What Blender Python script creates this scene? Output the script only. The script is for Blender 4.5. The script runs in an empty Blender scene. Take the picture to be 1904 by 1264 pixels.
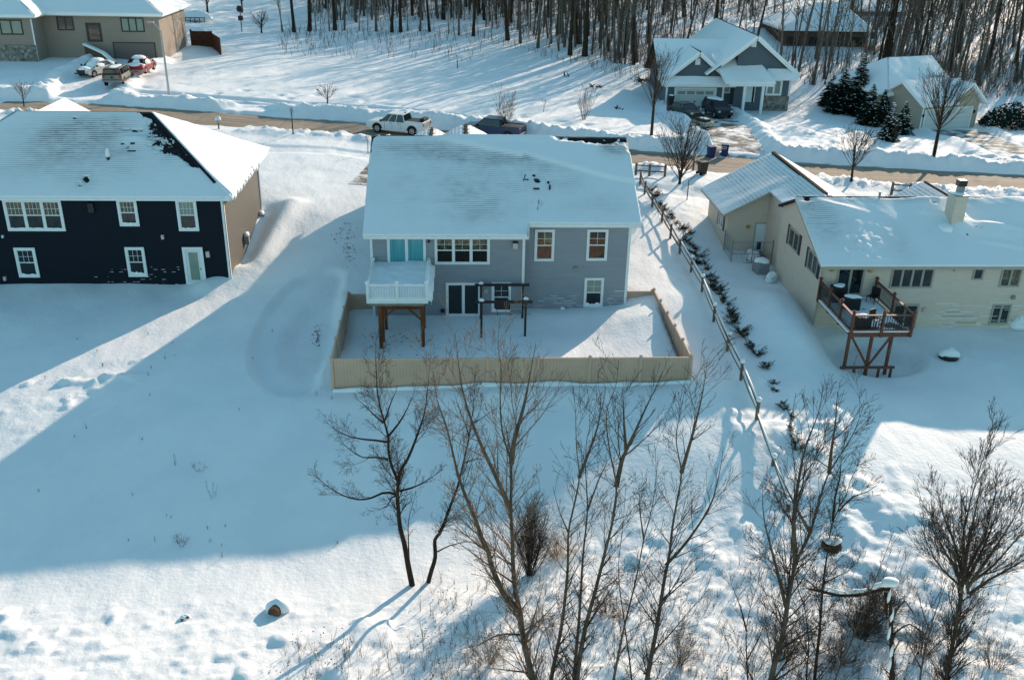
import bpy, bmesh, math, random
import numpy as np
from mathutils import Vector, Matrix

# ------------------------------------------------------------------ camera
scn = bpy.context.scene
COL = scn.collection
CAM_H = 21.42
FPX = 1765.8                       # focal length in pixels of the 1904 px wide photograph
PITCH, ROLL, YAW = [math.radians(a) for a in (24.4056, 1.16025, 3.3679)]
_cy, _sy = math.cos(YAW), math.sin(YAW)
FW = Vector((_sy*math.cos(PITCH), _cy*math.cos(PITCH), -math.sin(PITCH)))
_rt = Vector((_cy, -_sy, 0)); _up = _rt.cross(FW)
RT = _rt*math.cos(ROLL) + _up*math.sin(ROLL)
UP = _up*math.cos(ROLL) - _rt*math.sin(ROLL)
cd = bpy.data.cameras.new('camera'); cam = bpy.data.objects.new('camera', cd); COL.objects.link(cam)
cam.matrix_world = Matrix(((RT.x, UP.x, -FW.x, 0), (RT.y, UP.y, -FW.y, 0), (RT.z, UP.z, -FW.z, CAM_H), (0, 0, 0, 1)))
cd.sensor_width = 36; cd.lens = 36*FPX/1904; cd.clip_start = 0.5; cd.clip_end = 2000
scn.camera = cam

# ------------------------------------------------------------------ sky, sun, exposure
SUN_EL, SUN_AZ = math.radians(19.5), math.radians(35)     # azimuth clockwise from +Y
w = bpy.data.worlds.new('World'); scn.world = w; w.use_nodes = True
nt = w.node_tree; nt.nodes.clear()
sky = nt.nodes.new('ShaderNodeTexSky'); sky.sky_type = 'NISHITA'; sky.sun_disc = False
sky.sun_elevation = SUN_EL; sky.sun_rotation = SUN_AZ; sky.ozone_density = 1.0; sky.air_density = 1.0; sky.dust_density = 0.6
tint = nt.nodes.new('ShaderNodeMix'); tint.data_type = 'RGBA'; tint.blend_type = 'MULTIPLY'; tint.inputs[0].default_value = 1
tint.inputs[7].default_value = (0.78, 1.10, 1.0, 1)
bg = nt.nodes.new('ShaderNodeBackground'); bg.inputs['Strength'].default_value = 0.133
wo = nt.nodes.new('ShaderNodeOutputWorld')
nt.links.new(sky.outputs[0], tint.inputs[6]); nt.links.new(tint.outputs[2], bg.inputs[0]); nt.links.new(bg.outputs[0], wo.inputs[0])
sd = bpy.data.lights.new('sun', 'SUN'); sd.energy = 4.15; sd.angle = math.radians(0.53); sd.color = (1.0, 0.78, 0.60)
sun = bpy.data.objects.new('sun', sd); COL.objects.link(sun)
sdir = Vector((math.sin(SUN_AZ)*math.cos(SUN_EL), math.cos(SUN_AZ)*math.cos(SUN_EL), math.sin(SUN_EL)))
sun.rotation_euler = sdir.to_track_quat('Z', 'Y').to_euler(); sun.location = (30, 60, 60)
scn.view_settings.view_transform = 'Standard'; scn.view_settings.look = 'None'
scn.view_settings.exposure = 0.62; scn.view_settings.gamma = 1.0
scn.render.engine = 'CYCLES'; scn.cycles.max_bounces = 6; scn.cycles.diffuse_bounces = 3; scn.cycles.transparent_max_bounces = 4

# ------------------------------------------------------------------ measuring helpers (photograph pixel -> world point)
def ray(px, py): return FW*FPX + RT*(px-952) - UP*(py-632)
def gp(px, py, z=0.0):
    d = ray(px, py); t = (z-CAM_H)/d.z; return Vector((d.x*t, d.y*t, z))
def wp(px, py, Y):
    d = ray(px, py); t = Y/d.y; return Vector((d.x*t, Y, CAM_H + d.z*t))
def xp(px, py, X):
    d = ray(px, py); t = X/d.x; return Vector((X, d.y*t, CAM_H + d.z*t))

# ------------------------------------------------------------------ numpy noise
def _hash(ix, iy, s):
    h = (ix*374761393 + iy*668265263 + s*1274126177) & 0xFFFFFFFF
    h = ((h ^ (h >> 13))*1274126177) & 0xFFFFFFFF
    return ((h ^ (h >> 16)) & 0xFFFF)/32767.5 - 1.0
def vn(x, y, s=0):
    x = np.asarray(x, float); y = np.asarray(y, float)
    ix = np.floor(x).astype(np.int64); iy = np.floor(y).astype(np.int64)
    fx = x-ix; fy = y-iy; fx = fx*fx*fx*(fx*(fx*6-15)+10); fy = fy*fy*fy*(fy*(fy*6-15)+10)
    a = _hash(ix, iy, s); b = _hash(ix+1, iy, s); c = _hash(ix, iy+1, s); d = _hash(ix+1, iy+1, s)
    return (a*(1-fx)+b*fx)*(1-fy) + (c*(1-fx)+d*fx)*fy
def fbm(x, y, s=0, o=4, g=0.5):
    t = 0; a = 1; n = 0
    for k in range(o):
        t = t + a*vn(x*2**k + 17.3*k, y*2**k - 9.1*k, s+k); n += a; a *= g
    return t/n
def sstep(a, b, x):
    t = np.clip((np.asarray(x, float)-a)/(b-a), 0, 1); return t*t*(3-2*t)
def seg_dist(x, y, pts):
    """distance to polyline, signed (+ = left of travel direction), and interpolated third value"""
    best = None
    for k in range(len(pts)-1):
        ax, ay = pts[k][0], pts[k][1]; bx, by = pts[k+1][0], pts[k+1][1]
        dx, dy = bx-ax, by-ay; L2 = dx*dx+dy*dy
        t = np.clip(((x-ax)*dx+(y-ay)*dy)/L2, 0, 1)
        qx = x-(ax+t*dx); qy = y-(ay+t*dy); d = np.hypot(qx, qy)
        sg = np.where(dx*qy-dy*qx >= 0, 1.0, -1.0)
        v = pts[k][2]*(1-t)+pts[k+1][2]*t
        if best is None: best, sgn, val = d, sg, v
        else:
            m = d < best; best = np.where(m, d, best); sgn = np.where(m, sg, sgn); val = np.where(m, v, val)
    return best, sgn, val

# ------------------------------------------------------------------ terrain height
def _road_pts():
    o = []
    for px, py, z in [(0,197,4.0),(142,202,3.75),(313,214,3.3),(500,228,2.8),(680,238.5,2.35),(1180,292.5,2.1),(1488,316,2.0),(1632,325,2.0),(1904,340,2.0)]:
        p = gp(px, py, z); o.append((p.x, p.y-0.5, z))
    a, b = o[0], o[1]; k = 14
    o.insert(0, (a[0]-k*(b[0]-a[0]), a[1]-k*(b[1]-a[1])*0.9, 9.0))
    a, b = o[-1], o[-2]; o.append((a[0]+8*(a[0]-b[0]), a[1]+8*(a[1]-b[1]), 2.0))
    return o
ROAD = _road_pts()
HALF = 3.5
CP = [(-5,50.4,0),(3,50.4,0),(9,51,0.05),(-6,46,0),(2,45,0),(11,46,0.25),(11,42,-0.05),(-6,42,-0.15),(3,42,-0.1),(11.5,51,0.9),
 (-4,36,-1.5),(3,36,-1.5),(12,38,0.0),(10,35,-0.7),(-12,36,-1.6),(-20,36,-1.7),(-28,36,-1.6),(-22.5,43,-1.0),(-15,45,-0.5),(-10,45,-0.3),(-17,52,-0.3),
 (-4,31.5,-2.5),(3,32,-2.5),(8,32,-1.6),(12,31,-1.3),(-12,31,-2.5),(-20,30.5,-2.5),(-30,30,-2.3),(-8,26,-2.0),(0,26,-2.0),(8,25,-1.6),(16,25,-1.4),(-18,25,-2.0),
 (-10,19,-1.7),(0,19,-1.7),(10,19,-1.5),(20,19,-1.3),(-20,19,-1.8),(0,10,-1.4),(20,8,-1.2),(-20,8,-1.5),(0,-20,-1.2),(-60,-20,-1),(60,-20,-1),
 (-14,55.6,0.05),(-20,55.6,0),(-30,55.6,0),(-40,54,0),(-45,45,-1),(-45,30,-2),
 (-11.5,58,0.9),(-10,63,1.7),(-13,66,2.0),(-14,72,2.3),(-9,70,2.2),(-6,72,2.2),(-12.5,61,1.0),
 (20,48.4,0.2),(26,48.4,0.0),(33,48.4,0.0),(20.5,44.5,-0.3),(23,44.5,-0.3),(18,48,0.5),(18.5,44,0.0),(26,43,-0.2),(34,43,-0.2),(17,52,0.6),(17.6,58,0.6),(19,60,0.6),
 (20,38,-0.2),(28,38,-0.3),(36,38,-0.3),(24,30,-1.0),(34,28,-1.0),(14,56,0.8),(13,62,1.4),(12,68,1.9),(15,48,0.4),(14,42,0.1),(16,34,-0.3),(14,38,0.1),(17,64,1.5),(17,70,1.9),(22,74,2.0),(34,68,1.9),(45,62,1.5),(45,48,0.3),
 (0,72,2.1),(5,76,2.1),(-25,76,2.5),(-35,78,2.9),(-45,80,3.4),
 (-30,102,4.0),(-39,105,4.6),(-37,113,5.0),(-50,118,5.4),(-60,112,5.5),(-36,125,5.4),(-25,118,4.6),(-20,104,3.6),(-10,98,2.9),(0,98,2.5),(0,115,3.2),(-12,118,3.8),(-8,140,5.0),(-20,145,5.2),(-30,148,5.6),
 (10,92,2.1),(15,100,2.0),(18,112,2.3),(22,120,3.2),(12,128,3.9),(25,108,1.2),(30,107,1.2),(36,108,1.2),(24,98,1.7),(30,96,1.7),(23,90,2.1),(30,88,2.0),(38,86,1.9),(40,96,1.4),(47,96,1.0),(55,100,1.0),(62,94,1.4),(50,88,1.7),(70,84,1.9),
 (30,125,3.0),(45,118,2.2),(60,120,2.4),(9,142,5.0),(20,150,6.0),(50,150,5.5),(80,150,5.5),(-40,160,7.0),(-60,160,7.5),(-90,150,8),(0,180,8.0),(40,190,8.0),(90,190,8.0),(-50,200,9),(0,230,10.0),(80,240,10),(-80,240,11),(0,330,13),(150,330,13),(-150,330,14),(150,150,5),(-150,150,9),(150,60,2),(-150,60,3)]
_c = np.array(CP, float)
_C2 = 3.0**2
def _phi(r2): return np.sqrt(r2+_C2)
_n = len(_c)
_A = np.zeros((_n+3, _n+3)); _d2 = (_c[:,None,0]-_c[None,:,0])**2+(_c[:,None,1]-_c[None,:,1])**2
_A[:_n,:_n] = _phi(_d2) - 0.35*np.eye(_n); _A[:_n,_n] = 1; _A[:_n,_n+1] = _c[:,0]; _A[:_n,_n+2] = _c[:,1]
_A[_n,:_n] = 1; _A[_n+1,:_n] = _c[:,0]; _A[_n+2,:_n] = _c[:,1]
_wt = np.linalg.solve(_A, np.concatenate([_c[:,2], [0,0,0]]))
def base_h(x, y):
    h = _wt[_n] + _wt[_n+1]*x + _wt[_n+2]*y
    for k in range(_n): h = h + _wt[k]*np.sqrt((x-_c[k,0])**2+(y-_c[k,1])**2+_C2)
    return h
def road_z(x, y): return seg_dist(x, y, ROAD)[2]

# driveways: polyline (x, y, width)
def _g(px, py, z): p = gp(px, py, z); return (p.x, p.y)
DRIVES = {
 'slate': [_g(1300,206,1.2)+(5.6,), _g(1335,232,1.5)+(5.2,), _g(1362,262,1.9)+(4.6,), _g(1380,300,2.1)+(4.6,)],
 'taupe': [(-37.5,113,5.5), (-38.5,105,5.5), _g(150,178,4.2)+(5.0,), _g(112,198,3.8)+(5.0,)],
 'beige': [(52.5,98.2,6.0), _g(1825,262,1.4)+(5.0,), _g(1904,296,1.8)+(4.5,), (56,79,4.5), (57,70.5,4.5)],
 'grey': [(-6.2,70.5,5.0), (-5.0,77,5.0), (-3.2,85,5.0), (-2.6,88,5.0)],
 'cream': [(20.5,74,6.0), (20.3,78,6.0), (21,80,6.0)],
 'navy': [(-24,75,6.0), (-22,88,6.0), (-20.5,93,6.0)],
}
def drive_mask(x, y):
    m = 0*x
    for k, pts in DRIVES.items():
        d, s, wd = seg_dist(x, y, pts)
        m = np.maximum(m, 1-sstep(wd*0.42, wd*0.42+0.9, d + 0.25*vn(x*0.9, y*0.9, 91)))
    return m
SCOOP = gp(588, 620, -0.2)
def terrain(x, y, detail=True):
    x = np.asarray(x, float); y = np.asarray(y, float)
    h = base_h(x, y)
    dm = drive_mask(x, y)
    # road corridor
    d, sg, rz = seg_dist(x, y, ROAD)
    blend = 1-sstep(6.0, 11.0, d)
    h = h*(1-blend) + (rz+0.25)*blend
    wob = 0.35*fbm(x*0.55, y*0.55, 5, 3)
    bank_far = sstep(3.3, 4.3, d+wob)*(1-sstep(4.7, 6.6, d+wob))*0.9
    bank_near = sstep(3.3, 4.2, d+wob)*(1-sstep(4.6, 6.6, d+wob))*0.45
    amp = np.where(sg > 0, bank_far, bank_near)*(0.85+0.35*fbm(x*0.35, y*0.35, 9, 3))
    lump = (0.26*fbm(x*1.7, y*1.7, 12, 3)+0.20*fbm(x*3.8, y*3.8, 13, 2))*sstep(0.05, 0.4, amp)
    walk = -0.22*sstep(7.3, 7.8, d)*(1-sstep(9.0, 9.5, d))*(sg > 0) - 0.12*sstep(8.3, 8.8, d)*(1-sstep(10.0, 10.5, d))*(sg < 0)
    edge = 0.22*sstep(7.0, 7.4, d)*(1-sstep(7.4, 7.9, d))*(sg > 0)
    h = h + (amp + lump + walk + edge)*(1-dm)
    h = np.where(d < 3.9, h*(sstep(2.9, 3.7, d+0.25*vn(x*1.3, y*1.3, 3))) + (rz-0.12)*(1-sstep(2.9, 3.7, d+0.25*vn(x*1.3, y*1.3, 3))), h)
    # snow heaps beside the driveways
    for k in ('slate', 'taupe', 'beige'):
        dd, s2, wd = seg_dist(x, y, DRIVES[k]); e = dd-wd*0.5
        a = 0.75 if k != 'beige' else 0.4
        h = h + a*sstep(-0.1, 0.7, e)*(1-sstep(0.9, 2.6, e))*(0.6+0.6*np.abs(fbm(x*0.5, y*0.5, 33, 3)))*sstep(4.0, 5.2, d)
    # soft drifts
    far = sstep(70, 110, y)
    h = h + 0.16*fbm(x*0.11+y*0.04, y*0.13, 21, 3) + 0.05*fbm(x*0.5, y*0.35, 22, 3)
    # wind scoop west of the vinyl fence
    q = np.hypot((x-SCOOP.x)/2.3, (y-SCOOP.y)/5.2); q2 = np.hypot((x-SCOOP.x+0.2)/3.4, (y-SCOOP.y-0.5)/7.6)
    h = h - 0.42*(1-sstep(0.45, 1.02, q)) - 0.34*(1-sstep(0.90, 1.0, q2))*(x < SCOOP.x+0.9)*sstep(-0.2, 0.5, SCOOP.x+0.9-x)
    # drift tongue beside the navy house
    dd, s2, _ = seg_dist(x, y, [(-11.9,66,0),(-12.6,61,0),(-13.2,57.8,0),(-15.5,55.0,0)])
    h = h + 0.45*np.exp(-(dd/0.9)**2) - 0.35*np.exp(-((x+13.6)/0.6)**2)*sstep(56.5, 58, y)*(1-sstep(65, 67, y))
    # drift ridges east lawn and round the deck of the cream house
    q = np.hypot((x-17.0)/1.6, (y-46.8)/3.4); h = h + 0.55*np.exp(-q*q)
    q = np.hypot((x-22.3)/3.0, (y-45.4)/2.5); h = h - 0.40*(1-sstep(0.65, 1.0, q)) + 0.75*np.exp(-((x-18.4)/1.5)**2)*sstep(42.0, 46, y)*(1-sstep(50, 54, y))*(1-sstep(19.2, 19.9, x))
    q = np.hypot((x-3.2)/9.5, (y-41.0)/0.8); h = h + 0.25*np.exp(-q*q)
    h = h + 0.38*sstep(6.0, 10.8, x+0.25*vn(y*0.6, 3.0, 4))*(1-sstep(11.15, 11.4, x))*sstep(42.0, 43.6, y)*(1-sstep(48.5, 51, y))
    q = np.hypot((x-6.5)/3.4, (y-50.3)/1.1); h = h + 0.28*np.exp(-q*q)
    q = np.hypot((x-1.0)/10.5, (y-29.0)/2.0)
    if detail:
        # clumpy snow over brush, foreground right; scattered mounds foreground left; band of clods at left
        m1 = sstep(33.5, 29.5, y - 0.12*(x-4))*sstep(-4, 2, x + 0.25*(y-22)*-1)
        n1 = fbm(x*1.15, y*1.15, 40, 4, 0.6); h = h + m1*(0.20-0.12*sstep(15, 19, x)*sstep(24, 28, y))*np.maximum(0, n1+0.1) + m1*0.05*fbm(x*3.0, y*3.0, 44, 3, 0.6)
        m1b = sstep(11.2, 13.2, x)*(1-sstep(17.5, 20, x))*sstep(45, 38, y)
        h = h + m1b*0.34*np.maximum(0, fbm(x*0.9, y*0.7, 47, 3))
        m2 = sstep(29.5, 27.5, y)*(1-m1)
        n2 = vn(x*1.1, y*1.1, 50); h = h + m2*0.16*sstep(0.5, 1.0, n2) + m2*0.055*fbm(x*1.5, y*1.7, 52, 4, 0.62) + m2*0.06*sstep(0.45, 0.9, vn(x*2.3, y*2.3, 57))
        n4 = vn(x*0.6+3, y*0.6, 53); h = h + m2*0.22*sstep(0.72, 1.0, n4)*(1+0.4*vn(x*3,y*3,54))
        c = gp(140, 735, -1.0); q = np.hypot((x-c.x-0.25*(y-c.y))/3.0, (y-c.y)/3.4)
        n3 = vn(x*1.0, y*1.0, 60)+0.5*vn(x*2.1, y*2.1, 61)
        h = h + (1-sstep(0.6, 1.3, q))*0.28*sstep(0.15, 1.2, n3) + (1-sstep(0.6, 1.5, q))*0.05*fbm(x*1.5, y*1.5, 62, 3)
        # beds poking through near the grey house and crust under its deck
        m5 = np.exp(-((x+3)/2.4)**2-((y-46.5)/3)**2); h = h + m5*0.07*fbm(x*2.5, y*2.5, 70, 3)
        h = h + 0.012*fbm(x*2.2, y*1.2, 75, 3)*(1-far) + far*0.04*fbm(x*0.9, y*0.3, 76, 2)
        # footprints / clods on the lawn across the street
        dl = sstep(9.6, 10.2, d)*(1-sstep(12.5, 13.5, d))*(sg > 0)
        h = h - dl*0.35*np.maximum(0, vn(x*0.8, y*0.8, 80)-0.35)
        # trodden, packed snow of the cream driveway front
        m6 = np.exp(-((x-16.5)/2.2)**2-((y-70)/7)**2); h = h + m6*0.18*np.abs(fbm(x*0.8, y*0.8, 82, 3))
        m7 = np.exp(-((x-34)/8)**2-((y-92)/5)**2); h = h + m7*0.8*np.abs(fbm(x*0.35, y*0.35, 83, 5, 0.6))
        mw = sstep(120, 150, y); h = h + mw*0.5*np.abs(fbm(x*0.3, y*0.3, 85, 3))
    return h
def th(x, y): return float(terrain(np.array([x]), np.array([y]))[0])
def tp(px, py):
    """point where the pixel's ray meets the snow"""
    z = 0.0 if py > 400 else 2.5
    for k in range(14):
        p = gp(px, py, z); z2 = th(p.x, p.y)
        if abs(z2-z) < 0.01: break
        z = 0.5*z+0.5*z2
    p = gp(px, py, z); p.z = th(p.x, p.y); return p
# ------------------------------------------------------------------ materials
MATS = {}
def mat(name, color, rough=0.7, spec=0.3, metal=0.0, build=None):
    m = bpy.data.materials.new(name); m.use_nodes = True; t = m.node_tree
    b = t.nodes['Principled BSDF']; b.inputs['Base Color'].default_value = (*color, 1)
    b.inputs['Roughness'].default_value = rough; b.inputs['Specular IOR Level'].default_value = spec; b.inputs['Metallic'].default_value = metal
    if build: build(t, b, color)
    MATS[name] = m; return m
def N(t, k, **kw):
    n = t.nodes.new(k)
    for a, v in kw.items():
        if a.startswith('i_'): n.inputs[int(a[2:]) if a[2:].isdigit() else a[2:]].default_value = v
        else: setattr(n, a, v)
    return n
def coords(t, world=False):
    return N(t, 'ShaderNodeNewGeometry').outputs['Position'] if world else N(t, 'ShaderNodeTexCoord').outputs['Object']
def ramp(t, src, p0, p1, c0=(0,0,0,1), c1=(1,1,1,1)):
    r = N(t, 'ShaderNodeValToRGB'); r.color_ramp.elements[0].position = p0; r.color_ramp.elements[1].position = p1
    r.color_ramp.elements[0].color = c0; r.color_ramp.elements[1].color = c1; t.links.new(src, r.inputs[0]); return r.outputs[0]
def noise(t, vec, scale, detail=3, rough=0.55, stretch=None):
    if stretch:
        mp = N(t, 'ShaderNodeMapping'); mp.inputs['Scale'].default_value = stretch; t.links.new(vec, mp.inputs[0]); vec = mp.outputs[0]
    n = N(t, 'ShaderNodeTexNoise'); n.inputs['Scale'].default_value = scale; n.inputs['Detail'].default_value = detail
    n.inputs['Roughness'].default_value = rough; t.links.new(vec, n.inputs['Vector']); return n.outputs['Fac']
def mixc(t, fac, a, b, mode='MIX'):
    m = N(t, 'ShaderNodeMix', data_type='RGBA', blend_type=mode)
    for s, v in ((m.inputs[0], fac), (m.inputs[6], a), (m.inputs[7], b)):
        if isinstance(v, (tuple, float, int)): s.default_value = v if not isinstance(v, tuple) else (*v[:3], 1)
        else: t.links.new(v, s)
    return m.outputs[2]
def bump(t, b, h, strength=0.3, dist=0.05):
    n = N(t, 'ShaderNodeBump'); n.inputs['Strength'].default_value = strength; n.inputs['Distance'].default_value = dist
    t.links.new(h, n.inputs['Height']); t.links.new(n.outputs[0], b.inputs['Normal']); return n
def mathn(t, op, a, b=None):
    n = N(t, 'ShaderNodeMath', operation=op)
    for i, v in enumerate((a, b)):
        if v is None: continue
        if isinstance(v, (int, float)): n.inputs[i].default_value = v
        else: t.links.new(v, n.inputs[i])
    return n.outputs[0]
def varied(amount=0.25, scale=3.0, bscale=None, bstr=0.3, stretch=None, bdist=0.02):
    def f(t, b, c):
        v = coords(t); n = noise(t, v, scale, 4, 0.6, stretch)
        r = ramp(t, n, 0.3, 0.7)
        t.links.new(mixc(t, r, tuple(x*(1-amount) for x in c), tuple(min(1, x*(1+amount)) for x in c)), b.inputs['Base Color'])
        if bscale: bump(t, b, noise(t, v, bscale, 3, 0.6, stretch), bstr, bdist)
    return f
def snow_b(t, b, c):
    v = coords(t, True)
    n = noise(t, v, 0.35, 4, 0.6)
    t.links.new(mixc(t, ramp(t, n, 0.35, 0.65), (0.80, 0.815, 0.835), (0.87, 0.875, 0.88)), b.inputs['Base Color'])
    fine = noise(t, v, 5.0, 5, 0.65); med = noise(t, v, 1.3, 3, 0.5, (1, 0.45, 1))
    h = mathn(t, 'ADD', mathn(t, 'MULTIPLY', fine, 0.55), med)
    bump(t, b, h, 0.34, 0.18)
SNOW = mat('snow', (0.85, 0.86, 0.87), 0.7, 0.2, build=snow_b)
SNOWP = mat('snow_plain', (0.84, 0.85, 0.86), 0.7, 0.2, build=varied(0.03, 2, 9, 0.25))
def siding(pitch=0.15, dark=0.72, var=0.06):
    def f(t, b, c):
        v = coords(t, True); s = N(t, 'ShaderNodeSeparateXYZ'); t.links.new(v, s.inputs[0])
        fr = mathn(t, 'FRACT', mathn(t, 'MULTIPLY', s.outputs[2], 1/pitch))
        ln = ramp(t, fr, 0.0, 0.16, (dark, dark, dark, 1), (1, 1, 1, 1))
        n = noise(t, v, 1.2, 4, 0.6, (1, 1, 6))
        base = mixc(t, ramp(t, n, 0.3, 0.7), tuple(x*(1-var) for x in c), tuple(x*(1+var) for x in c))
        t.links.new(mixc(t, 1.0, base, ln, 'MULTIPLY'), b.inputs['Base Color'])
        bump(t, b, fr, 0.5, 0.015)
    return f
SID_GREY = mat('siding_grey', (0.255, 0.285, 0.325), 0.6, 0.3, build=siding())
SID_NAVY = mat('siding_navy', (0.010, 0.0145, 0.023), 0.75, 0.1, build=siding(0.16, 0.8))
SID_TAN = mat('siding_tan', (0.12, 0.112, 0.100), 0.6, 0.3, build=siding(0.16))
SID_CREAM = mat('siding_cream', (0.62, 0.515, 0.43), 0.6, 0.3, build=siding(0.13, 0.78))
SID_TAUPE = mat('siding_taupe', (0.29, 0.235, 0.195), 0.6, 0.3, build=siding(0.16, 0.8))
SID_SLATE = mat('siding_slate', (0.085, 0.11, 0.135), 0.6, 0.3, build=siding(0.16, 0.8))
SID_BEIGE = mat('siding_beige', (0.38, 0.33, 0.26), 0.6, 0.3, build=siding(0.15, 0.8))
SID_BROWN = mat('siding_brown', (0.10, 0.065, 0.045), 0.7, 0.2, build=siding(0.2, 0.8))
SID_ORANGE = mat('siding_ochre', (0.42, 0.28, 0.15), 0.7, 0.2, build=siding(0.2, 0.85))
TRIM = mat('white_trim', (0.72, 0.75, 0.76), 0.5, 0.4, build=varied(0.05, 4))
TRIMT = mat('tan_trim', (0.36, 0.33, 0.28), 0.5, 0.4, build=varied(0.06, 4))
TRIMD = mat('dark_trim', (0.03, 0.028, 0.026), 0.5, 0.4)
DOORW = mat('door_white', (0.62, 0.68, 0.70), 0.45, 0.4, build=varied(0.04, 3))
GARD = mat('garage_white', (0.55, 0.58, 0.58), 0.5, 0.4, build=siding(0.53, 0.75, 0.03))
GARB = mat('garage_brown', (0.17, 0.13, 0.12), 0.6, 0.3, build=siding(0.2, 0.8, 0.05))
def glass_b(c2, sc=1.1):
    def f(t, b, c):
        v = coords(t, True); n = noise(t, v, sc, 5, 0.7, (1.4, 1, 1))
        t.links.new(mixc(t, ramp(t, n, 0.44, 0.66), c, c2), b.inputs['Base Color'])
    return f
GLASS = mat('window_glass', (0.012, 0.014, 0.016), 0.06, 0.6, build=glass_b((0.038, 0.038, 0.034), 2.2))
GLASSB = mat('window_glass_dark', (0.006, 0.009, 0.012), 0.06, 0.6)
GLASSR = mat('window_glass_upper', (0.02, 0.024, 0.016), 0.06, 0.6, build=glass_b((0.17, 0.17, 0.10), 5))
GLASSS = mat('window_shade', (0.20, 0.26, 0.22), 0.15, 0.5, build=varied(0.1, 3))
def curtain_b(t, b, c):
    v = coords(t, True); n = noise(t, v, 2.2, 3, 0.5, (3, 1, 0.12))
    t.links.new(mixc(t, ramp(t, n, 0.35, 0.65), c, (0.10, 0.36, 0.42)), b.inputs['Base Color'])
CURT = mat('teal_curtain_glass', (0.05, 0.24, 0.30), 0.12, 0.5, build=curtain_b)
def shingle_b(t, b, c):
    v = coords(t, True); n = noise(t, v, 6, 4, 0.7)
    t.links.new(mixc(t, ramp(t, n, 0.35, 0.65), tuple(x*0.6 for x in c), tuple(x*1.5 for x in c)), b.inputs['Base Color']); bump(t, b, n, 0.5, 0.02)
SHING = mat('shingle', (0.022, 0.022, 0.026), 0.95, 0.05, build=shingle_b)
SHINGB = mat('shingle_brown', (0.045, 0.035, 0.03), 0.95, 0.05, build=shingle_b)
def roofsnow_b(t, b, c):
    v = coords(t, True)
    at = N(t, 'ShaderNodeAttribute', attribute_name='thin'); ar = N(t, 'ShaderNodeAttribute', attribute_name='course')
    fr = mathn(t, 'FRACT', ar.outputs['Fac'])
    line = ramp(t, fr, 0.0, 0.75, (1, 1, 1, 1), (0, 0, 0, 1))
    nz = noise(t, v, 4.2, 5, 0.75, (1, 1, 2)); nb = noise(t, v, 0.9, 3, 0.6)
    # rows of bare shingle butts where the snow is thin, ragged specks where it is thinnest
    nl = noise(t, v, 5.0, 4, 0.7, (0.22, 1, 1)); nr = ramp(t, mathn(t, 'ADD', mathn(t, 'MULTIPLY', nl, 0.6), mathn(t, 'MULTIPLY', nb, 0.4)), 0.36, 0.58)
    rows = mathn(t, 'MULTIPLY', line, mathn(t, 'ADD', mathn(t, 'MULTIPLY', nr, 0.75), 0.25))
    n2 = noise(t, v, 10.0, 5, 0.85, (0.35, 1, 1.2))
    sp = ramp(t, mathn(t, 'ADD', mathn(t, 'MULTIPLY', at.outputs['Fac'], 0.42), mathn(t, 'MULTIPLY', n2, 0.9)), 0.92, 1.0)
    k = mathn(t, 'MULTIPLY', at.outputs['Fac'], mathn(t, 'ADD', mathn(t, 'MULTIPLY', rows, 1.0), 0.08))
    k2 = mathn(t, 'MINIMUM', mathn(t, 'MAXIMUM', k, mathn(t, 'MULTIPLY', sp, 0.85)), 1.0)
    t.links.new(mixc(t, k2, (0.82, 0.84, 0.86), (0.03, 0.035, 0.045)), b.inputs['Base Color'])
    h = mathn(t, 'ADD', noise(t, v, 3.0, 4, 0.6), mathn(t, 'MULTIPLY', mathn(t, 'MULTIPLY', fr, at.outputs['Fac']), 0.6))
    bump(t, b, h, 0.25, 0.08)
ROOFSNOW = mat('roof_snow', (0.83, 0.85, 0.87), 0.7, 0.2, build=roofsnow_b)
def road_b(t, b, c):
    v = coords(t, True)
    at = N(t, 'ShaderNodeAttribute', attribute_name='across'); al = N(t, 'ShaderNodeAttribute', attribute_name='along')
    cb = N(t, 'ShaderNodeCombineXYZ'); t.links.new(mathn(t, 'MULTIPLY', al.outputs['Fac'], 0.06), cb.inputs[0]); t.links.new(at.outputs['Fac'], cb.inputs[1])
    n = noise(t, cb.outputs[0], 2.4, 4, 0.6); n2 = noise(t, v, 2.5, 4, 0.7)
    col = mixc(t, ramp(t, n, 0.35, 0.65), (0.22, 0.172, 0.13), (0.36, 0.30, 0.24))
    sn = noise(t, cb.outputs[0], 5.0, 5, 0.75)
    edge = mathn(t, 'ABSOLUTE', at.outputs['Fac'])
    k = mathn(t, 'ADD', mathn(t, 'MULTIPLY', sn, 0.9), mathn(t, 'MULTIPLY', mathn(t, 'POWER', mathn(t, 'MULTIPLY', edge, 0.29), 5.0), 0.22))
    col = mixc(t, ramp(t, k, 0.56, 0.66), col, (0.62, 0.60, 0.57))
    tr = ramp(t, n2, 0.3, 0.7, (0.82, 0.82, 0.82, 1), (1.08, 1.08, 1.08, 1)); col = mixc(t, 1.0, col, tr, 'MULTIPLY')
    jn = mathn(t, 'FRACT', mathn(t, 'MULTIPLY', al.outputs['Fac'], 1/7.5)); jl = ramp(t, jn, 0.0, 0.012, (0.45, 0.45, 0.45, 1), (1, 1, 1, 1))
    col = mixc(t, 1.0, col, jl, 'MULTIPLY')
    t.links.new(col, b.inputs['Base Color']); bump(t, b, n2, 0.2, 0.02)
ROADM = mat('salted_road', (0.2, 0.16, 0.13), 0.85, 0.2, build=road_b)
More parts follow.
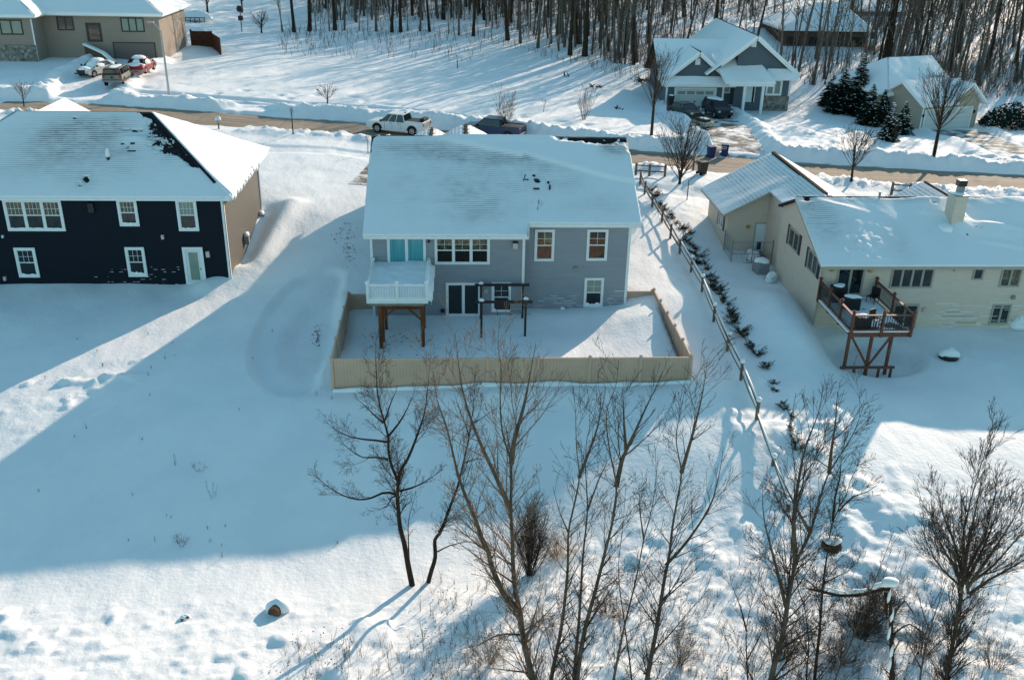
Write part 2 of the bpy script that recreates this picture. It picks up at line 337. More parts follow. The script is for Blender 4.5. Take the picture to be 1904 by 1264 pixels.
def drive_b(t, b, c):
    v = coords(t, True); n = noise(t, v, 0.5, 4, 0.7); n2 = noise(t, v, 7, 3, 0.7)
    col = mixc(t, ramp(t, n2, 0.3, 0.7), (0.13, 0.12, 0.105), (0.19, 0.175, 0.155))
    t.links.new(mixc(t, ramp(t, n, 0.45, 0.56), col, (0.72, 0.72, 0.72)), b.inputs['Base Color'])
DRIVEM = mat('driveway_concrete', (0.16, 0.15, 0.13), 0.85, 0.2, build=drive_b)
VINYL = mat('tan_vinyl', (0.25, 0.22, 0.175), 0.55, 0.35, build=lambda t, b, c: None)
def vinyl_b(t, b, c):
    v = coords(t, True); s = N(t, 'ShaderNodeSeparateXYZ'); t.links.new(v, s.inputs[0])
    fr = mathn(t, 'FRACT', mathn(t, 'MULTIPLY', mathn(t, 'ADD', s.outputs[0], s.outputs[1]), 1/0.16))
    ln = ramp(t, fr, 0.0, 0.14, (0.62, 0.62, 0.62, 1), (1, 1, 1, 1)); n = noise(t, v, 0.9, 4, 0.6)
    base = mixc(t, ramp(t, n, 0.3, 0.7), tuple(x*0.9 for x in c), tuple(x*1.08 for x in c))
    t.links.new(mixc(t, 1.0, base, ln, 'MULTIPLY'), b.inputs['Base Color'])
vinyl_b(VINYL.node_tree, VINYL.node_tree.nodes['Principled BSDF'], (0.52, 0.36, 0.26))
VINYLP = mat('tan_vinyl_post', (0.56, 0.38, 0.28), 0.55, 0.35)
CEDAR = mat('cedar_post', (0.16, 0.055, 0.02), 0.75, 0.2, build=varied(0.3, 3, 12, 0.4, (1, 1, 0.15)))
REDWOOD = mat('stained_deck', (0.15, 0.055, 0.035), 0.65, 0.3, build=varied(0.25, 3, 10, 0.3))
OLDWOOD = mat('weathered_rail', (0.15, 0.118, 0.092), 0.85, 0.15, build=varied(0.35, 4, 14, 0.5, (1, 1, 1)))
BROWNF = mat('brown_fence_board', (0.075, 0.03, 0.018), 0.8, 0.2, build=varied(0.3, 2))
BLACKM = mat('black_metal', (0.012, 0.012, 0.014), 0.45, 0.4, build=varied(0.2, 5))
GREYM = mat('grey_metal', (0.22, 0.23, 0.24), 0.5, 0.5, build=varied(0.1, 5))
GALV = mat('galvanised_metal', (0.33, 0.35, 0.36), 0.45, 0.5, build=varied(0.08, 3))
def bark(c, sn=0.0):
    def f(t, b, cc):
        v = coords(t, True); n = noise(t, v, 7, 5, 0.7, (1, 1, 0.35)); m = noise(t, v, 1.0, 3, 0.5)
        col = mixc(t, ramp(t, n, 0.32, 0.68), tuple(x*0.5 for x in c), tuple(x*1.5 for x in c))
        col = mixc(t, mathn(t, 'MULTIPLY', m, 0.4), col, tuple(x*0.6 for x in c))
        t.links.new(col, b.inputs['Base Color']); bump(t, b, n, 0.7, 0.03)
    return f
BARK_D = mat('bark_dark', (0.040, 0.029, 0.021), 0.95, 0.1, build=bark((0.040, 0.029, 0.021)))
BARK_A = mat('bark_aspen', (0.105, 0.082, 0.060), 0.9, 0.1, build=bark((0.105, 0.082, 0.060)))
BARK_W = mat('bark_woods', (0.12, 0.098, 0.082), 0.95, 0.1, build=bark((0.12, 0.098, 0.082)))
BARK_P = mat('bark_pale', (0.24, 0.215, 0.19), 0.95, 0.1, build=bark((0.24, 0.215, 0.19)))
TWIG_W = mat('twig_woods', (0.13, 0.105, 0.088), 0.9, 0.1, build=varied(0.35, 0.6))
TWIG_D = mat('twig_dark', (0.060, 0.042, 0.032), 0.9, 0.1, build=varied(0.3, 1.5))
TWIG_A = mat('twig_tan', (0.17, 0.115, 0.080), 0.9, 0.1, build=varied(0.3, 1.5))
TWIG_R = mat('twig_reddish', (0.16, 0.10, 0.07), 0.9, 0.1, build=varied(0.3, 1.5))
DRYL = mat('dry_leaf', (0.13, 0.075, 0.045), 0.9, 0.1, build=varied(0.4, 3))
NEEDLE = mat('spruce_needle', (0.016, 0.028, 0.018), 0.9, 0.1, build=varied(0.5, 2.5))
JUNIPER = mat('juniper_leaf', (0.035, 0.040, 0.022), 0.9, 0.1, build=varied(0.5, 4))
JUNIPERB = mat('juniper_leaf_rusty', (0.085, 0.058, 0.035), 0.9, 0.1, build=varied(0.5, 4))
def stone_b(t, b, c):
    v = coords(t, True); vo = N(t, 'ShaderNodeTexVoronoi'); vo.inputs['Scale'].default_value = 3.2; t.links.new(v, vo.inputs['Vector'])
    bw = N(t, 'ShaderNodeRGBToBW'); t.links.new(vo.outputs['Color'], bw.inputs[0]); t.links.new(mixc(t, ramp(t, bw.outputs[0], 0.2, 0.9), tuple(x*0.5 for x in c), tuple(x*1.5 for x in c)), b.inputs['Base Color'])
STONE = mat('stone_veneer', (0.22, 0.20, 0.18), 0.9, 0.1, build=stone_b)
CONC = mat('foundation_concrete', (0.20, 0.19, 0.18), 0.9, 0.1, build=varied(0.15, 2))
def paint(name, c, rough=0.3): return mat(name, c, rough, 0.5, build=varied(0.06, 1.5))
P_WHITE = paint('paint_white', (0.66, 0.71, 0.74)); P_BLUE = paint('paint_blue', (0.012, 0.04, 0.10)); P_CREAM = paint('paint_pale_beige', (0.15, 0.165, 0.14))
P_RED = paint('paint_red', (0.28, 0.008, 0.015)); P_DARK = paint('paint_dark_green_grey', (0.022, 0.028, 0.028)); P_NAVY = paint('paint_midnight', (0.014, 0.02, 0.034)); P_PEARL = paint('paint_pearl', (0.50, 0.49, 0.45))
TYRE = mat('tyre_rubber', (0.012, 0.012, 0.012), 0.9, 0.1); RIM = mat('alloy_rim', (0.45, 0.45, 0.46), 0.35, 0.5, 0.3)
CARGL = mat('car_glass', (0.008, 0.01, 0.012), 0.05, 0.6); PLAST = mat('black_plastic', (0.02, 0.02, 0.021), 0.6, 0.3)
LAMPR = mat('tail_lamp_red', (0.30, 0.012, 0.012), 0.3, 0.5); LAMPW = mat('head_lamp_clear', (0.55, 0.56, 0.58), 0.2, 0.6)
BINB = mat('blue_bin_plastic', (0.010, 0.022, 0.11), 0.5, 0.4); WHITEP = mat('white_print', (0.75, 0.76, 0.78), 0.6, 0.3)
BRASS = mat('brass_lamp', (0.45, 0.28, 0.05), 0.35, 0.5, 0.5); LAMPG = mat('frosted_lamp', (0.5, 0.45, 0.42), 0.4, 0.5)
ORANGE = mat('orange_plastic', (0.35, 0.08, 0.03), 0.5, 0.4); STRAW = mat('dead_grass', (0.42, 0.29, 0.17), 0.95, 0.05, build=varied(0.4, 0.8))
PINEY = mat('pine_needle_dark', (0.03, 0.04, 0.03), 0.9, 0.1, build=varied(0.5, 2))

# ------------------------------------------------------------------ mesh builder and naming
ORG = {}
class MB:
    def __init__(self): self.v = []; self.f = []; self.attr = {}
    def add(self, vs, fs):
        n = len(self.v); self.v.extend([tuple(p) for p in vs]); self.f.extend([tuple(i+n for i in q) for q in fs]); return n
    def box(self, x0, y0, z0, x1, y1, z1):
        if x0 > x1: x0, x1 = x1, x0
        if y0 > y1: y0, y1 = y1, y0
        if z0 > z1: z0, z1 = z1, z0
        self.add([(x0,y0,z0),(x1,y0,z0),(x1,y1,z0),(x0,y1,z0),(x0,y0,z1),(x1,y0,z1),(x1,y1,z1),(x0,y1,z1)],
                 [(0,3,2,1),(4,5,6,7),(0,1,5,4),(1,2,6,5),(2,3,7,6),(3,0,4,7)]); return self
    def fbox(self, F, a0, a1, b0, b1, c0, c1):
        """box in wall frame F = (origin, along, outward): a along, b outward, c height"""
        O, u, n = F; P = [O+u*a+n*b+Vector((0,0,c)) for a, b, c in [(a0,b0,c0),(a1,b0,c0),(a1,b1,c0),(a0,b1,c0),(a0,b0,c1),(a1,b0,c1),(a1,b1,c1),(a0,b1,c1)]]
        self.add(P, [(0,3,2,1),(4,5,6,7),(0,1,5,4),(1,2,6,5),(2,3,7,6),(3,0,4,7)]); return self
    def bar(self, p, q, w, h=None, up=(0,0,1)):
        p = Vector(p); q = Vector(q); h = h or w; d = (q-p).normalized(); u = Vector(up)
        if abs(d.dot(u)) > 0.98: u = Vector((0,1,0))
        s = d.cross(u).normalized(); u = s.cross(d)
        P = [b+s*i*w/2+u*j*h/2 for b in (p, q) for i, j in ((-1,-1),(1,-1),(1,1),(-1,1))]
        self.add(P, [(0,1,2,3),(4,7,6,5),(0,4,5,1),(1,5,6,2),(2,6,7,3),(3,7,4,0)]); return self
    def slab(self, top, t, n=None):
        """polygon with thickness t below"""
        top = [Vector(p) for p in top]; m = len(top)
        if n is None:
            n = Vector((0,0,0))
            for i in range(m): n += top[i].cross(top[(i+1) % m])
            n.normalize()
            if n.z < 0: n = -n
        bot = [p-n*t for p in top]
        self.add(top+bot, [tuple(range(m)), tuple(range(2*m-1, m-1, -1))]+[(i, m+i, m+(i+1) % m, (i+1) % m) for i in range(m)]); return self
    def prism(self, poly, p0, p1):
        """poly: list of (a, z) in plane; p0,p1: functions giving 3D point from (a,z)"""
        m = len(poly); A = [p0(a, z) for a, z in poly]; B = [p1(a, z) for a, z in poly]
        self.add(A+B, [tuple(range(m)), tuple(range(2*m-1, m-1, -1))]+[(i, m+i, m+(i+1) % m, (i+1) % m) for i in range(m)]); return self
    def tube(self, pts, rad, n=6, cap=True):
        m = len(pts); v = self.v; f = self.f; base = len(v)
        prev = None
        for i in range(m):
            d = (pts[min(i+1, m-1)]-pts[max(i-1, 0)])
            if d.length < 1e-9: d = Vector((0,0,1))
            d.normalize()
            if prev is None: a = d.orthogonal().normalized()
            else:
                a = prev-d*prev.dot(d)
                a = a.normalized() if a.length > 1e-6 else d.orthogonal().normalized()
            prev = a; b = d.cross(a); r = rad[i]; p = pts[i]
            for k in range(n):
                c, s = _CS[n][k]; v.append((p.x+(a.x*c+b.x*s)*r, p.y+(a.y*c+b.y*s)*r, p.z+(a.z*c+b.z*s)*r))
        for i in range(m-1):
            o = base+i*n
            for k in range(n): k2 = (k+1) % n; f.append((o+k, o+k2, o+n+k2, o+n+k))
        if cap and n > 3: f.append(tuple(range(base+n-1, base-1, -1))); f.append(tuple(range(base+(m-1)*n, base+m*n)))
        return self
    def lathe(self, c, prof, n=12, sx=1, sy=1):
        """prof: list of (radius, z)"""
        vs = [(c[0]+r*sx*math.cos(2*math.pi*k/n), c[1]+r*sy*math.sin(2*math.pi*k/n), c[2]+z) for r, z in prof for k in range(n)]
        m = len(prof); fs = [(i*n+k, i*n+(k+1) % n, (i+1)*n+(k+1) % n, (i+1)*n+k) for i in range(m-1) for k in range(n)]
        fs += [tuple(range(n-1, -1, -1)), tuple(range((m-1)*n, m*n))]; self.add(vs, fs); return self
    def build(self, name, m, parent=None, smooth=False, label=None, cat=None, group=None, kind=None, bevel=0, loc=None):
        off = ORG.get(parent.name, Vector((0,0,0))) if parent else (Vector(loc) if loc is not None else Vector((0,0,0)))
        me = bpy.data.meshes.new(name)
        vs = self.v if off.length == 0 else [(p[0]-off.x, p[1]-off.y, p[2]-off.z) for p in self.v]
        me.from_pydata(vs, [], self.f); me.update()
        for k, a in self.attr.items():
            at = me.attributes.new(k, 'FLOAT', 'POINT'); at.data.foreach_set('value', np.array(a, dtype=np.float32))
        me.materials.append(m)
        if smooth: me.polygons.foreach_set('use_smooth', [True]*len(me.polygons))
        o = bpy.data.objects.new(name, me); COL.objects.link(o)
        if parent: o.parent = parent
        elif loc is not None: o.location = loc
        ORG[o.name] = off
        if bevel:
            bv = o.modifiers.new('bevel', 'BEVEL'); bv.width = bevel; bv.segments = 2; bv.limit_method = 'ANGLE'; bv.angle_limit = math.radians(35)
        tag(o, label, cat, group, kind); return o
_CS = {n: [(math.cos(2*math.pi*k/n), math.sin(2*math.pi*k/n)) for k in range(n)] for n in range(3, 25)}
def tag(o, label=None, cat=None, group=None, kind=None):
    if label: o['label'] = label
    if cat: o['category'] = cat
    if group: o['group'] = group
    if kind: o['kind'] = kind
    return o
def thing(name, label, cat, loc=(0,0,0), group=None, local=False, rz=0):
    o = bpy.data.objects.new(name, None); COL.objects.link(o); o.location = loc; o.rotation_euler = (0, 0, rz)
    o.empty_display_size = 0.3
    ORG[o.name] = Vector((0,0,0)) if local else Vector(loc); return tag(o, label, cat, group)
def dup(root, loc, rz=0.0, sc=1.0, label=None, group=None, tilt=None):
    def cp(o, par):
        c = o.copy(); COL.objects.link(c); c.parent = par
        for ch in o.children: cp(ch, c)
        return c
    r = cp(root, None); r.location = loc; r.rotation_euler = (tilt[0] if tilt else 0, tilt[1] if tilt else 0, rz)
    r.scale = sc if isinstance(sc, (tuple, list)) else (sc, sc, sc)
    if label: r['label'] = label
    if group: r['group'] = group
    return r

# ------------------------------------------------------------------ snow-covered ground, road, driveways
def grid_mesh(name, m, X, Y, Z, kind='structure', extra=None):
    ny, nx = X.shape
    me = bpy.data.meshes.new(name)
    co = np.stack([X, Y, Z], -1).reshape(-1, 3).astype(np.float32)
    idx = np.arange(ny*nx).reshape(ny, nx); q = np.stack([idx[:-1,:-1], idx[:-1,1:], idx[1:,1:], idx[1:,:-1]], -1).reshape(-1, 4)
    me.vertices.add(len(co)); me.vertices.foreach_set('co', co.ravel()); me.loops.add(q.size); me.loops.foreach_set('vertex_index', q.ravel().astype(np.int32))
    me.polygons.add(len(q)); me.polygons.foreach_set('loop_start', np.arange(0, q.size, 4, dtype=np.int32))
    me.polygons.foreach_set('use_smooth', np.ones(len(q), dtype=bool)); me.update(calc_edges=True)
    for k, a in (extra or {}).items():
        at = me.attributes.new(k, 'FLOAT', 'POINT'); at.data.foreach_set('value', a.ravel().astype(np.float32))
    me.materials.append(m); o = bpy.data.objects.new(name, me); COL.objects.link(o)
    if kind: o['kind'] = kind
    return o
def rows(spec):
    o = []
    for a, b, s in spec: o += list(np.arange(a, b, s))
    return np.array(o)
yy = rows([(-30,12,3),(12,17,0.4),(17,32,0.105),(32,44,0.15),(44,60,0.2),(60,80,0.3),(80,112,0.22),(112,150,0.6),(150,200,1.2),(200,420,6),(420,421,1)])
uu = np.linspace(-1, 1, 620)
Yg, U = np.meshgrid(yy, uu, indexing='ij')
half = 15 + 0.66*np.maximum(Yg, 0); half = np.where(Yg > 200, half*1.0, half)
Xg = np.sign(U)*np.abs(U)*half + 0.06*Yg
Zg = terrain(Xg, Yg)
grid_mesh('snow_ground', SNOW, Xg, Yg, Zg)
# far skirt so that the ground reaches the horizon on both sides and beyond
sk = MB(); sk.add([(-900,-300,-3.5),(900,-300,-3.5),(900,1500,-3.5),(-900,1500,-3.5)], [(0,1,2,3)])
sk.build('outer_ground', SNOWP, kind='structure')
def road_mesh():
    pts = ROAD[1:-1]; P = [Vector((p[0], p[1], p[2])) for p in pts]; P.insert(0, P[0]+(P[0]-P[1])*2.2); P.append(P[-1]+(P[-1]-P[-2])*1.6)
    fine = []
    for a, b in zip(P[:-1], P[1:]):
        n = max(2, int((b-a).length/1.0))
        for k in range(n): fine.append(a.lerp(b, k/n))
    fine.append(P[-1]); n = len(fine); sm = []
    for i in range(n):
        a = fine[max(0, i-6):i+7]; s = Vector((0,0,0))
        for p in a: s += p
        sm.append(s/len(a))
    acc = 0; X = np.zeros((n, 13)); Y = X.copy(); Z = X.copy(); A = X.copy(); L = X.copy()
    for i in range(n):
        d = (sm[min(i+1, n-1)]-sm[max(i-1, 0)]).normalized(); s = Vector((-d.y, d.x, 0)).normalized()
        if i: acc += (sm[i]-sm[i-1]).length
        for j in range(13):
            t = (j-6)/6*4.1; X[i,j] = sm[i].x+s.x*t; Y[i,j] = sm[i].y+s.y*t; A[i,j] = t; L[i,j] = acc
    Z = seg_dist(X, Y, ROAD)[2] - 0.012*(A/3.5)**2
    grid_mesh('road', ROADM, X, Y, Z, extra={'across': A, 'along': L})
road_mesh()
def drive_mesh(key, name):
    pts = DRIVES[key]; fine = []
    for a, b in zip(pts[:-1], pts[1:]):
        n = max(2, int(math.hypot(b[0]-a[0], b[1]-a[1])/0.5))
        for k in range(n): t = k/n; fine.append(tuple(a[i]*(1-t)+b[i]*t for i in range(3)))
    fine.append(pts[-1]); n = len(fine); X = np.zeros((n, 11)); Y = X.copy()
    for i in range(n):
        a = fine[max(0, i-1)]; b = fine[min(n-1, i+1)]; dx, dy = b[0]-a[0], b[1]-a[1]; l = math.hypot(dx, dy)
        for j in range(11):
            t = (j-5)/5*fine[i][2]*0.46; X[i,j] = fine[i][0]-dy/l*t; Y[i,j] = fine[i][1]+dx/l*t
    Z = terrain(X, Y)
    for _ in range(3): Z[1:-1,1:-1] = (Z[:-2,1:-1]+Z[2:,1:-1]+Z[1:-1,:-2]+Z[1:-1,2:])/4
    grid_mesh(name, DRIVEM, X, Y, Z+0.03)
drive_mesh('slate', 'driveway'); drive_mesh('beige', 'driveway'); drive_mesh('grey', 'driveway')
# ------------------------------------------------------------------ building kit
FB = lambda Y: (Vector((0,Y,0)), Vector((1,0,0)), Vector((0,-1,0)))      # wall facing the camera: a = X
FL = lambda X: (Vector((X,0,0)), Vector((0,1,0)), Vector((-1,0,0)))      # wall facing left: a = Y
FR = lambda X: (Vector((X,0,0)), Vector((0,1,0)), Vector((1,0,0)))       # wall facing right
RNG = random.Random(11)
def ring(m, F, a0, a1, c0, c1, w, b0, b1):
    m.fbox(F, a0, a1, b0, b1, c0, c0+w); m.fbox(F, a0, a1, b0, b1, c1-w, c1)
    m.fbox(F, a0, a0+w, b0, b1, c0+w, c1-w); m.fbox(F, a1-w, a1, b0, b1, c0+w, c1-w)
def window(root, F, a0, a1, c0, c1, cols=1, rows=(2,2), gl=None, gu=None, trim=None, tw=0.12, hung=True, snow=0.0, name='window', vert=False):
    trim = trim or TRIM; gl = gl or GLASS; gu = gu or gl
    m = MB(); ring(m, F, a0, a1, c0, c1, tw, 0, 0.06)
    A0, A1, C0, C1 = a0+tw, a1-tw, c0+tw, c1-tw; mw = tw*0.8; uw = (A1-A0-mw*(cols-1))/cols
    P = []
    for k in range(cols):
        x0 = A0+k*(uw+mw); x1 = x0+uw
        if k < cols-1: m.fbox(F, x1, x1+mw, 0, 0.05, C0, C1)
        ring(m, F, x0, x1, C0, C1, 0.035, 0, 0.04)
        x0 += 0.035; x1 -= 0.035; z0 = C0+0.035; z1 = C1-0.035; zm = (z0+z1)/2
        if hung:
            m.fbox(F, x0, x1, 0, 0.042, zm-0.03, zm+0.03)
            P.append((x0, x1, z0, zm-0.03, gl)); P.append((x0, x1, zm+0.03, z1, gu))
            if rows:
                for i in range(1, rows[0]): xx = x0+(x1-x0)*i/rows[0]; m.fbox(F, xx-0.009, xx+0.009, 0.012, 0.026, zm+0.03, z1)
                for i in range(1, rows[1]): zz = zm+(z1-zm)*i/rows[1]; m.fbox(F, x0, x1, 0.0125, 0.0255, zz-0.009, zz+0.009)
        else: P.append((x0, x1, z0, z1, gl))
    fr = m.build(name, trim, root)
    for x0, x1, z0, z1, g in P:
        q = MB(); q.fbox(F, x0, x1, 0.002, 0.012, z0, z1); q.build('pane', g, fr)
    if snow:
        s = MB()
        for k in range(cols):
            x0 = A0+k*(uw+mw); n = 7
            top = [(x0+uw*i/n, C0+snow*(0.3+RNG.random()*0.9)) for i in range(n+1)]
            s.prism([(x0, C0-0.01)]+top[:0]+top+[(x0+uw, C0-0.01)], lambda a, z: F[0]+F[1]*a+F[2]*0.058+Vector((0,0,z)), lambda a, z: F[0]+F[1]*a+F[2]*0.016+Vector((0,0,z)))
        s.build('sill_snow', SNOWP, fr)
    return fr
def snow_sheet(root, c00, c10, c01, c11, res, tf, thf=None, course=0.17, over=0.04, name='roof_snow', xy=None):
    """snow lying on a roof plane; corners eave-left, eave-right, ridge-left, ridge-right"""
    c00, c10, c01, c11 = [np.array(c, float) for c in (c00, c10, c01, c11)]
    n = np.cross(c10-c00, (c01+c11)/2-c00); n = n/np.linalg.norm(n); n = n if n[2] > 0 else -n
    Lu = max(np.linalg.norm(c10-c00), np.linalg.norm(c11-c01)); Lv = np.linalg.norm((c01+c11)/2-(c00+c10)/2)
    nu, nv = max(6, int(Lu/res)), max(6, int(Lv/res))
    e = over/Lu; ev = over/Lv
    us = np.concatenate([[-e, -e*0.9], np.linspace(0.002, 0.998, nu), [1+e*0.9, 1+e]]); vs = np.concatenate([[-ev, -ev*0.9], np.linspace(0.002, 0.998, nv), [1, 1.0001]])
    U, V = np.meshgrid(us, vs)
    u, v = np.clip(U, 0, 1), np.clip(V, 0, 1)
    pos = (1-V)[...,None]*((1-U)[...,None]*c00+U[...,None]*c10)+V[...,None]*((1-U)[...,None]*c01+U[...,None]*c11)
    if xy is not None: pos = xy(pos, U, V)
    X, Y = pos[...,0], pos[...,1]
    t = tf(u, v, X, Y); t = np.maximum(t, -0.05)
    brd = np.zeros_like(t, bool); brd[0,:] = brd[:,0] = brd[:,-1] = True; t = np.where(brd, np.minimum(-0.03, t), t)
    pos = pos + t[...,None]*n
    th = thf(u, v, X, Y) if thf else 0*u
    off = ORG[root.name]
    o = grid_mesh(name, ROOFSNOW, pos[...,0]-off.x, pos[...,1]-off.y, pos[...,2]-off.z, kind=None, extra={'thin': np.clip(th, 0, 1), 'course': V*Lv/course})
    o.parent = root; ORG[o.name] = off; return o
def G2(u, v, cu, cv, su, sv): return np.exp(-((u-cu)/su)**2-((v-cv)/sv)**2)
def gable_x(root, x0, x1, ye, yr, yf, ze, zr, wall, yw0, yw1, xw0=None, xw1=None, t=0.14, shing=SHING, trim=None, zb=-3):
    pass
def lamp(root, F, a, c, m=None, s=0.12, h=0.3):
    q = MB(); q.fbox(F, a-s/2, a+s/2, 0, 0.05, c-h/2, c+h/2); q.fbox(F, a-s*0.35, a+s*0.35, 0.05, 0.17, c-h*0.35, c+h*0.3); q.fbox(F, a-s*0.6, a+s*0.6, 0.03, 0.2, c+h*0.3, c+h*0.38)
    return q.build('wall_lamp', m or BLACKM, root)

# ------------------------------------------------------------------ grey house with white balcony (centre)
H1 = thing('grey_house', 'grey two-storey house with white balcony, standing behind the tan vinyl fence', 'house', (2.35, 57.5, 0))
S1 = 0.5; EY, EZ = 50.0, 5.02; RY = 57.45; RZ = EZ+S1*(RY-EY)
def z1(y): return EZ+S1*(y-EY) if y <= RY else RZ-S1*(y-RY)
XL, XM, XR = -5.0, 3.57, 9.66
m = MB()
for x0, x1, y0 in ((XL, XM, 50.45), (XM, XR, 51.3)):
    prof = [(y0,-3),(y0,z1(y0)-0.12),(RY,RZ-0.12),(64.4,z1(64.4)-0.12),(64.4,-3)]
    m.prism(prof, lambda a, z, x=x0: Vector((x,a,z)), lambda a, z, x=x1: Vector((x,a,z)))
m.build('wall', SID_GREY, H1)
m = MB(); F1 = FB(50.45); F2 = FB(51.3)
m.fbox(F1, XL-0.03, XL+0.11, 0, 0.03, -0.5, 4.85); m.fbox(F1, XM-0.12, XM+0.03, 0, 0.03, -0.3, 4.85); m.box(XM+0.001, 50.45, -0.3, XM+0.03, 50.57, 4.85)
m.fbox(F2, XR-0.12, XR+0.03, 0, 0.03, -0.3, 5.2); m.box(XR, 51.3, -0.3, XR+0.03, 51.42, 5.2); m.box(XL-0.03, 50.45, -0.3, XL, 50.57, 4.85)
m.build('corner_trim', TRIM, H1)
rf = MB()
for x0, x1, y0 in ((-5.32, 3.75, EY), (3.75, 10.12, 50.85)):
    rf.slab([(x0,y0,z1(y0)),(x1,y0,z1(y0)),(x1,RY,RZ),(x0,RY,RZ)], 0.12); rf.slab([(x0,RY,RZ),(x1,RY,RZ),(x1,64.9,z1(64.9)),(x0,64.9,z1(64.9))], 0.12)
ROOF1 = rf.build('roof', SHING, H1)
m = MB()
for x0, x1, y0 in ((-5.30, 3.72, EY), (3.78, 10.10, 50.85)):
    z = z1(y0); m.box(x0, y0-0.11, z-0.17, x1, y0-0.005, z-0.02); m.box(x0, y0+0.003, z-0.24, x1, y0+0.03, z-0.125)
    m.box(x0+0.05, y0+0.03, z-0.21, x1-0.05, y0+0.44, z-0.18)
m.box(3.73, 49.9, z1(50)-0.2, 3.77, 50.85, z1(50.85)-0.02)
for x in (-5.33, 10.11): 
    m.prism([(EY if x < 0 else 50.85, z1(EY if x < 0 else 50.85)-0.2), (EY if x < 0 else 50.85, z1(EY if x < 0 else 50.85)-0.01), (RY, RZ-0.01), (64.9, z1(64.9)-0.01), (64.9, z1(64.9)-0.2), (RY, RZ-0.2)], lambda a, z: Vector((x,a,z)), lambda a, z: Vector((x+0.02,a,z)))
m.build('gutter_and_fascia', TRIM, ROOF1)
def xy1(pos, U, V):
    # the eave steps back where the wall does
    k = sstep(3.70, 3.74, pos[...,0]); y0 = EY+0.85*k; f = np.clip(V, 0, None)
    yn = y0*(1-V)+RY*V; pos[...,1] = yn; pos[...,2] = EZ+S1*(yn-EY); return pos
def t1(u, v, X, Y):
    t = 0.10+0.02*fbm(X*0.8, Y*0.8, 101, 3)
    ln = 0.98-0.42*np.clip((u-0.2)/0.75, 0, 1.2)-0.1*np.clip((u-0.6)/0.3, 0, 1)   # drift lip running down to the right
    t += 0.14*sstep(-0.01, 0.05, v-ln)*sstep(0.18, 0.35, u)
    t += 0.05*sstep(-0.03, 0.03, v-0.90+0.05*np.sin(u*9))*sstep(0.25, 0.3, u)*(1-sstep(0.62, 0.72, u))
    bare = 1.7*G2(u, v, 0.93, 1.0, 0.14, 0.095)+1.6*G2(u, v, 0.80, 1.0, 0.08, 0.05)+G2(u, v, 1.0, 0.86, 0.012, 0.12)+1.2*G2(u, v, 0.0, 1.0, 0.025, 0.05)+1.0*G2(u, v, 0.0, 0.85, 0.004, 0.2)
    bare += 1.5*G2(u, v, 0.634, 0.475, 0.010, 0.035)+1.3*G2(u, v, 0.586, 0.54, 0.007, 0.02)+1.3*G2(u, v, 0.622, 0.54, 0.007, 0.02)+1.3*G2(u, v, 0.675, 0.46, 0.005, 0.03)
    for cu, cv in ((0.628, 0.16), (0.643, 0.21), (0.633, 0.23)): bare += 0.9*G2(u, v, cu, cv, 0.003, 0.05)
    t -= 0.27*np.clip(bare*(1+0.7*fbm(X*3, Y*3, 103, 3))-0.35, 0, 1.2)
    t += 0.025*np.maximum(0, fbm(X*1.8, Y*1.8, 104, 4))*G2(u, v, 0.45, 0.5, 0.22, 0.35)*3
    return t
def h1(u, v, X, Y):
    a = 1.1*G2(u, v, 0.22, 0.86, 0.20, 0.10)+1.0*G2(u, v, 0.50, 0.76, 0.17, 0.07)+0.7*G2(u, v, 0.70, 0.62, 0.07, 0.07)
    a += 1.0*G2(u, v, 0.95, 0.86, 0.09, 0.10)+0.5*G2(u, v, 0.40, 0.45, 0.20, 0.33)+0.4*G2(u, v, 0.42, 0.20, 0.10, 0.12)+0.7*G2(u, v, 0.74, 0.45, 0.08, 0.10)+0.5*G2(u, v, 0.85, 0.2, 0.12, 0.12)+0.03
    a += 0.3*G2(u, v, 0.08, 0.6, 0.12, 0.3)
    ln = 0.98-0.42*np.clip((u-0.2)/0.75, 0, 1.2)-0.1*np.clip((u-0.6)/0.3, 0, 1)
    a = a + 0.5*G2(u, v, 0.42, 0.5, 0.22, 0.35)*(0.5+fbm(X*2.5, Y*2.5, 106, 4))
    return a*(1-0.95*sstep(-0.01, 0.04, v-ln)*sstep(0.18, 0.35, u)*(1-sstep(0.86, 0.9, u)))*(0.8+0.5*fbm(X*0.7, Y*0.7, 105, 3))+0.9*G2(u, v, 0.965, 0.87, 0.06, 0.12)
snow_sheet(ROOF1, (-5.32,EY,EZ), (10.12,EY,EZ), (-5.32,RY,RZ), (10.12,RY,RZ), 0.085, t1, h1, xy=xy1)
snow_sheet(ROOF1, (10.12,64.9,z1(64.9)), (-5.32,64.9,z1(64.9)), (10.12,RY,RZ), (-5.32,RY,RZ), 0.3, lambda u, v, X, Y: 0.12+0.03*fbm(X, Y, 7, 3))
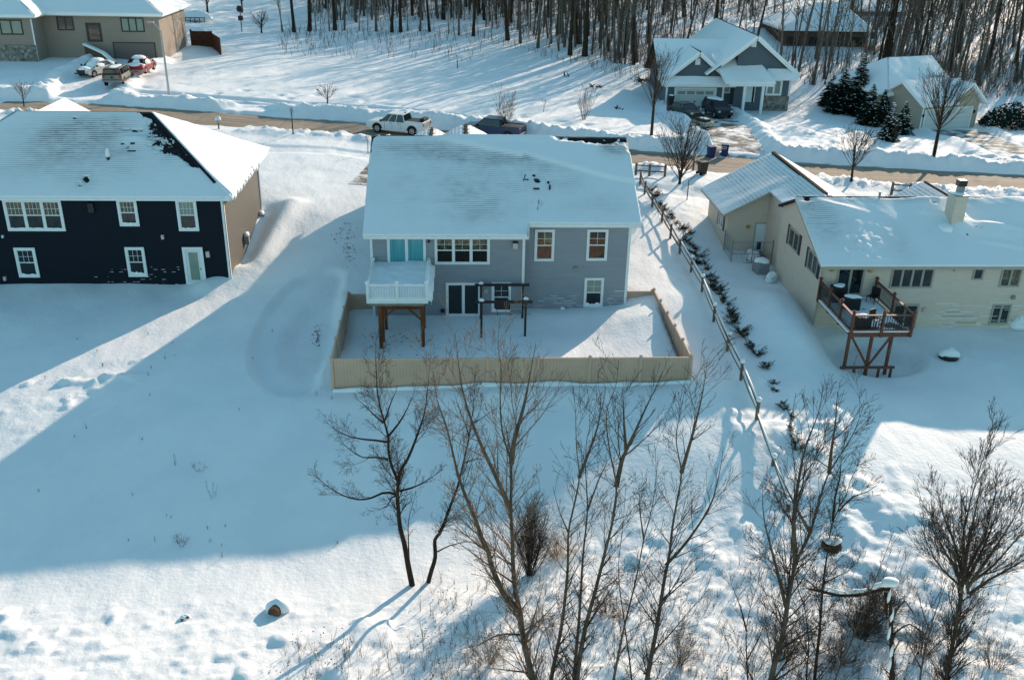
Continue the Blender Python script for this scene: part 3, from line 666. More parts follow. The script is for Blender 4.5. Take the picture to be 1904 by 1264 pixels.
# front gables seen over the ridge
for px, py, Y, hw, y0 in ((866, 229, 69.5, 3.2, 60.0), (803, 236, 71.0, 1.9, 61.0)):
    a = wp(px, py, Y); s = 0.5; g = MB(); zr = a.z-0.1; ze = zr-hw*s
    for sg in (-1, 1): g.slab([(a.x,y0,zr),(a.x,Y,zr),(a.x+sg*hw,Y,ze),(a.x+sg*hw,y0,ze)], 0.12)
    g.box(a.x-0.07, y0, zr-0.05, a.x+0.07, Y, zr+0.05)
    gr = g.build('front_gable_roof', SHINGB, H1)
    w_ = MB(); w_.prism([(a.x-hw+0.4,-1),(a.x-hw+0.4,ze+0.25),(a.x,zr-0.14),(a.x+hw-0.4,ze+0.25),(a.x+hw-0.4,-1)], lambda x, z: Vector((x,y0,z)), lambda x, z: Vector((x,Y-0.4,z)))
    w_.build('front_gable_wall', SID_GREY, H1)
    for sg in (-1, 1):
        c = [(a.x+sg*hw,y0,ze),(a.x+sg*hw,Y,ze),(a.x+sg*0.1,y0,zr-0.07),(a.x+sg*0.1,Y,zr-0.07)]
        if sg < 0: c = [c[1], c[0], c[3], c[2]]
        snow_sheet(gr, *c, 0.2, lambda u, v, X, Y_: 0.10+0.03*fbm(X*2, Y_*2, 8, 2)-0.13*sstep(0.93, 1.0, v)*(0.6+0.4*np.sin(Y_*5)), lambda u, v, X, Y_: 0.6+0*u if True else 0*u, course=0.3)
# windows and doors
def wrect(Y, x0, y0, x1, y1):
    xm, ym = (x0+x1)/2, (y0+y1)/2
    return wp(x0, ym, Y).x, wp(x1, ym, Y).x, wp(xm, y1, Y).z, wp(xm, y0, Y).z
YB1, YB2 = 50.39, 51.24
a0, a1, c0, c1 = wrect(YB1, 720, 436, 792, 501); dd = window(H1, F1, a0, a1, 2.85, 4.84, cols=2, hung=False, gl=CURT, name='patio_door')
a0, a1, c0, c1 = wrect(YB1, 808, 436, 911, 492); window(H1, F1, a0, a1, c0, 4.84, cols=3, rows=(2,2), gl=GLASSB, gu=GLASSR)
a0, a1, c0, c1 = wrect(YB1, 829, 526, 894, 590); window(H1, F1, a0, a1, 0.02, c1, cols=2, hung=False, gl=GLASSB, name='patio_door')
a0, a1, c0, c1 = wrect(YB1, 914, 525, 950, 580); window(H1, F1, a0, a1, c0, c1, gl=GLASSB, gu=GLASS, snow=0.10)
a0, a1, c0, c1 = wrect(YB2, 994, 427, 1031, 486); window(H1, F2, a0, a1, c0, c1, gl=GLASS, gu=GLASSR)
a0, a1, c0, c1 = wrect(YB2, 1091, 427, 1130, 485); window(H1, F2, a0, a1, c0, c1, gl=GLASS, gu=GLASS)
a0, a1, c0, c1 = wrect(YB2, 1086, 517, 1122, 571); window(H1, F2, a0, a1, c0, c1, gl=GLASSB, gu=GLASSS, snow=0.16)
p = wp(797, 447, 50.4); lamp(H1, F1, p.x, p.z, BLACKM)
q = MB(); p = wp(958, 455, 50.4); q.fbox(F1, p.x-0.13, p.x+0.13, 0, 0.2, p.z-0.2, p.z+0.12); b_ = q.build('wall_lamp', LAMPG, H1); q = MB(); q.fbox(F1, p.x-0.15, p.x+0.15, 0, 0.24, p.z+0.125, p.z+0.2); q.build('lamp_cap', BLACKM, b_)
for px, py, F, mm in ((1070, 499, F2, GREYM), (903, 540, F1, LAMPG), (823, 577, F1, BLACKM), (1046, 573, F2, SNOWP)):
    p = wp(px, py, F[0].y); q = MB(); q.fbox(F, p.x-0.11, p.x+0.11, 0, 0.13, p.z-0.10, p.z+0.10); q.build('wall_vent', mm, H1)
# wind-plastered snow on the lower courses
q = MB()
for (xa, xb, za, zb_, n) in ((4.0, 7.1, 0.1, 0.9, 20), (8.45, 9.5, 0.3, 1.3, 14), (2.2, 3.4, 0.2, 0.6, 3)):
    for k in range(n):
        row = 0.15*round(RNG.uniform(za, zb_)/0.15); x = RNG.uniform(xa, xb); l = RNG.uniform(0.4, 1.6)*(1.2-row*0.5)
        F = F2 if x > XM else F1
        if 7.1 < x+l/2 < 8.45 and row > 0.05: continue
        q.fbox(F, x, min(x+l, 9.5), 0.004, 0.028, row+0.005, row+RNG.uniform(0.012, 0.028))
q.build('wall_snow', SNOWP, H1)
# vents on the roof
for px, py, hh, ww in ((979,337,0.13,0.22),(996,337,0.13,0.22),(997,352,0.10,0.36),(1022,356,0.34,0.09),(1003,341,0.14,0.12)):
    y = 50.0
    for k in range(30):
        p = wp(px, py, y)
        if p.z <= z1(y)+0.0: break
        y += 0.3
    for k in range(12):
        y -= 0.02 if wp(px, py, y).z < z1(y) else -0.02
    p = wp(px, py, y); q = MB()
    if ww < 0.1: q.lathe((p.x, p.y, p.z-0.1), [(0.06,0),(0.06,hh+0.1),(0.07,hh+0.1),(0.07,hh+0.14)], 8)
    else: q.box(p.x-ww/2, p.y-ww/2, p.z-0.1, p.x+ww/2, p.y+ww/2, p.z+hh)
    q.build('roof_vent', BLACKM, ROOF1, bevel=0.02)

# balcony (part of the house)
DK = MB(); dx0, dx1 = -4.93, -1.72; dy0 = 46.3; dz = 2.66
DK.box(dx0, dy0, dz-0.17, dx1, 50.44, dz); DECK = DK.build('balcony', TRIM, H1)
q = MB(); q.box(dx0+0.1, dy0+0.35, dz-0.45, dx1-0.1, dy0+0.45, dz-0.172); q.box(dx0+0.2, dy0+0.05, dz-0.33, dx1-0.2, 50.3, dz-0.172); q.build('underside_beam', CONC, DECK)
q = MB()
def rail(q, a, b, zb, h=0.82, bal=0.13, bw=0.035, rw=0.08):
    a = Vector(a); b = Vector(b); L = (b-a).length
    q.bar((a.x,a.y,zb+h), (b.x,b.y,zb+h), rw, 0.06); q.bar((a.x,a.y,zb+0.1), (b.x,b.y,zb+0.1), rw*0.7, 0.05)
    n = int(L/bal)
    for k in range(1, n): p = a.lerp(b, k/n); q.box(p.x-bw/2, p.y-bw/2, zb+0.1, p.x+bw/2, p.y+bw/2, zb+h)
rail(q, (dx0+0.07,dy0+0.07,0), (dx1-0.07,dy0+0.07,0), dz); rail(q, (dx0+0.07,dy0+0.07,0), (dx0+0.07,50.4,0), dz); rail(q, (dx1-0.07,dy0+0.07,0), (dx1-0.07,50.4,0), dz)
q.build('balustrade', TRIM, DECK)
for x, y in ((dx0+0.07,dy0+0.07),((dx0+dx1)/2,dy0+0.07),(dx1-0.07,dy0+0.07),(dx0+0.07,50.3),(dx1-0.07,50.3)):
    q = MB(); q.box(x-0.07,y-0.07,dz,x+0.07,y+0.07,dz+0.90); q.box(x-0.09,y-0.09,dz+0.90,x+0.09,y+0.09,dz+0.94); q.build('newel_post', TRIM, DECK)
def blob(name, cx, cy, cz, rx, ry, rz, seed, parent=None, mat_=None, flat=0.3, n=14, **kw):
    """lump of snow: flattened noisy dome"""
    b = MB(); vs = []; r_ = random.Random(seed); ph = [r_.uniform(0, 6.28) for _ in range(4)]
    for i in range(n//2+1):
        e = math.pi/2*i/(n//2)
        for k in range(n):
            a = 2*math.pi*k/n; w_ = 1+0.13*math.sin(2*a+ph[0])+0.08*math.sin(3*a+ph[1])+0.05*math.sin(5*a+ph[2])
            vs.append((cx+rx*math.cos(e)*math.cos(a)*w_, cy+ry*math.cos(e)*math.sin(a)*w_, cz+rz*(math.sin(e)**0.8)*(1+0.08*math.sin(a*2+ph[3]))))
    fs = [(i*n+k, i*n+(k+1) % n, (i+1)*n+(k+1) % n, (i+1)*n+k) for i in range(n//2) for k in range(n)]
    fs.append(tuple(range(n-1, -1, -1)))
    b.add(vs, fs); return b.build(name, mat_ or SNOWP, parent, smooth=True, **kw)
# snow heaped on the balcony floor, spilling through the right rail
gx, gy = np.meshgrid(np.linspace(dx0+0.1, dx1+0.28, 40), np.linspace(dy0-0.02, 50.4, 44))
gz = dz+0.50+0.14*fbm(gx*0.9, gy*0.9, 140, 3)-0.42*(1-sstep(0, 0.6, gy-dy0+0.02))-0.25*sstep(-0.1, 0.25, gx-dx1+0.1*fbm(gx*3, gy*3, 141, 3))+0.16*sstep(1.2, 3.4, gy-dy0)
gz[0,:] = dz-0.02; gz[:,-1] = dz-0.28; gz[:,0] -= 0.1
gx[:,-1] = dx1+0.2+0.12*fbm(gy[:,-1]*2, gy[:,-1], 142, 3)
gx[:,-2] = gx[:,-1]+0.02
off = ORG[DECK.name]; o = grid_mesh('balcony_snow', SNOW, gx-off.x, gy-off.y, gz-off.z, kind=None); o.parent = DECK; ORG[o.name] = off
q = MB()
for (ax, ay), (bx, by), zc, rr in (((dx1-0.07,dy0+0.1),(dx1-0.05,50.2),dz+0.87,0.11),((dx0+0.1,dy0+0.07),(dx1-0.1,dy0+0.07),dz+0.86,0.04)):
    n = 12; q.tube([Vector((ax+(bx-ax)*k/n, ay+(by-ay)*k/n, zc+0.02*math.sin(k*1.7))) for k in range(n+1)], [rr*(0.75+0.35*math.sin(k*1.3)**2) for k in range(n+1)], 8)
for x, y in ((dx0+0.07,dy0+0.07),((dx0+dx1)/2,dy0+0.07),(dx1-0.07,dy0+0.07)): q.lathe((x,y,dz+0.94), [(0.11,-0.01),(0.12,0.05),(0.08,0.12),(0.01,0.14)], 8)
q.build('rail_snow', SNOWP, DECK, smooth=True)
for x, y in ((-4.26,dy0+0.12),(-2.03,dy0+0.12),(-4.2,dy0+0.85),(-2.1,dy0+0.85),(-4.15,48.7),(-2.05,48.7)):
    q = MB(); t_ = 0.095 if y < dy0+0.7 else 0.08; q.box(x-t_, y-t_, th(x,y)-0.3, x+t_, y+t_, dz-0.34)
    q.build('support_post', CEDAR, DECK, bevel=0.01)
q = MB(); q.bar((-4.2,dy0+0.12,1.5), (-3.35,dy0+0.12,2.25), 0.09); q.bar((-2.08,dy0+0.12,1.5), (-2.9,dy0+0.12,2.25), 0.09); q.box(-4.4,dy0+0.26,2.05,-1.9,dy0+0.33,2.28); q.build('knee_brace', CEDAR, DECK)

# ------------------------------------------------------------------ navy house (left)
H2 = thing('navy_house', 'dark navy house with a hip roof and white-trimmed windows, at the left edge', 'house', (-24, 61, 0))
F3 = FB(55.6); NX0, NX1 = -32.8, -14.15; nz = 5.62
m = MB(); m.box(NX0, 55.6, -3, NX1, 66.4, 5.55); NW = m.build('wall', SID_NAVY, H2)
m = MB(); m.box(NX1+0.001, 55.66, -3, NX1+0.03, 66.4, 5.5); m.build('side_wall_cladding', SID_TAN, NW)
m = MB(); m.fbox(F3, NX1-0.1, NX1+0.06, 0, 0.03, -0.3, 5.5); m.box(NX1+0.03, 55.57, -0.3, NX1+0.06, 55.75, 5.5); m.build('corner_trim', TRIM, H2)
ex0, ex1, ey0, ey1 = -33.3, -13.6, 55.15, 66.95; rx0, rx1, ry, rz = -27.6, -19.3, 61.05, 9.32
R2 = MB()
R2.slab([(ex0,ey0,nz),(ex1,ey0,nz),(rx1,ry,rz),(rx0,ry,rz)], 0.12); R2.slab([(ex1,ey0,nz),(ex1,ey1,nz),(rx1,ry,rz)], 0.12)
R2.slab([(ex1,ey1,nz),(ex0,ey1,nz),(rx0,ry,rz),(rx1,ry,rz)], 0.12); R2.slab([(ex0,ey1,nz),(ex0,ey0,nz),(rx0,ry,rz)], 0.12)
R2.bar((rx1,ry,rz+0.02),(ex1-0.9,ey0+0.9,nz+0.66),0.3,0.10); R2.bar((rx0,ry,rz+0.02),(ex0,ey0,nz+0.05),0.3,0.10); R2.bar((rx0,ry,rz),(rx1,ry,rz),0.25,0.08)
ROOF2 = R2.build('roof', SHING, H2)
m = MB(); m.box(ex0, ey0-0.11, nz-0.18, ex1, ey0-0.005, nz-0.03); m.box(ex1+0.005, ey0, nz-0.18, ex1+0.11, ey1, nz-0.03); m.box(ex0+0.1, ey0+0.02, nz-0.2, ex1-0.1, 55.58, nz-0.16); m.build('gutter', TRIM, ROOF2)
m = MB(); m.tube([Vector((NX1+0.07,65.9,5.4)),Vector((NX1+0.07,65.9,0.5))], [0.05,0.05], 8); m.build('downspout', TRIM, H2)
def t2(u, v, X, Y):
    t = 0.11+0.02*fbm(X*0.7, Y*0.7, 111, 3)
    hip = np.clip((u-0.5)/0.5, 0, 1)
    bare = 1.9*np.exp(-((u-0.985)/0.030)**2)*sstep(0.28, 0.42, v)+1.6*G2(u, v, 0.955, 1.0, 0.06, 0.05)+1.25*G2(u, v, 0.905, 0.60, 0.075, 0.13)+1.35*G2(u, v, 0.945, 0.80, 0.05, 0.09)
    bare += 1.1*G2(u, v, 0.80, 0.78, 0.07, 0.025)+1.3*G2(u, v, 0.575, 0.20, 0.014, 0.05)+1.0*G2(u, v, 0.555, 0.135, 0.016, 0.03)+1.5*G2(u, v, 0.745, 0.575, 0.012, 0.02)
    bare += 0.8*G2(u, v, 0.45, 0.93, 0.03, 0.02)+1.5*np.exp(-(u/0.008)**2)*sstep(0.5, 0.6, v)
    t -= 0.28*np.clip(bare*(1+1.5*fbm(X*2.6, Y*3.6, 113, 5, 0.7))-0.5, 0, 1.0)
    t += 0.12*G2(u, v, 0.80, 0.68, 0.08, 0.09)*(v < 0.7)+0.10*G2(u, v, 0.75, 0.9, 0.12, 0.05)
    return t
def h2(u, v, X, Y):
    a = 1.15*G2(u, v, 0.50, 0.72, 0.28, 0.22)+0.8*G2(u, v, 0.72, 0.80, 0.15, 0.10)+0.75*G2(u, v, 0.55, 0.45, 0.25, 0.25)+1.2*G2(u, v, 0.93, 0.65, 0.09, 0.22)+0.7*G2(u, v, 0.57, 0.17, 0.03, 0.10)+0.2*G2(u, v, 0.3, 0.3, 0.3, 0.2)
    return a*(1-0.8*G2(u, v, 0.80, 0.66, 0.08, 0.08))*(0.85+0.5*fbm(X*0.6, Y*0.6, 115, 3))
snow_sheet(ROOF2, (ex0,ey0,nz), (ex1,ey0,nz), (rx0,ry,rz), (rx1,ry,rz), 0.075, t2, h2)
snow_sheet(ROOF2, (ex1,ey0,nz), (ex1,ey1,nz), (rx1,ry,rz), (rx1,ry+0.02,rz), 0.12, lambda u, v, X, Y: 0.16+0.10*fbm(X*0.35+Y*0.4, Y*0.25-X*0.2, 117, 3)+0.10*(1-v)+0.15*G2(u, v, 0.1, 0.05, 0.12, 0.12), over=0.1)
snow_sheet(ROOF2, (ex1,ey1,nz), (ex0,ey1,nz), (rx1,ry,rz), (rx0,ry,rz), 0.4, lambda u, v, X, Y: 0.12+0*u)
snow_sheet(ROOF2, (ex0,ey1,nz), (ex0,ey0,nz), (rx0,ry+0.02,rz), (rx0,ry,rz), 0.4, lambda u, v, X, Y: 0.12+0*u)
# overhanging snow cornice at the right hand eave corner
q = MB()
for k in range(16):
    y = ey0-0.05+k*0.55; q.lathe((ex1+0.05+0.05*math.sin(k*2.1), y, nz-0.22-0.10*abs(math.sin(k*1.3))), [(0.02,0),(0.16,0.12),(0.24,0.3),(0.14,0.46),(0.02,0.5)], 7, 1, 1.9)
q.build('snow_cornice', SNOWP, ROOF2, smooth=True)
g = MB(); a = wp(97, 192, 66); g.slab([(a.x,61,a.z-0.1),(a.x,68,a.z-0.1),(a.x+4.4,68,a.z-2.6),(a.x+4.4,61,a.z-2.6)], 0.12); g.slab([(a.x,61,a.z-0.1),(a.x,68,a.z-0.1),(a.x-4.4,68,a.z-2.6),(a.x-4.4,61,a.z-2.6)], 0.12)
gr = g.build('front_gable_roof', SHING, H2)
snow_sheet(gr, (a.x+4.4,61,a.z-2.6), (a.x+4.4,68,a.z-2.6), (a.x,61,a.z-0.1), (a.x,68,a.z-0.1), 0.3, lambda u, v, X, Y: 0.12+0*u)
snow_sheet(gr, (a.x-4.4,68,a.z-2.6), (a.x-4.4,61,a.z-2.6), (a.x,68,a.z-0.1), (a.x,61,a.z-0.1), 0.3, lambda u, v, X, Y: 0.12-0.15*sstep(0.85, 1, v))
w_ = MB(); w_.prism([(a.x-4,-1),(a.x-4,a.z-2.5),(a.x,a.z-0.25),(a.x+4,a.z-2.5),(a.x+4,-1)], lambda x, z: Vector((x,62,z)), lambda x, z: Vector((x,67.6,z))); w_.build('front_gable_wall', SID_NAVY, H2)
YN = 55.54
def nwin(x0, y0, x1, y1, **k):
    # the pixel columns are taken at the mid height of the leaning rectangle
    a0, a1, c0, c1 = wrect(YN, x0, y0, x1, y1); return window(H2, F3, a0, a1, c0, min(c1, 5.4), tw=0.15, **k)
nwin(9, 371, 117, 430, cols=3, rows=(4,2), gl=GLASS, gu=GLASSR, snow=0.06)
nwin(219, 370, 256, 421, rows=(4,2), gl=GLASS, gu=GLASSR, snow=0.08); nwin(329, 370, 367, 430, rows=(4,2), gl=GLASS, gu=GLASSS, snow=0.08)
nwin(30, 461, 69, 516, rows=(3,2), gl=GLASSB, snow=0.10); nwin(235, 460, 271, 515, rows=(3,2), gl=GLASSB, snow=0.18)
nwin(-92, 371, -40, 430, cols=2, rows=(2,2), gl=GLASS)
a0, a1, c0, c1 = wrect(YN, 342, 460, 380, 527); m = MB(); ring(m, F3, a0, a1, 0.0, c1, 0.16, 0, 0.06); dr = m.build('entry_door', TRIM, H2)
m = MB(); m.fbox(F3, a0+0.16, a1-0.16, 0.002, 0.03, 0.05, c1-0.16); d2 = m.build('door_leaf', DOORW, dr)
m = MB(); m.fbox(F3, a0+0.34, a1-0.34, 0.03, 0.04, 0.30, c1-0.34); m.build('pane', GLASSS, dr)
m = MB(); m.fbox(F3, a1-0.27, a1-0.22, 0.03, 0.09, 1.0, 1.06); m.build('handle', BLACKM, dr)
for px, py, s, mm in ((170, 386, 0.28, BLACKM), (303, 440, 0.13, LAMPG), (387, 472, 0.18, LAMPG), (10, 517, 0.12, LAMPG), (6, 439, 0.08, TRIM)):
    p = wp(px, py, 55.6); q = MB(); q.fbox(F3, p.x-s*0.6, p.x+s*0.6, 0, 0.15, p.z-s, p.z+s); q.build('wall_vent', mm, H2)
q = MB()
for k in range(34):
    row = 0.16*round(RNG.uniform(0.1, 1.1)**1.6/0.16); x = RNG.uniform(-22.5, -17.2) if k < 50 else RNG.uniform(-33, -22); l = RNG.uniform(0.02, 0.25)
    q.fbox(F3, x, x+l, 0.004, 0.02, row+0.005, row+0.02)
q.build('wall_snow', SNOWP, H2)
def roofat(px, py, plane, y0, y1):
    for k in range(40):
        y = (y0+y1)/2
        if wp(px, py, y).z > plane(y): y0 = y
        else: y1 = y
    return wp(px, py, y)
pl2 = lambda y: nz+(rz-nz)*(y-ey0)/(ry-ey0)
for px, py, sx, sy, sz in ((229,271,0.22,0.22,0.15),(248,271,0.26,0.26,0.2),(246,283,0.5,0.28,0.12)):
    p = roofat(px, py, pl2, ey0, ry); q = MB(); q.box(p.x-sx/2, p.y-sy/2, p.z-0.1, p.x+sx/2, p.y+sy/2, p.z+sz); q.build('roof_vent', BLACKM, ROOF2, bevel=0.02)
p = roofat(202, 300, pl2, ey0, ry); q = MB(); q.lathe((p.x,p.y,p.z-0.1), [(0.09,0),(0.09,0.3),(0.11,0.3),(0.11,0.36)], 9); v_ = q.build('vent_pipe', BLACKM, ROOF2); q = MB(); q.lathe((p.x,p.y,p.z+0.26), [(0.1,0),(0.13,0.1),(0.12,0.35),(0.05,0.5)], 8); q.build('pipe_snow', SNOWP, v_, smooth=True)
for px, py in ((486,405),(458,445)):
    p = xp(px, py, -14.0); q = MB(); q.box(-14.11, p.y-0.2, p.z-0.3, -13.8, p.y+0.2, p.z+0.3); b_ = q.build('utility_meter', GREYM, H2, bevel=0.03)
    blob('meter_snow', -13.95, p.y, p.z+0.28, 0.2, 0.3, 0.22, 5, b_)

# ------------------------------------------------------------------ cream house (right)
H3 = thing('cream_house', 'cream-sided house with chimney and attached garage wing, right side of photo', 'house', (28, 54, 0))
CX = 19.95; CE, CZ, CRY, CS = 48.0, 3.95, 53.4, 0.42; CRZ = CZ+CS*(CRY-CE); F4 = FB(48.4); F5 = FL(CX)
m = MB(); m.prism([(48.4,-3),(48.4,3.95),(CRY,CRZ-0.14),(56.0,5.0),(56.0,-3)], lambda a, z: Vector((CX,a,z)), lambda a, z: Vector((42,a,z)))
m.prism([(56.001,-3),(56.001,4.95),(59.999,4.95),(59.999,-3)], lambda a, z: Vector((20.35,a,z)), lambda a, z: Vector((23.4,a,z)))
m.prism([(17.72,-3),(17.72,3.45),(20.35,4.98),(20.35,-3)], lambda a, z: Vector((a,60.0,z)), lambda a, z: Vector((a,65.0,z)))
m.box(20.351, 60.001, -1, 26.3, 64.99, 3.4)
m.build('wall', SID_CREAM, H3)
m = MB(); m.slab([(19.72,CE,CZ),(44,CE,CZ),(44,CRY,CRZ),(19.72,CRY,CRZ)], 0.14); m.slab([(19.72,CRY,CRZ),(44,CRY,CRZ),(44,59.3,CRZ-CS*5.9),(24.5,59.3,CRZ-CS*5.9),(19.72,56.3,CRZ-CS*2.9)], 0.14)
GS = 0.536; gz = lambda x: 3.45+GS*(x-17.2)
m.slab([(17.2,59.3,gz(17.2)),(17.2,65.5,gz(17.2)),(22.05,65.5,gz(22.05)),(22.05,53.9,gz(22.05)),(20.1,56.3,gz(20.1)),(20.1,59.3,gz(20.1))], 0.14)
m.slab([(22.05,54.6,gz(22.05)),(22.05,65.5,gz(22.05)),(26.9,65.5,gz(17.2)),(26.9,56.0,gz(17.2))], 0.14)
m.bar((22.05,54.8,gz(22.05)+0.02),(22.05,65.5,gz(22.05)+0.02),0.22,0.2); ROOF3 = m.build('roof', SHINGB, H3)
m = MB(); m.box(19.72, CE-0.12, CZ-0.16, 44, CE-0.005, CZ-0.02); m.bar((19.70,CE,CZ-0.09),(19.70,CRY,CRZ-0.09),0.03,0.2); m.bar((17.2,59.28,gz(17.2)-0.09),(20.1,59.28,gz(20.1)-0.09),0.03,0.2)
m.bar((17.18,59.3,gz(17.2)-0.08),(17.18,65.5,gz(17.2)-0.08),0.04,0.14); m.tube([Vector((19.9,48.33,3.8)),Vector((19.9,48.33,0.4))], [0.05,0.05], 8); m.build('gutter', TRIMT, ROOF3)
def t3(u, v, X, Y):
    t = 0.12+0.03*fbm(X*0.5, Y*0.5, 121, 3)
    clod = G2(u, v, 0.13, 0.28, 0.07, 0.26)
    t += 0.10*clod*np.maximum(0, fbm(X*2.6, Y*2.6, 122, 4))*2
    t += 0.10*sstep(0.0, 0.06, v-0.80+0.25*np.clip((u-0.15)/0.4, -1, 1.5))*sstep(0.25, 0.3, u)*(1-sstep(0.38, 0.40, u))
    for k, (cu, cv, sl) in enumerate(((0.095, 0.86, -1.6), (0.45, 0.28, -1.1), (0.47, 0.55, -0.9))):   # wind ridges running down to the right
        e = v-cv-sl*(u-cu); t += 0.11*np.exp(-(e/0.035)**2)*np.exp(-((u-cu)/0.05)**2)
    bare = 1.1*G2(u, v, 0.02, 0.98, 0.035, 0.05)+1.2*G2(u, v, 0.335, 0.93, 0.010, 0.06)+0.8*sstep(0.975, 1.0, v)*(0.8+0.6*fbm(X*1.2, Y, 125, 3))*(u > 0.12)+0.9*G2(u, v, 0.405, 0.50, 0.007, 0.035)+0.8*G2(u, v, 0.415, 0.53, 0.004, 0.02)
    t += 0.22*G2(u, v, 0.372, 0.60, 0.025, 0.14)+0.30*G2(u, v, 0.62, 0.85, 0.16, 0.22)+0.16*G2(u, v, 0.44, 0.5, 0.05, 0.12)+0.05*fbm(X*0.8+Y*0.6, Y*0.35, 126, 3)
    t -= 0.28*np.clip(bare*(1+0.7*fbm(X*3, Y*3, 123, 3))-0.45, 0, 1); return t
def h3(u, v, X, Y): return (1.0*G2(u, v, 0.03, 0.85, 0.05, 0.2)+0.7*G2(u, v, 0.05, 0.55, 0.06, 0.3)+0.4*G2(u, v, 0.20, 0.30, 0.035, 0.3)+0.5*G2(u, v, 0.3, 0.95, 0.2, 0.05))*(0.85+0.4*fbm(X, Y, 124, 3))
snow_sheet(ROOF3, (19.72,CE,CZ), (44,CE,CZ), (19.72,CRY,CRZ), (44,CRY,CRZ), 0.10, t3, h3)
snow_sheet(ROOF3, (44,59.3,CRZ-CS*5.9), (24.5,59.3,CRZ-CS*5.9), (44,CRY,CRZ), (19.72,CRY,CRZ), 0.4, lambda u, v, X, Y: 0.13+0*u)
def tgar(u, v, X, Y): return 0.09+0.015*fbm(X, Y, 131, 3)+0.05*G2(u, v, 0.9, 0.5, 0.1, 0.6)-0.2*sstep(0.965, 1.0, v)
hg = lambda u, v, X, Y: 0.50*sstep(0.05, 0.4, v)*(1-sstep(0.90, 1.0, v))*(0.9+0.4*fbm(X*0.8, Y*0.8, 132, 3))
snow_sheet(ROOF3, (17.2,65.5,gz(17.2)), (17.2,59.3,gz(17.2)), (22.05,65.5,gz(22.05)), (22.05,59.3,gz(22.05)), 0.09, tgar, hg, course=0.26)
snow_sheet(ROOF3, (20.1,59.28,gz(20.1)), (20.1,56.3,gz(20.1)), (22.05,59.28,gz(22.05)), (22.05,53.9,gz(22.05)), 0.09, tgar, hg, course=0.26)
snow_sheet(ROOF3, (26.9,56.0,gz(17.2)), (26.9,65.5,gz(17.2)), (22.05,54.8,gz(22.05)), (22.05,65.5,gz(22.05)), 0.25, lambda u, v, X, Y: 0.13-0.16*sstep(0.97, 1, v))
# front gable over the ridge
g = MB(); ax, ay, az = 30.8, 61.2, 5.45
a_ = wp(1720, 336, ay); ax, az = a_.x, a_.z-0.1
for sg in (-1, 1): g.slab([(ax,54.5,az),(ax,ay,az),(ax+sg*4.2,ay,az-2.2),(ax+sg*4.2,54.5,az-2.2)], 0.12)
g.bar((ax,54.5,az),(ax,ay,az),0.16,0.16); gr = g.build('front_gable_roof', SHINGB, H3)
snow_sheet(gr, (ax-4.2,ay,az-2.2), (ax-4.2,54.5,az-2.2), (ax,ay,az), (ax,54.5,az), 0.15, lambda u, v, X, Y: 0.10-0.12*sstep(0.96, 1, v), lambda u, v, X, Y: 0.6+0*u, course=0.26)
snow_sheet(gr, (ax+4.2,54.5,az-2.2), (ax+4.2,ay,az-2.2), (ax,54.5,az), (ax,ay,az), 0.3, lambda u, v, X, Y: 0.12-0.15*sstep(0.96, 1, v))
w_ = MB(); w_.prism([(ax-3.8,-1),(ax-3.8,az-2.15),(ax,az-0.16),(ax+3.8,az-2.15),(ax+3.8,-1)], lambda x, z: Vector((x,60.01,z)), lambda x, z: Vector((x,ay-0.4,z))); w_.build('front_gable_wall', SID_CREAM, H3)
# chimney
pl3 = lambda y: CZ+CS*(y-CE)
cb = roofat(1777, 424, pl3, CE, CRY); q = MB(); cx0, cx1, cy0, cy1 = cb.x-0.33, cb.x+0.36, cb.y, cb.y+1.0; ct = wp(1790, 366, cb.y).z
q.box(cx0, cy0, cb.z-0.8, cx1, cy1, ct); CH = q.build('chimney', SID_CREAM, ROOF3)
q = MB(); q.box(cx0-0.05, cy0-0.05, ct, cx1+0.05, cy1+0.05, ct+0.06); q.box(cx0+0.2, cy0+0.3, ct+0.06, cx1-0.15, cy0+0.62, ct+0.5); q.build('chimney_cap', GREYM, CH)
q = MB(); q.box(cx0+0.13, cy0+0.25, ct+0.5, cx1-0.08, cy0+0.70, ct+0.85); q.build('flue_cowl', BLACKM, CH, bevel=0.03)
blob('cap_snow', (cx0+cx1)/2-0.05, cy0+0.5, ct+0.05, 0.4, 0.5, 0.12, 7, CH)
blob('drift', cx0-0.3, cy0+0.3, cb.z-0.1, 0.5, 0.9, 0.4, 8, ROOF3); blob('drift', cx1+0.5, cy0-0.1, cb.z-0.2, 0.7, 0.6, 0.3, 9, ROOF3)
for px, py, s in ((1811,424,0.22),(1797,441,0.07),(1824,419,0.09)):
    p = roofat(px, py, pl3, CE, CRY); q = MB(); q.lathe((p.x,p.y,p.z-0.05), [(s,0),(s,0.1),(s*1.2,0.18),(s*0.7,0.25)], 10); q.build('roof_vent', BLACKM, ROOF3)
p = roofat(1634, 372, pl3, CE, CRY+0.1); q = MB(); q.lathe((p.x,p.y,p.z-0.1), [(0.07,0),(0.07,0.55),(0.09,0.55),(0.09,0.6)], 9); q.build('vent_pipe', GREYM, ROOF3)
YC = 48.34
def cwin(x0, y0, x1, y1, **k):
    a0, a1, c0, c1 = wrect(YC, x0, y0, x1, y1); k.setdefault('trim', TRIMT); return window(H3, F4, a0, a1, c0, min(c1, 3.76), tw=0.07, hung=False, **k)
a0, a1, c0, c1 = wrect(YC, 1555, 497, 1606, 549); window(H3, F4, a0, a1, c0, 3.76, cols=2, hung=False, gl=GLASSB, tw=0.08, trim=TRIMT, name='patio_door')
cwin(1657, 498, 1736, 536, cols=4, gl=GLASS); cwin(1810, 497, 1830, 521, cols=1, gl=GLASS); cwin(1861, 498, 1899, 534, cols=2, gl=GLASSR)
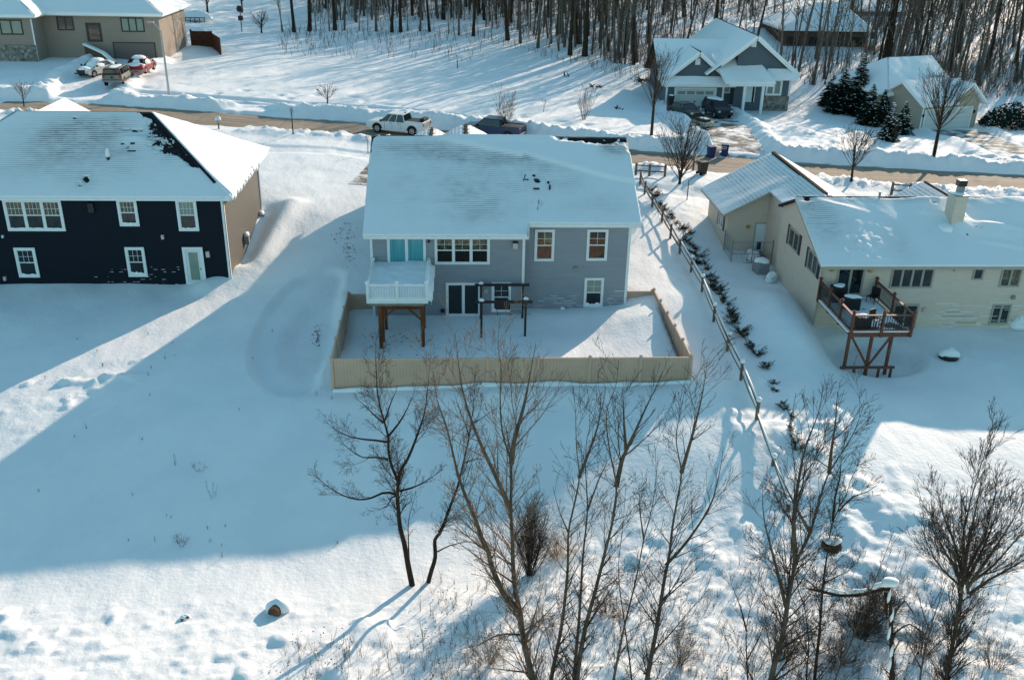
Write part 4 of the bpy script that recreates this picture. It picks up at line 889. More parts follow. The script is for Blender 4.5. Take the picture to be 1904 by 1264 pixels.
cwin(1843, 566, 1878, 603, cols=2, gl=GLASS); a0, a1, c0, c1 = wrect(YC, 1658, 566, 1706, 611); window(H3, F4, a0, a1, c0, c1, cols=2, hung=False, gl=GLASSB, tw=0.08, trim=TRIMT, name='patio_door')
cwin(1915, 498, 1960, 536, cols=2, gl=GLASS)
for px, py, mm in ((1546,500,BRASS),(1618,502,BRASS),(1777,501,LAMPG),(1883,552,GREYM),(1718,575,LAMPG)):
    p = wp(px, py, 48.4); q = MB(); q.fbox(F4, p.x-0.1, p.x+0.1, 0, 0.14, p.z-0.12, p.z+0.12); q.build('wall_lamp', mm, H3, bevel=0.03)
for (xa, ya), (xb, yb), n in (((1464,433),(1485,471),3),((1500,467),(1520,515),3)):
    A = xp(xa, ya, CX-0.05); B = xp(xb, yb, CX-0.05); y0, y1 = B.y, A.y; zc0, zc1 = B.z-0.12, A.z-0.3
    if y0 > y1: y0, y1 = y1, y0
    q_ = window(H3, F5, y0+0.3, y1-0.3, zc0, zc0+1.15, cols=2, hung=False, gl=GLASS, trim=TRIMT, tw=0.07)
    for s0, s1 in ((y0-0.05, y0+0.28), (y1-0.28, y1+0.05)): q = MB(); q.fbox(F5, s0, s1, 0, 0.035, zc0-0.03, zc0+1.18); q.build('shutter', BLACKM, q_)
# snow-plastered lower courses
q = MB()
for k in range(90):
    z_ = 0.13*round((0.15+1.5*RNG.random()**1.7)/0.13); x = RNG.uniform(26.4, 41); l = RNG.uniform(0.3, 2.0)
    q.fbox(F4, x, x+l, 0.004, 0.022, z_+0.004, z_+RNG.uniform(0.015, 0.035))
q.build('wall_snow', SNOWP, H3)
# garage wing: window on the left wall, back door, dog run
F6 = FL(17.72); window(H3, F6, 60.9, 62.0, 1.9, 3.1, cols=2, hung=False, gl=GLASSS, trim=TRIM, tw=0.07)
for s0 in (60.55, 62.03): q = MB(); q.fbox(F6, s0, s0+0.32, 0, 0.035, 1.87, 3.13); q.build('shutter', BLACKM, H3)
F7 = FB(60.0); a0 = wp(1402, 440, 60).x; a1 = wp(1426, 440, 60).x; zt = wp(1412, 414, 60).z; m = MB(); ring(m, F7, a0-0.03, a1+0.03, 0.62, zt, 0.07, 0, 0.05); dr = m.build('back_door', TRIMT, H3)
m = MB(); m.fbox(F7, a0+0.04, a1-0.04, 0.002, 0.03, 0.69, zt-0.07); m.build('door_leaf', DOORW, dr); m = MB(); a0_=a0; m.fbox(F7, a0+0.25, a0+0.55, 0.03, 0.045, 0.8, 1.35); m.build('dog_flap', BLACKM, dr)
p = wp(1390, 421, 60); q = MB(); q.lathe((p.x,59.88,p.z-0.12), [(0.03,0),(0.11,0.05),(0.13,0.15),(0.05,0.24)], 9); q.build('wall_lamp', BRASS, H3)
q = MB(); q.box(17.7, 58.3, -0.3, 20.34, 59.99, 0.58); q.build('stoop', CONC, H3)
# ------------------------------------------------------------------ far houses
def plain_sheet(root, *c, res=0.35, t=0.16, amp=0.05, sc=0.7, over=0.08, seed=0, th_=0.0):
    return snow_sheet(root, *c, res, lambda u, v, X, Y: t+amp*fbm(X*sc+seed, Y*sc, 200+seed, 3), lambda u, v, X, Y: th_+0*u, over=over)
# slate gabled house, upper right
GZ = 1.25
YA = 107.0
xa = wp(1238, 170, YA).x; xb = wp(1346, 170, YA).x; H4 = thing('slate_house', 'slate blue house with steep white gables and white garage door, upper right', 'house', ((xa+xb)/2+4, 112, GZ))
xa0 = wp(1228, 150, YA).x; xb0 = wp(1361, 150, YA).x; ap = wp(1300, 98, YA); ez = wp(1240, 152, YA).z
F8 = FB(YA); m = MB()
m.prism([(xa,-1),(xa,ez+0.1),(ap.x,ap.z-0.25),(xb,ez+0.1),(xb,-1)], lambda x, z: Vector((x,YA,z)), lambda x, z: Vector((x,YA+8,z)))
wx0 = xb+0.001; wx1 = wp(1467, 170, YA).x; ap2 = wp(1405.5, 68, YA); ez2 = wp(1482, 139, YA).z; hw2 = wp(1482,139,YA).x-ap2.x
m.prism([(wp(1364,170,YA).x,-1),(wp(1364,170,YA).x,ap2.z-0.25-(ap2.x-wp(1364,170,YA).x)*(ap2.z-ez2)/hw2),(ap2.x,ap2.z-0.25),(wx1,ez2+0.1),(wx1,-1)], lambda x, z: Vector((x,YA-0.3,z)), lambda x, z: Vector((x,YA+17,z)))
mr = wp(1232, 75, YA+5); mx0 = xa0+0.2
m.prism([(YA+0.8,-1),(YA+0.8,ez),(YA+5.4,mr.z-0.3),(YA+10,ez),(YA+10,-1)], lambda y, z: Vector((xa+0.02,y,z)), lambda y, z: Vector((ap2.x,y,z)))
m.build('wall', SID_SLATE, H4)
m = MB(); m.slab([(xa0,YA+0.2,ez),(ap2.x,YA+0.2,ez),(ap2.x,YA+5.4,mr.z),(xa0,YA+5.4,mr.z)], 0.15); m.slab([(xa0,YA+10.4,ez),(ap2.x,YA+10.4,ez),(ap2.x,YA+5.4,mr.z),(xa0,YA+5.4,mr.z)], 0.15)
for sg, x_ in ((-1, xa0), (1, xb0)): m.slab([(ap.x,YA-0.5,ap.z),(ap.x,YA+5,ap.z),(x_,YA+3,ez),(x_,YA-0.5,ez)], 0.15)
sl = (ap2.z-ez2)/hw2
for sg in (-1, 1): m.slab([(ap2.x,YA-0.8,ap2.z),(ap2.x,YA+17.3,ap2.z),(ap2.x+sg*hw2,YA+17.3,ez2),(ap2.x+sg*hw2,YA-0.8,ez2)], 0.15)
RF4 = m.build('roof', SHING, H4)
plain_sheet(RF4, (xa0,YA+0.2,ez), (ap2.x-1,YA+0.2,ez), (xa0,YA+5.4,mr.z), (ap2.x-1,YA+5.4,mr.z), t=0.2)
plain_sheet(RF4, (xa0,YA+2,ez), (xa0,YA-0.5,ez), (ap.x,YA+4.5,ap.z), (ap.x,YA-0.5,ap.z), t=0.2); plain_sheet(RF4, (xb0,YA-0.5,ez), (xb0,YA+2,ez), (ap.x,YA-0.5,ap.z), (ap.x,YA+4.5,ap.z), t=0.2)
plain_sheet(RF4, (ap2.x-hw2,YA+17.3,ez2), (ap2.x-hw2,YA-0.8,ez2), (ap2.x,YA+17.3,ap2.z), (ap2.x,YA-0.8,ap2.z), t=0.2); plain_sheet(RF4, (ap2.x+hw2,YA-0.8,ez2), (ap2.x+hw2,YA+17.3,ez2), (ap2.x,YA-0.8,ap2.z), (ap2.x,YA+17.3,ap2.z), t=0.22)
m = MB()
for a, b, y in (((xa0,ez),(ap.x,ap.z),YA-0.52),((ap.x,ap.z),(xb0,ez),YA-0.52),((ap2.x-hw2*0.72,ap2.z-(ap2.z-ez2)*0.72),(ap2.x,ap2.z),YA-0.82),((ap2.x,ap2.z),(ap2.x+hw2,ez2),YA-0.82)):
    m.bar((a[0],y,a[1]-0.14),(b[0],y,b[1]-0.14),0.06,0.30,up=(0,1,0) if False else (0,0,1))
m.build('rake_board', TRIM, RF4)
def pent(x0, x1, y0, z0, z1, d, nm='pent_roof'):
    m = MB(); m.slab([(x0,y0-d,z0),(x1,y0-d,z0),(x1,y0,z1),(x0,y0,z1)], 0.14); m.box(x0, y0-d-0.06, z0-0.22, x1, y0-d-0.005, z0-0.01); o = m.build(nm, TRIM, H4)
    plain_sheet(o, (x0,y0-d,z0), (x1,y0-d,z0), (x0,y0,z1), (x1,y0,z1), t=0.14)
pz = wp(1300, 158, YA-0.6).z; pent(xa0+0.05, xb0+0.3, YA, pz, pz+0.75, 0.75)
pz2 = wp(1460, 145, YA-0.6).z; pent(wp(1425,140,YA).x, wx1+0.4, YA-0.3, pz2, pz2+0.85, 0.8)
# porch
px0, px1 = wp(1364,156,YA-2).x, wp(1437,156,YA-2).x; pzz = wp(1400,156,YA-2.4).z
m = MB(); m.slab([(px0-1.0,YA-2.4,pzz),(px1,YA-2.4,pzz),(px1-1.6,YA+1.5,pzz+2.5),(px0-1.8,YA+1.5,pzz+2.5)], 0.15); m.slab([(px1,YA-2.4,pzz),(px1,YA-0.3,pzz),(px1-1.6,YA+1.5,pzz+2.5)], 0.15); m.box(px0-0.6,YA-2.46,pzz-0.3,px1,YA-2.405,pzz-0.02); o = m.build('porch_roof', TRIM, H4)
snow_sheet(o, (px0-1.0,YA-2.4,pzz), (px1,YA-2.4,pzz), (px0-1.8,YA+1.5,pzz+2.5), (px1-1.6,YA+1.5,pzz+2.5), 0.25, lambda u, v, X, Y: 0.22+0.08*fbm(X*0.6, Y*0.6, 9, 3)+0.2*sstep(0.8, 1, u)*(1-v)); plain_sheet(o, (px1,YA-2.4,pzz), (px1,YA-0.3,pzz), (px1-1.6,YA+1.4,pzz+2.5), (px1-1.6,YA+1.5,pzz+2.5), t=0.25)
for px in (1384, 1418): p = wp(px, 175, YA-2.2); q = MB(); q.box(p.x-0.14, YA-2.3, GZ-0.5, p.x+0.14, YA-2.02, pzz-0.3); q.build('porch_column', TRIM, H4)
def fw(x0, y0, x1, y1, F, Y): a0, a1 = wp(x0,(y0+y1)/2,Y).x, wp(x1,(y0+y1)/2,Y).x; return a0, a1, wp((x0+x1)/2,y1,Y).z, wp((x0+x1)/2,y0,Y).z
a0, a1, c0, c1 = fw(1253, 163, 1331, 204, F8, YA-0.05); m = MB(); ring(m, F8, a0, a1, GZ-0.3, c1, 0.2, 0, 0.08); gd = m.build('garage_door', TRIM, H4)
m = MB(); m.fbox(F8, a0+0.2, a1-0.2, 0.002, 0.05, GZ-0.3, c1-0.2); m.build('door_panel', GARD, gd)
for k in range(4): m = MB(); x = a0+0.38+k*(a1-a0-0.55)/4; m.fbox(F8, x, x+0.85, 0.05, 0.06, c1-0.75, c1-0.42); m.build('pane', GREYM, gd)
q = MB(); q.fbox(F8, (a0+a1)/2-0.06, (a0+a1)/2+0.06, 0.05, 0.08, GZ+0.7, GZ+0.95); q.build('handle', BLACKM, gd)
m = MB(); m.fbox(F8, xa-0.02, xa+0.2, 0, 0.05, -0.5, ez); m.fbox(F8, xb-0.2, xb+0.02, 0, 0.05, -0.5, ez); F9 = FB(YA-0.3); m.fbox(F9, wx1-0.2, wx1+0.02, 0, 0.05, -0.5, ez2); m.build('corner_trim', TRIM, H4)
for (x0,y0,x1,y1),F,Y in (((1293,109,1302,121),F8,YA),((1397.5,76,1406.5,88),F9,YA-0.3)):
    a0, a1, c0, c1 = fw(x0,y0,x1,y1,F,Y); m = MB(); m.fbox(F, a0, a1, 0, 0.06, c0, c1); m.build('gable_vent', TRIM, H4)
a0, a1, c0, c1 = fw(1424, 148, 1454, 178, F9, YA-0.3); window(H4, F9, a0, a1, c0, c1, cols=2, hung=False, gl=GLASSS, tw=0.18)
a0, a1, c0, c1 = fw(1345, 158, 1358, 176, F8, YA); window(H4, FB(YA+0.8), a0+0.1, a1+0.2, c0, c1, cols=1, hung=False, gl=GLASSS, tw=0.12)
a0, a1, c0, c1 = fw(1386, 156, 1402, 190, F9, YA-0.3); m = MB(); m.fbox(F9, a0-0.1, a1+0.1, 0.0, 0.05, c0, c1); dr = m.build('entry_door', TRIM, H4); m = MB(); m.fbox(F9, a0, a1-0.25, 0.05, 0.08, c0, c1-0.12); m.build('door_leaf', DOORW, dr); m = MB(); m.fbox(F9, a1-0.2, a1, 0.05, 0.08, c0, c1-0.12); m.build('pane', GLASSB, dr)
a0, a1, c0, c1 = fw(1419, 179, 1465, 200, F9, YA-0.3); m = MB(); m.fbox(F9, a0, a1+0.03, 0, 0.09, GZ-1, c1); m.build('stone_base', STONE, H4)
# beige garage house, far right, turned about 20 degrees
c = gp(1708, 245, 1.0); B0 = thing('beige_house', 'beige house with double garage and snowy gable roof, behind the spruces at far right', 'house', (c.x, c.y, 0.9), local=True, rz=math.radians(21))
W_, D_ = 7.9, 6.0; eh = 2.75; gh = 2.0
m = MB(); m.prism([(0,-1.5),(0,eh),(D_/2,eh+gh-0.2),(D_,eh),(D_,-1.5)], lambda y, z: Vector((0,y,z)), lambda y, z: Vector((W_,y,z)))
m.prism([(W_-4.4,-1.5),(W_-4.4,eh),(W_-2.0,eh+gh*0.9),(W_+0.0,eh),(W_+0.0,-1.5)], lambda x, z: Vector((x,-0.03,z)), lambda x, z: Vector((x,3,z)))
m.box(0.0, 4.9, -1.5, 9.0, 13.5, eh+0.28)
m.build('wall', SID_BEIGE, B0)
m = MB(); m.slab([(-0.45,-0.45,eh),(W_-4,-0.45,eh),(W_-4,D_/2,eh+gh),(-0.45,D_/2,eh+gh)], 0.16); m.slab([(-0.45,D_/2,eh+gh),(W_,D_/2,eh+gh),(W_,D_+0.4,eh),(-0.45,D_+0.4,eh)], 0.16)
m.slab([(W_-4.8,-0.5,eh-0.1),(W_-2.0,-0.5,eh+gh),(W_-2.0,4,eh+gh),(W_-4.8,4,eh-0.1)], 0.16); m.slab([(W_-2.0,-0.5,eh+gh),(W_+0.5,-0.5,eh-0.1),(W_+0.5,5,eh-0.1),(W_-2.0,5,eh+gh)], 0.16)
m.slab([(-0.6,4.4,eh+0.3),(9.5,4.4,eh+0.3),(9.5,9.2,eh+3.3),(3.2,9.2,eh+3.3)], 0.16); m.slab([(3.2,9.2,eh+3.3),(9.5,9.2,eh+3.3),(9.5,14,eh+0.3),(-0.6,14,eh+0.3)], 0.16); m.slab([(-0.6,14,eh+0.3),(-0.6,4.4,eh+0.3),(3.2,9.2,eh+3.3)], 0.16); m.slab([(9.35,4.8,eh+0.3),(9.35,13.6,eh+0.3),(9.35,9.2,eh+3.1)], 0.1, Vector((1,0,0)))
RB = m.build('roof', TRIM, B0)
plain_sheet(RB, (-0.45,-0.45,eh), (W_-3.5,-0.45,eh), (-0.45,D_/2,eh+gh), (W_-2.0,D_/2,eh+gh), t=0.2); plain_sheet(RB, (W_+0.5,-0.5,eh-0.1), (W_+0.5,5,eh-0.1), (W_-2.0,-0.5,eh+gh), (W_-2.0,5,eh+gh), t=0.2)
plain_sheet(RB, (W_-4.8,2.5,eh-0.1), (W_-4.8,-0.5,eh-0.1), (W_-2.0,4,eh+gh), (W_-2.0,-0.5,eh+gh), t=0.18)
plain_sheet(RB, (-0.6,14,eh+0.3), (-0.6,4.4,eh+0.3), (3.2,9.25,eh+3.3), (3.2,9.2,eh+3.3), t=0.25); snow_sheet(RB, (-0.6,4.4,eh+0.3), (9.5,4.4,eh+0.3), (3.2,9.2,eh+3.3), (9.5,9.2,eh+3.3), 0.3, lambda u, v, X, Y: 0.25+0.12*fbm(X*0.4, Y*0.4, 19, 3)); plain_sheet(RB, (9.5,14,eh+0.3), (-0.6,14,eh+0.3), (9.5,9.2,eh+3.3), (3.2,9.2,eh+3.3), t=0.25)
FBg = (Vector((0,0,0)), Vector((1,0,0)), Vector((0,-1,0))); m = MB(); ring(m, FBg, 0.3, 7.1, -0.5, 2.35, 0.14, 0.035, 0.09); gd = m.build('garage_door', TRIM, B0); m = MB(); m.fbox(FBg, 0.44, 6.96, 0.033, 0.06, -0.5, 2.2); m.build('door_panel', GARD, gd)
for x in (0.12, 7.35): m = MB(); m.fbox(FBg, x-0.07, x+0.07, 0.04, 0.2, 1.6, 1.9); m.build('wall_lamp', BLACKM, B0)
m = MB(); m.fbox(FBg, -0.03, 0.14, 0, 0.034, -1, eh-0.1); m.build('corner_trim', TRIM, B0)
# taupe split-level, far left
YT = 113.5; xl = wp(75, 80, YT).x; xr = wp(300, 80, YT).x; H5 = thing('taupe_house', 'taupe split-level house with brown garage door, top left corner', 'house', ((xl+xr)/2, 119, 5.0)); F10 = FB(YT)
ezt = wp(200, 29, YT-0.5).z; yf = xp(345, 45, xr).y; YT2 = 110.6; xw = wp(62, 60, YT2).x
yf = min(yf, 127)
m = MB(); m.box(xl-12, YT, 3, xr, yf, ezt-0.1); m.box(xl-14, YT2, 3, xw, YT-0.001, ezt-0.1); m.build('wall', SID_TAUPE, H5)
rz_ = ezt+0.55*(yf-YT)/2; ym = (YT+yf)/2
m = MB(); m.slab([(xl-12,YT-0.6,ezt),(xr+0.6,YT-0.6,ezt),(xr-(yf-YT)/2+0.3,ym,rz_),(xl-12,ym,rz_)], 0.18); m.slab([(xr+0.6,YT-0.6,ezt),(xr+0.6,yf+0.6,ezt),(xr-(yf-YT)/2+0.3,ym,rz_)], 0.18); m.slab([(xr+0.6,yf+0.6,ezt),(xl-12,yf+0.6,ezt),(xl-12,ym,rz_),(xr-(yf-YT)/2+0.3,ym,rz_)], 0.18)
m.slab([(xl-14,YT2-0.6,ezt),(xw+0.6,YT2-0.6,ezt),(xw-4.0,YT2+4,ezt+2.4),(xl-14,YT2+4,ezt+2.4)], 0.18); m.slab([(xw+0.6,YT2-0.6,ezt),(xw+0.6,YT2+6,ezt),(xw-4.0,YT2+8,ezt+2.4),(xw-4,YT2+4,ezt+2.4)], 0.18); m.slab([(xl-14,YT2+4,ezt+2.4),(xw-4,YT2+4,ezt+2.4),(xw-4,YT2+9,ezt+2.4),(xl-14,YT2+9,ezt+2.4)], 0.1)
RT5 = m.build('roof', TRIMT, H5)
plain_sheet(RT5, (xl-12,YT-0.6,ezt), (xr+0.6,YT-0.6,ezt), (xl-12,ym,rz_), (xr-(yf-YT)/2+0.3,ym,rz_), t=0.35, amp=0.12, sc=0.3); plain_sheet(RT5, (xr+0.6,YT-0.6,ezt), (xr+0.6,yf+0.6,ezt), (xr-(yf-YT)/2+0.3,ym,rz_), (xr-(yf-YT)/2+0.3,ym+0.1,rz_), t=0.35, amp=0.15, sc=0.3)
plain_sheet(RT5, (xl-14,YT2-0.6,ezt), (xw+0.6,YT2-0.6,ezt), (xl-14,YT2+4,ezt+2.4), (xw-4.0,YT2+4,ezt+2.4), t=0.35, amp=0.1, sc=0.3); plain_sheet(RT5, (xw+0.6,YT2-0.6,ezt), (xw+0.6,YT2+6,ezt), (xw-4,YT2+4,ezt+2.4), (xw-4,YT2+8,ezt+2.4), t=0.35, amp=0.1)
F11 = FB(YT2)
def fwin(x0,y0,x1,y1,F,**k): Y = F[0].y; a0, a1, c0, c1 = fw(x0,y0,x1,y1,F,Y); window(H5, F, a0, a1, c0, c1, hung=False, trim=TRIMD, tw=0.1, **k)
fwin(106,31,137,57,F10,cols=2,gl=GLASS); fwin(225,33,268,60,F10,cols=3,gl=GLASSS); fwin(0,37,42,65,F11,cols=2,gl=GLASSS); fwin(18,84,45,98,F11,cols=2,gl=GLASSB)
a0, a1, c0, c1 = fw(161, 43, 189, 78, F10, YT); window(H5, F10, a0, a1, c0, c1, cols=1, hung=False, trim=TRIMD, tw=0.2, gl=GLASS, name='entry_door')
a0, a1, c0, c1 = fw(212, 79, 290, 112, F10, YT); m = MB(); ring(m, F10, a0, a1, 4.6, c1, 0.1, 0, 0.08); gd = m.build('garage_door', TRIMD, H5); m = MB(); m.fbox(F10, a0+0.1, a1-0.1, 0.002, 0.05, 4.6, c1-0.1); m.build('door_panel', GARB, gd)
a0, a1, c0, c1 = fw(-20, 84, 61, 110, F11, YT2); m = MB(); m.fbox(F11, xl-14, xw+0.02, 0, 0.08, 3, c1); m.build('stone_base', STONE, H5)
m = MB(); m.fbox(F11, xw-0.1, xw+0.05, 0, 0.05, 4, ezt-0.1); m.build('corner_trim', TRIM, H5)
# stair wing walls with snow
st = wp(165, 95, 110.5); m = MB(); m.prism([(0,4.4),(0,6.6),(3.4,6.0),(5.4,5.0),(5.4,4.4)], lambda a, z: Vector((st.x-1.2+a*0.75, 112.6-a*0.55, z)), lambda a, z: Vector((st.x-1.0+a*0.75, 112.8-a*0.55, z))); sw = m.build('stair_wall', SID_BROWN, H5)
m = MB(); m.bar((st.x-1.2,112.7,6.75),(st.x+1.4,110.8,6.12),0.5,0.25); m.bar((st.x+1.4,110.8,6.12),(st.x+2.9,109.75,5.15),0.5,0.25); m.build('stair_snow', SNOWP, sw, bevel=0.08)
# brown house and grey house within the woods, ochre and tan houses beyond
def backhouse(name, label, px0, px1, pyb, pye, pxr0, pxr1, pyr, Y, depth, wallm, win=3):
    b = wp((px0+px1)/2, pyb, Y); r = thing(name, label, 'house', (b.x, Y+depth/2, b.z)); x0, x1 = wp(px0,pye,Y).x, wp(px1,pye,Y).x; ze = wp((px0+px1)/2,pye,Y).z; zb = min(b.z, th(b.x, Y))-1.5
    m = MB(); m.box(x0+0.5, Y+0.5, zb, x1-0.5, Y+depth-0.5, ze-0.1); m.build('wall', wallm, r)
    ry_ = Y+depth/2; q0, q1 = wp(pxr0,pyr,ry_), wp(pxr1,pyr,ry_); zr = q0.z
    m = MB(); C = [(x0,Y,ze),(x1,Y,ze),(x1,Y+depth,ze),(x0,Y+depth,ze)]; R0, R1 = (q0.x,ry_,zr), (q1.x,ry_,zr)
    m.slab([C[0],C[1],R1,R0],0.15); m.slab([C[1],C[2],R1],0.15); m.slab([C[2],C[3],R0,R1],0.15); m.slab([C[3],C[0],R0],0.15); rf = m.build('roof', SHINGB, r)
    plain_sheet(rf, C[0], C[1], R0, R1, t=0.3, amp=0.1, res=0.5); plain_sheet(rf, C[1], C[2], R1, (R1[0],R1[1]+0.1,R1[2]), t=0.3, amp=0.1, res=0.5); plain_sheet(rf, C[2], C[3], R1, R0, t=0.3, res=0.8); plain_sheet(rf, C[3], C[0], (R0[0],R0[1]+0.1,R0[2]), R0, t=0.3, res=0.5)
    F = FB(Y+0.5)
    for k in range(win):
        xc = x0+(x1-x0)*(k+0.6)/(win+0.2); window(r, F, xc-0.9, xc+0.9, ze-2.0, ze-0.8, cols=2, hung=False, trim=TRIMD, tw=0.10, gl=GLASS)
    return r
backhouse('brown_house', 'dark brown house with a rounded snowy hip roof, half hidden in the woods', 1455, 1622, 96, 58, 1520, 1565, 9, 138, 13, SID_BROWN, 4)
backhouse('olive_house', 'olive-grey house behind the brown one in the woods, only its upper part in view', 1598, 1695, 62, 22, 1615, 1660, -6, 160, 12, SID_TAUPE, 2)
backhouse('tan_house', 'pale tan house cut off by the top edge of the photo, behind the taupe house', 345, 452, 24, -14, 370, 430, -60, 168, 14, SID_ORANGE, 3)
backhouse('ochre_house', 'ochre house glimpsed between trunks at the top edge of the photo', 600, 690, 22, -8, 620, 670, -40, 190, 12, SID_ORANGE, 2)
# ------------------------------------------------------------------ tan vinyl privacy fence round the yard
FENCE = thing('vinyl_fence', 'tan vinyl privacy fence enclosing the grey house yard', 'fence', (2.6, 42.0, 0))
def vfence(a, b, n, z0, z1, step=True, h=1.75):
    a = Vector(a); b = Vector(b)
    for k in range(n):
        p = a.lerp(b, k/n); q = a.lerp(b, (k+1)/n); d = (q-p).normalized(); zt = z0+(z1-z0)*((k+0.5)/n)
        s = MB(); s.bar((p.x+d.x*0.06,p.y+d.y*0.06,zt-h/2),(q.x-d.x*0.06,q.y-d.y*0.06,zt-h/2),0.04,h-0.02); s.build('panel', VINYL, FENCE)
        s = MB(); s.bar((p.x+d.x*0.06,p.y+d.y*0.06,zt-0.03),(q.x-d.x*0.06,q.y-d.y*0.06,zt-0.03),0.07,0.09); s.build('top_rail', VINYLP, FENCE)
    for k in range(n+1):
        p = a.lerp(b, k/n); zt = z0+(z1-z0)*(min(max(k/n, 0.5/n), 1-0.5/n))+(abs(z1-z0)/n*0.5 if k not in (0, n) else 0)
        s = MB(); s.box(p.x-0.065,p.y-0.065,zt-h-0.6,p.x+0.065,p.y+0.065,zt+0.06); s.lathe((p.x,p.y,zt+0.06),[(0.095,0),(0.095,0.03),(0.01,0.09)],4); s.build('post', VINYLP, FENCE)
FX0, FX1, FY = -6.28, 11.38, 41.9
pl_ = wp(650, 547, 51.3).z; pr_ = wp(1195, 541, 51.9).z
vfence((FX0,FY,0),(FX1,FY,0),7,1.40,1.40); vfence((FX0-0.02,FY+0.14,0),(-6.5,51.2,0),4,1.42,pl_+0.02); vfence((FX1+0.02,FY+0.14,0),(11.42,51.9,0),5,1.42,pr_+0.02)
p = wp(650, 547, 51.3); vfence((-6.42,51.3,0),(-5.05,51.3,0),1,p.z,p.z); p = wp(1195, 541, 51.9); vfence((9.75,51.9,0),(11.3,51.9,0),1,p.z-0.02,p.z-0.02)
q = MB(); n = 90; P_ = []; r_ = []
for k in range(n+1):
    x = FX0+(FX1-FX0)*k/n; P_.append(Vector((x, FY-0.16, th(x, FY-0.2)+0.02))); r_.append(0.08+0.13*(0.5+0.5*math.sin(k*0.37))*(0.4+0.6*math.sin(k*0.14)**2))
q.tube(P_, r_, 8)
q.build('drift_snow', SNOWP, FENCE, smooth=True)
# ------------------------------------------------------------------ long split-rail fence between the lots
pp = [tp(x, y) for x, y in [(1190,343),(1198,361),(1213,385),(1230,413),(1246,443),(1264,472),(1284,506),(1305,543),(1327,598),(1351,653),(1378,707),(1406,780),(1436,865),(1466,950)]]
RAILF = thing('split_rail_fence', 'long weathered split-rail fence running down the snow beside the shrub row', 'fence', tuple(pp[6]))
for i, p in enumerate(pp):
    s = MB(); hh = 1.0 if i < 12 else 0.45; lean = 0.05*math.sin(i*2.3); s.bar((p.x,p.y,p.z-0.6),(p.x+lean,p.y,p.z+hh),0.13,0.12); s.build('post', OLDWOOD, RAILF)
    if i > 5:
        s = MB(); s.lathe((p.x+lean,p.y,p.z+hh-0.02),[(0.1,-0.02),(0.14,0.06),(0.10,0.14),(0.02,0.17)],8); s.build('post_snow', SNOWP, RAILF, smooth=True)
    if i:
        a = pp[i-1]
        for j, hz in enumerate((0.42, 0.80) if i < 12 else (0.3,)):
            s = MB(); s.tube([Vector((a.x+0.04*j,a.y,a.z+hz+0.03*math.sin(i+j))), a.lerp(p,0.5)+Vector((0,0,hz-0.03)), Vector((p.x-0.04*j,p.y,p.z+hz+0.03*math.cos(i*1.7+j)))],[0.045,0.055,0.04],6); s.build('rail', OLDWOOD, RAILF)
            if i > 5:
                s = MB(); s.tube([Vector((a.x,a.y,a.z+hz+0.085)), a.lerp(p,0.5)+Vector((0.02,0,hz+0.05)), Vector((p.x,p.y,p.z+hz+0.085))],[0.03,0.055,0.03],6); s.build('rail_snow', SNOWP, RAILF, smooth=True)
def short_rail(label, pts):
    P = [tp(x, y) for x, y in pts]; r = thing('split_rail_fence', label, 'fence', tuple(P[0]))
    for i, p in enumerate(P):
        s = MB(); s.bar((p.x,p.y,p.z-0.5),(p.x,p.y,p.z+0.95),0.16,0.14); s.build('post', OLDWOOD, r)
        if i:
            for hz in (0.35, 0.78): s = MB(); s.tube([P[i-1]+Vector((0,0,hz)), p+Vector((0,0,hz))],[0.06,0.06],6); s.build('rail', OLDWOOD, r)
short_rail('short two-rail fence beside the road right of the grey house', [(1182,325),(1207,327),(1236,328)])
short_rail('short two-rail fence beyond the ridge of the cream house, by the road', [(1657,362),(1690,364)])
# ------------------------------------------------------------------ swing frame in the yard
fp = [gp(895,628,0), gp(976,625,0), gp(894,594,0), gp(971,594,0)]
SW = thing('swing_frame', 'black square-post swing frame standing before the lower window', 'swing', ((fp[0].x+fp[1].x)/2, (fp[0].y+fp[2].y)/2, 0.0))
for i, p in enumerate(fp): s = MB(); s.box(p.x-0.06,p.y-0.06,th(p.x,p.y)-0.3,p.x+0.06,p.y+0.06,2.05); s.build('post', BLACKM, SW)
for a, b in ((0,1),(2,3)): s = MB(); s.box(fp[a].x-0.35,fp[a].y-0.06,2.051,fp[b].x+0.35,fp[a].y+0.06,2.18); s.build('beam', BLACKM, SW)
for k in (0.36, 0.66): 
    x = fp[2].x+(fp[3].x-fp[2].x)*k
    s = MB(); s.tube([Vector((x-0.05,fp[2].y,2.05)),Vector((x+0.05,48.7,0.75))],[0.015,0.015],5); s.build('chain', BLACKM, SW)
x = (fp[2].x+fp[3].x)/2; s = MB(); s.box(x-0.42,48.55,1.2,x+0.42,48.62,1.75); s.build('seat_back', BLACKM, SW)
for p in (fp[0], fp[1], fp[2]): blob('post_snow', p.x, p.y, 2.18, 0.14, 0.12, 0.14, 3, SW, n=8)
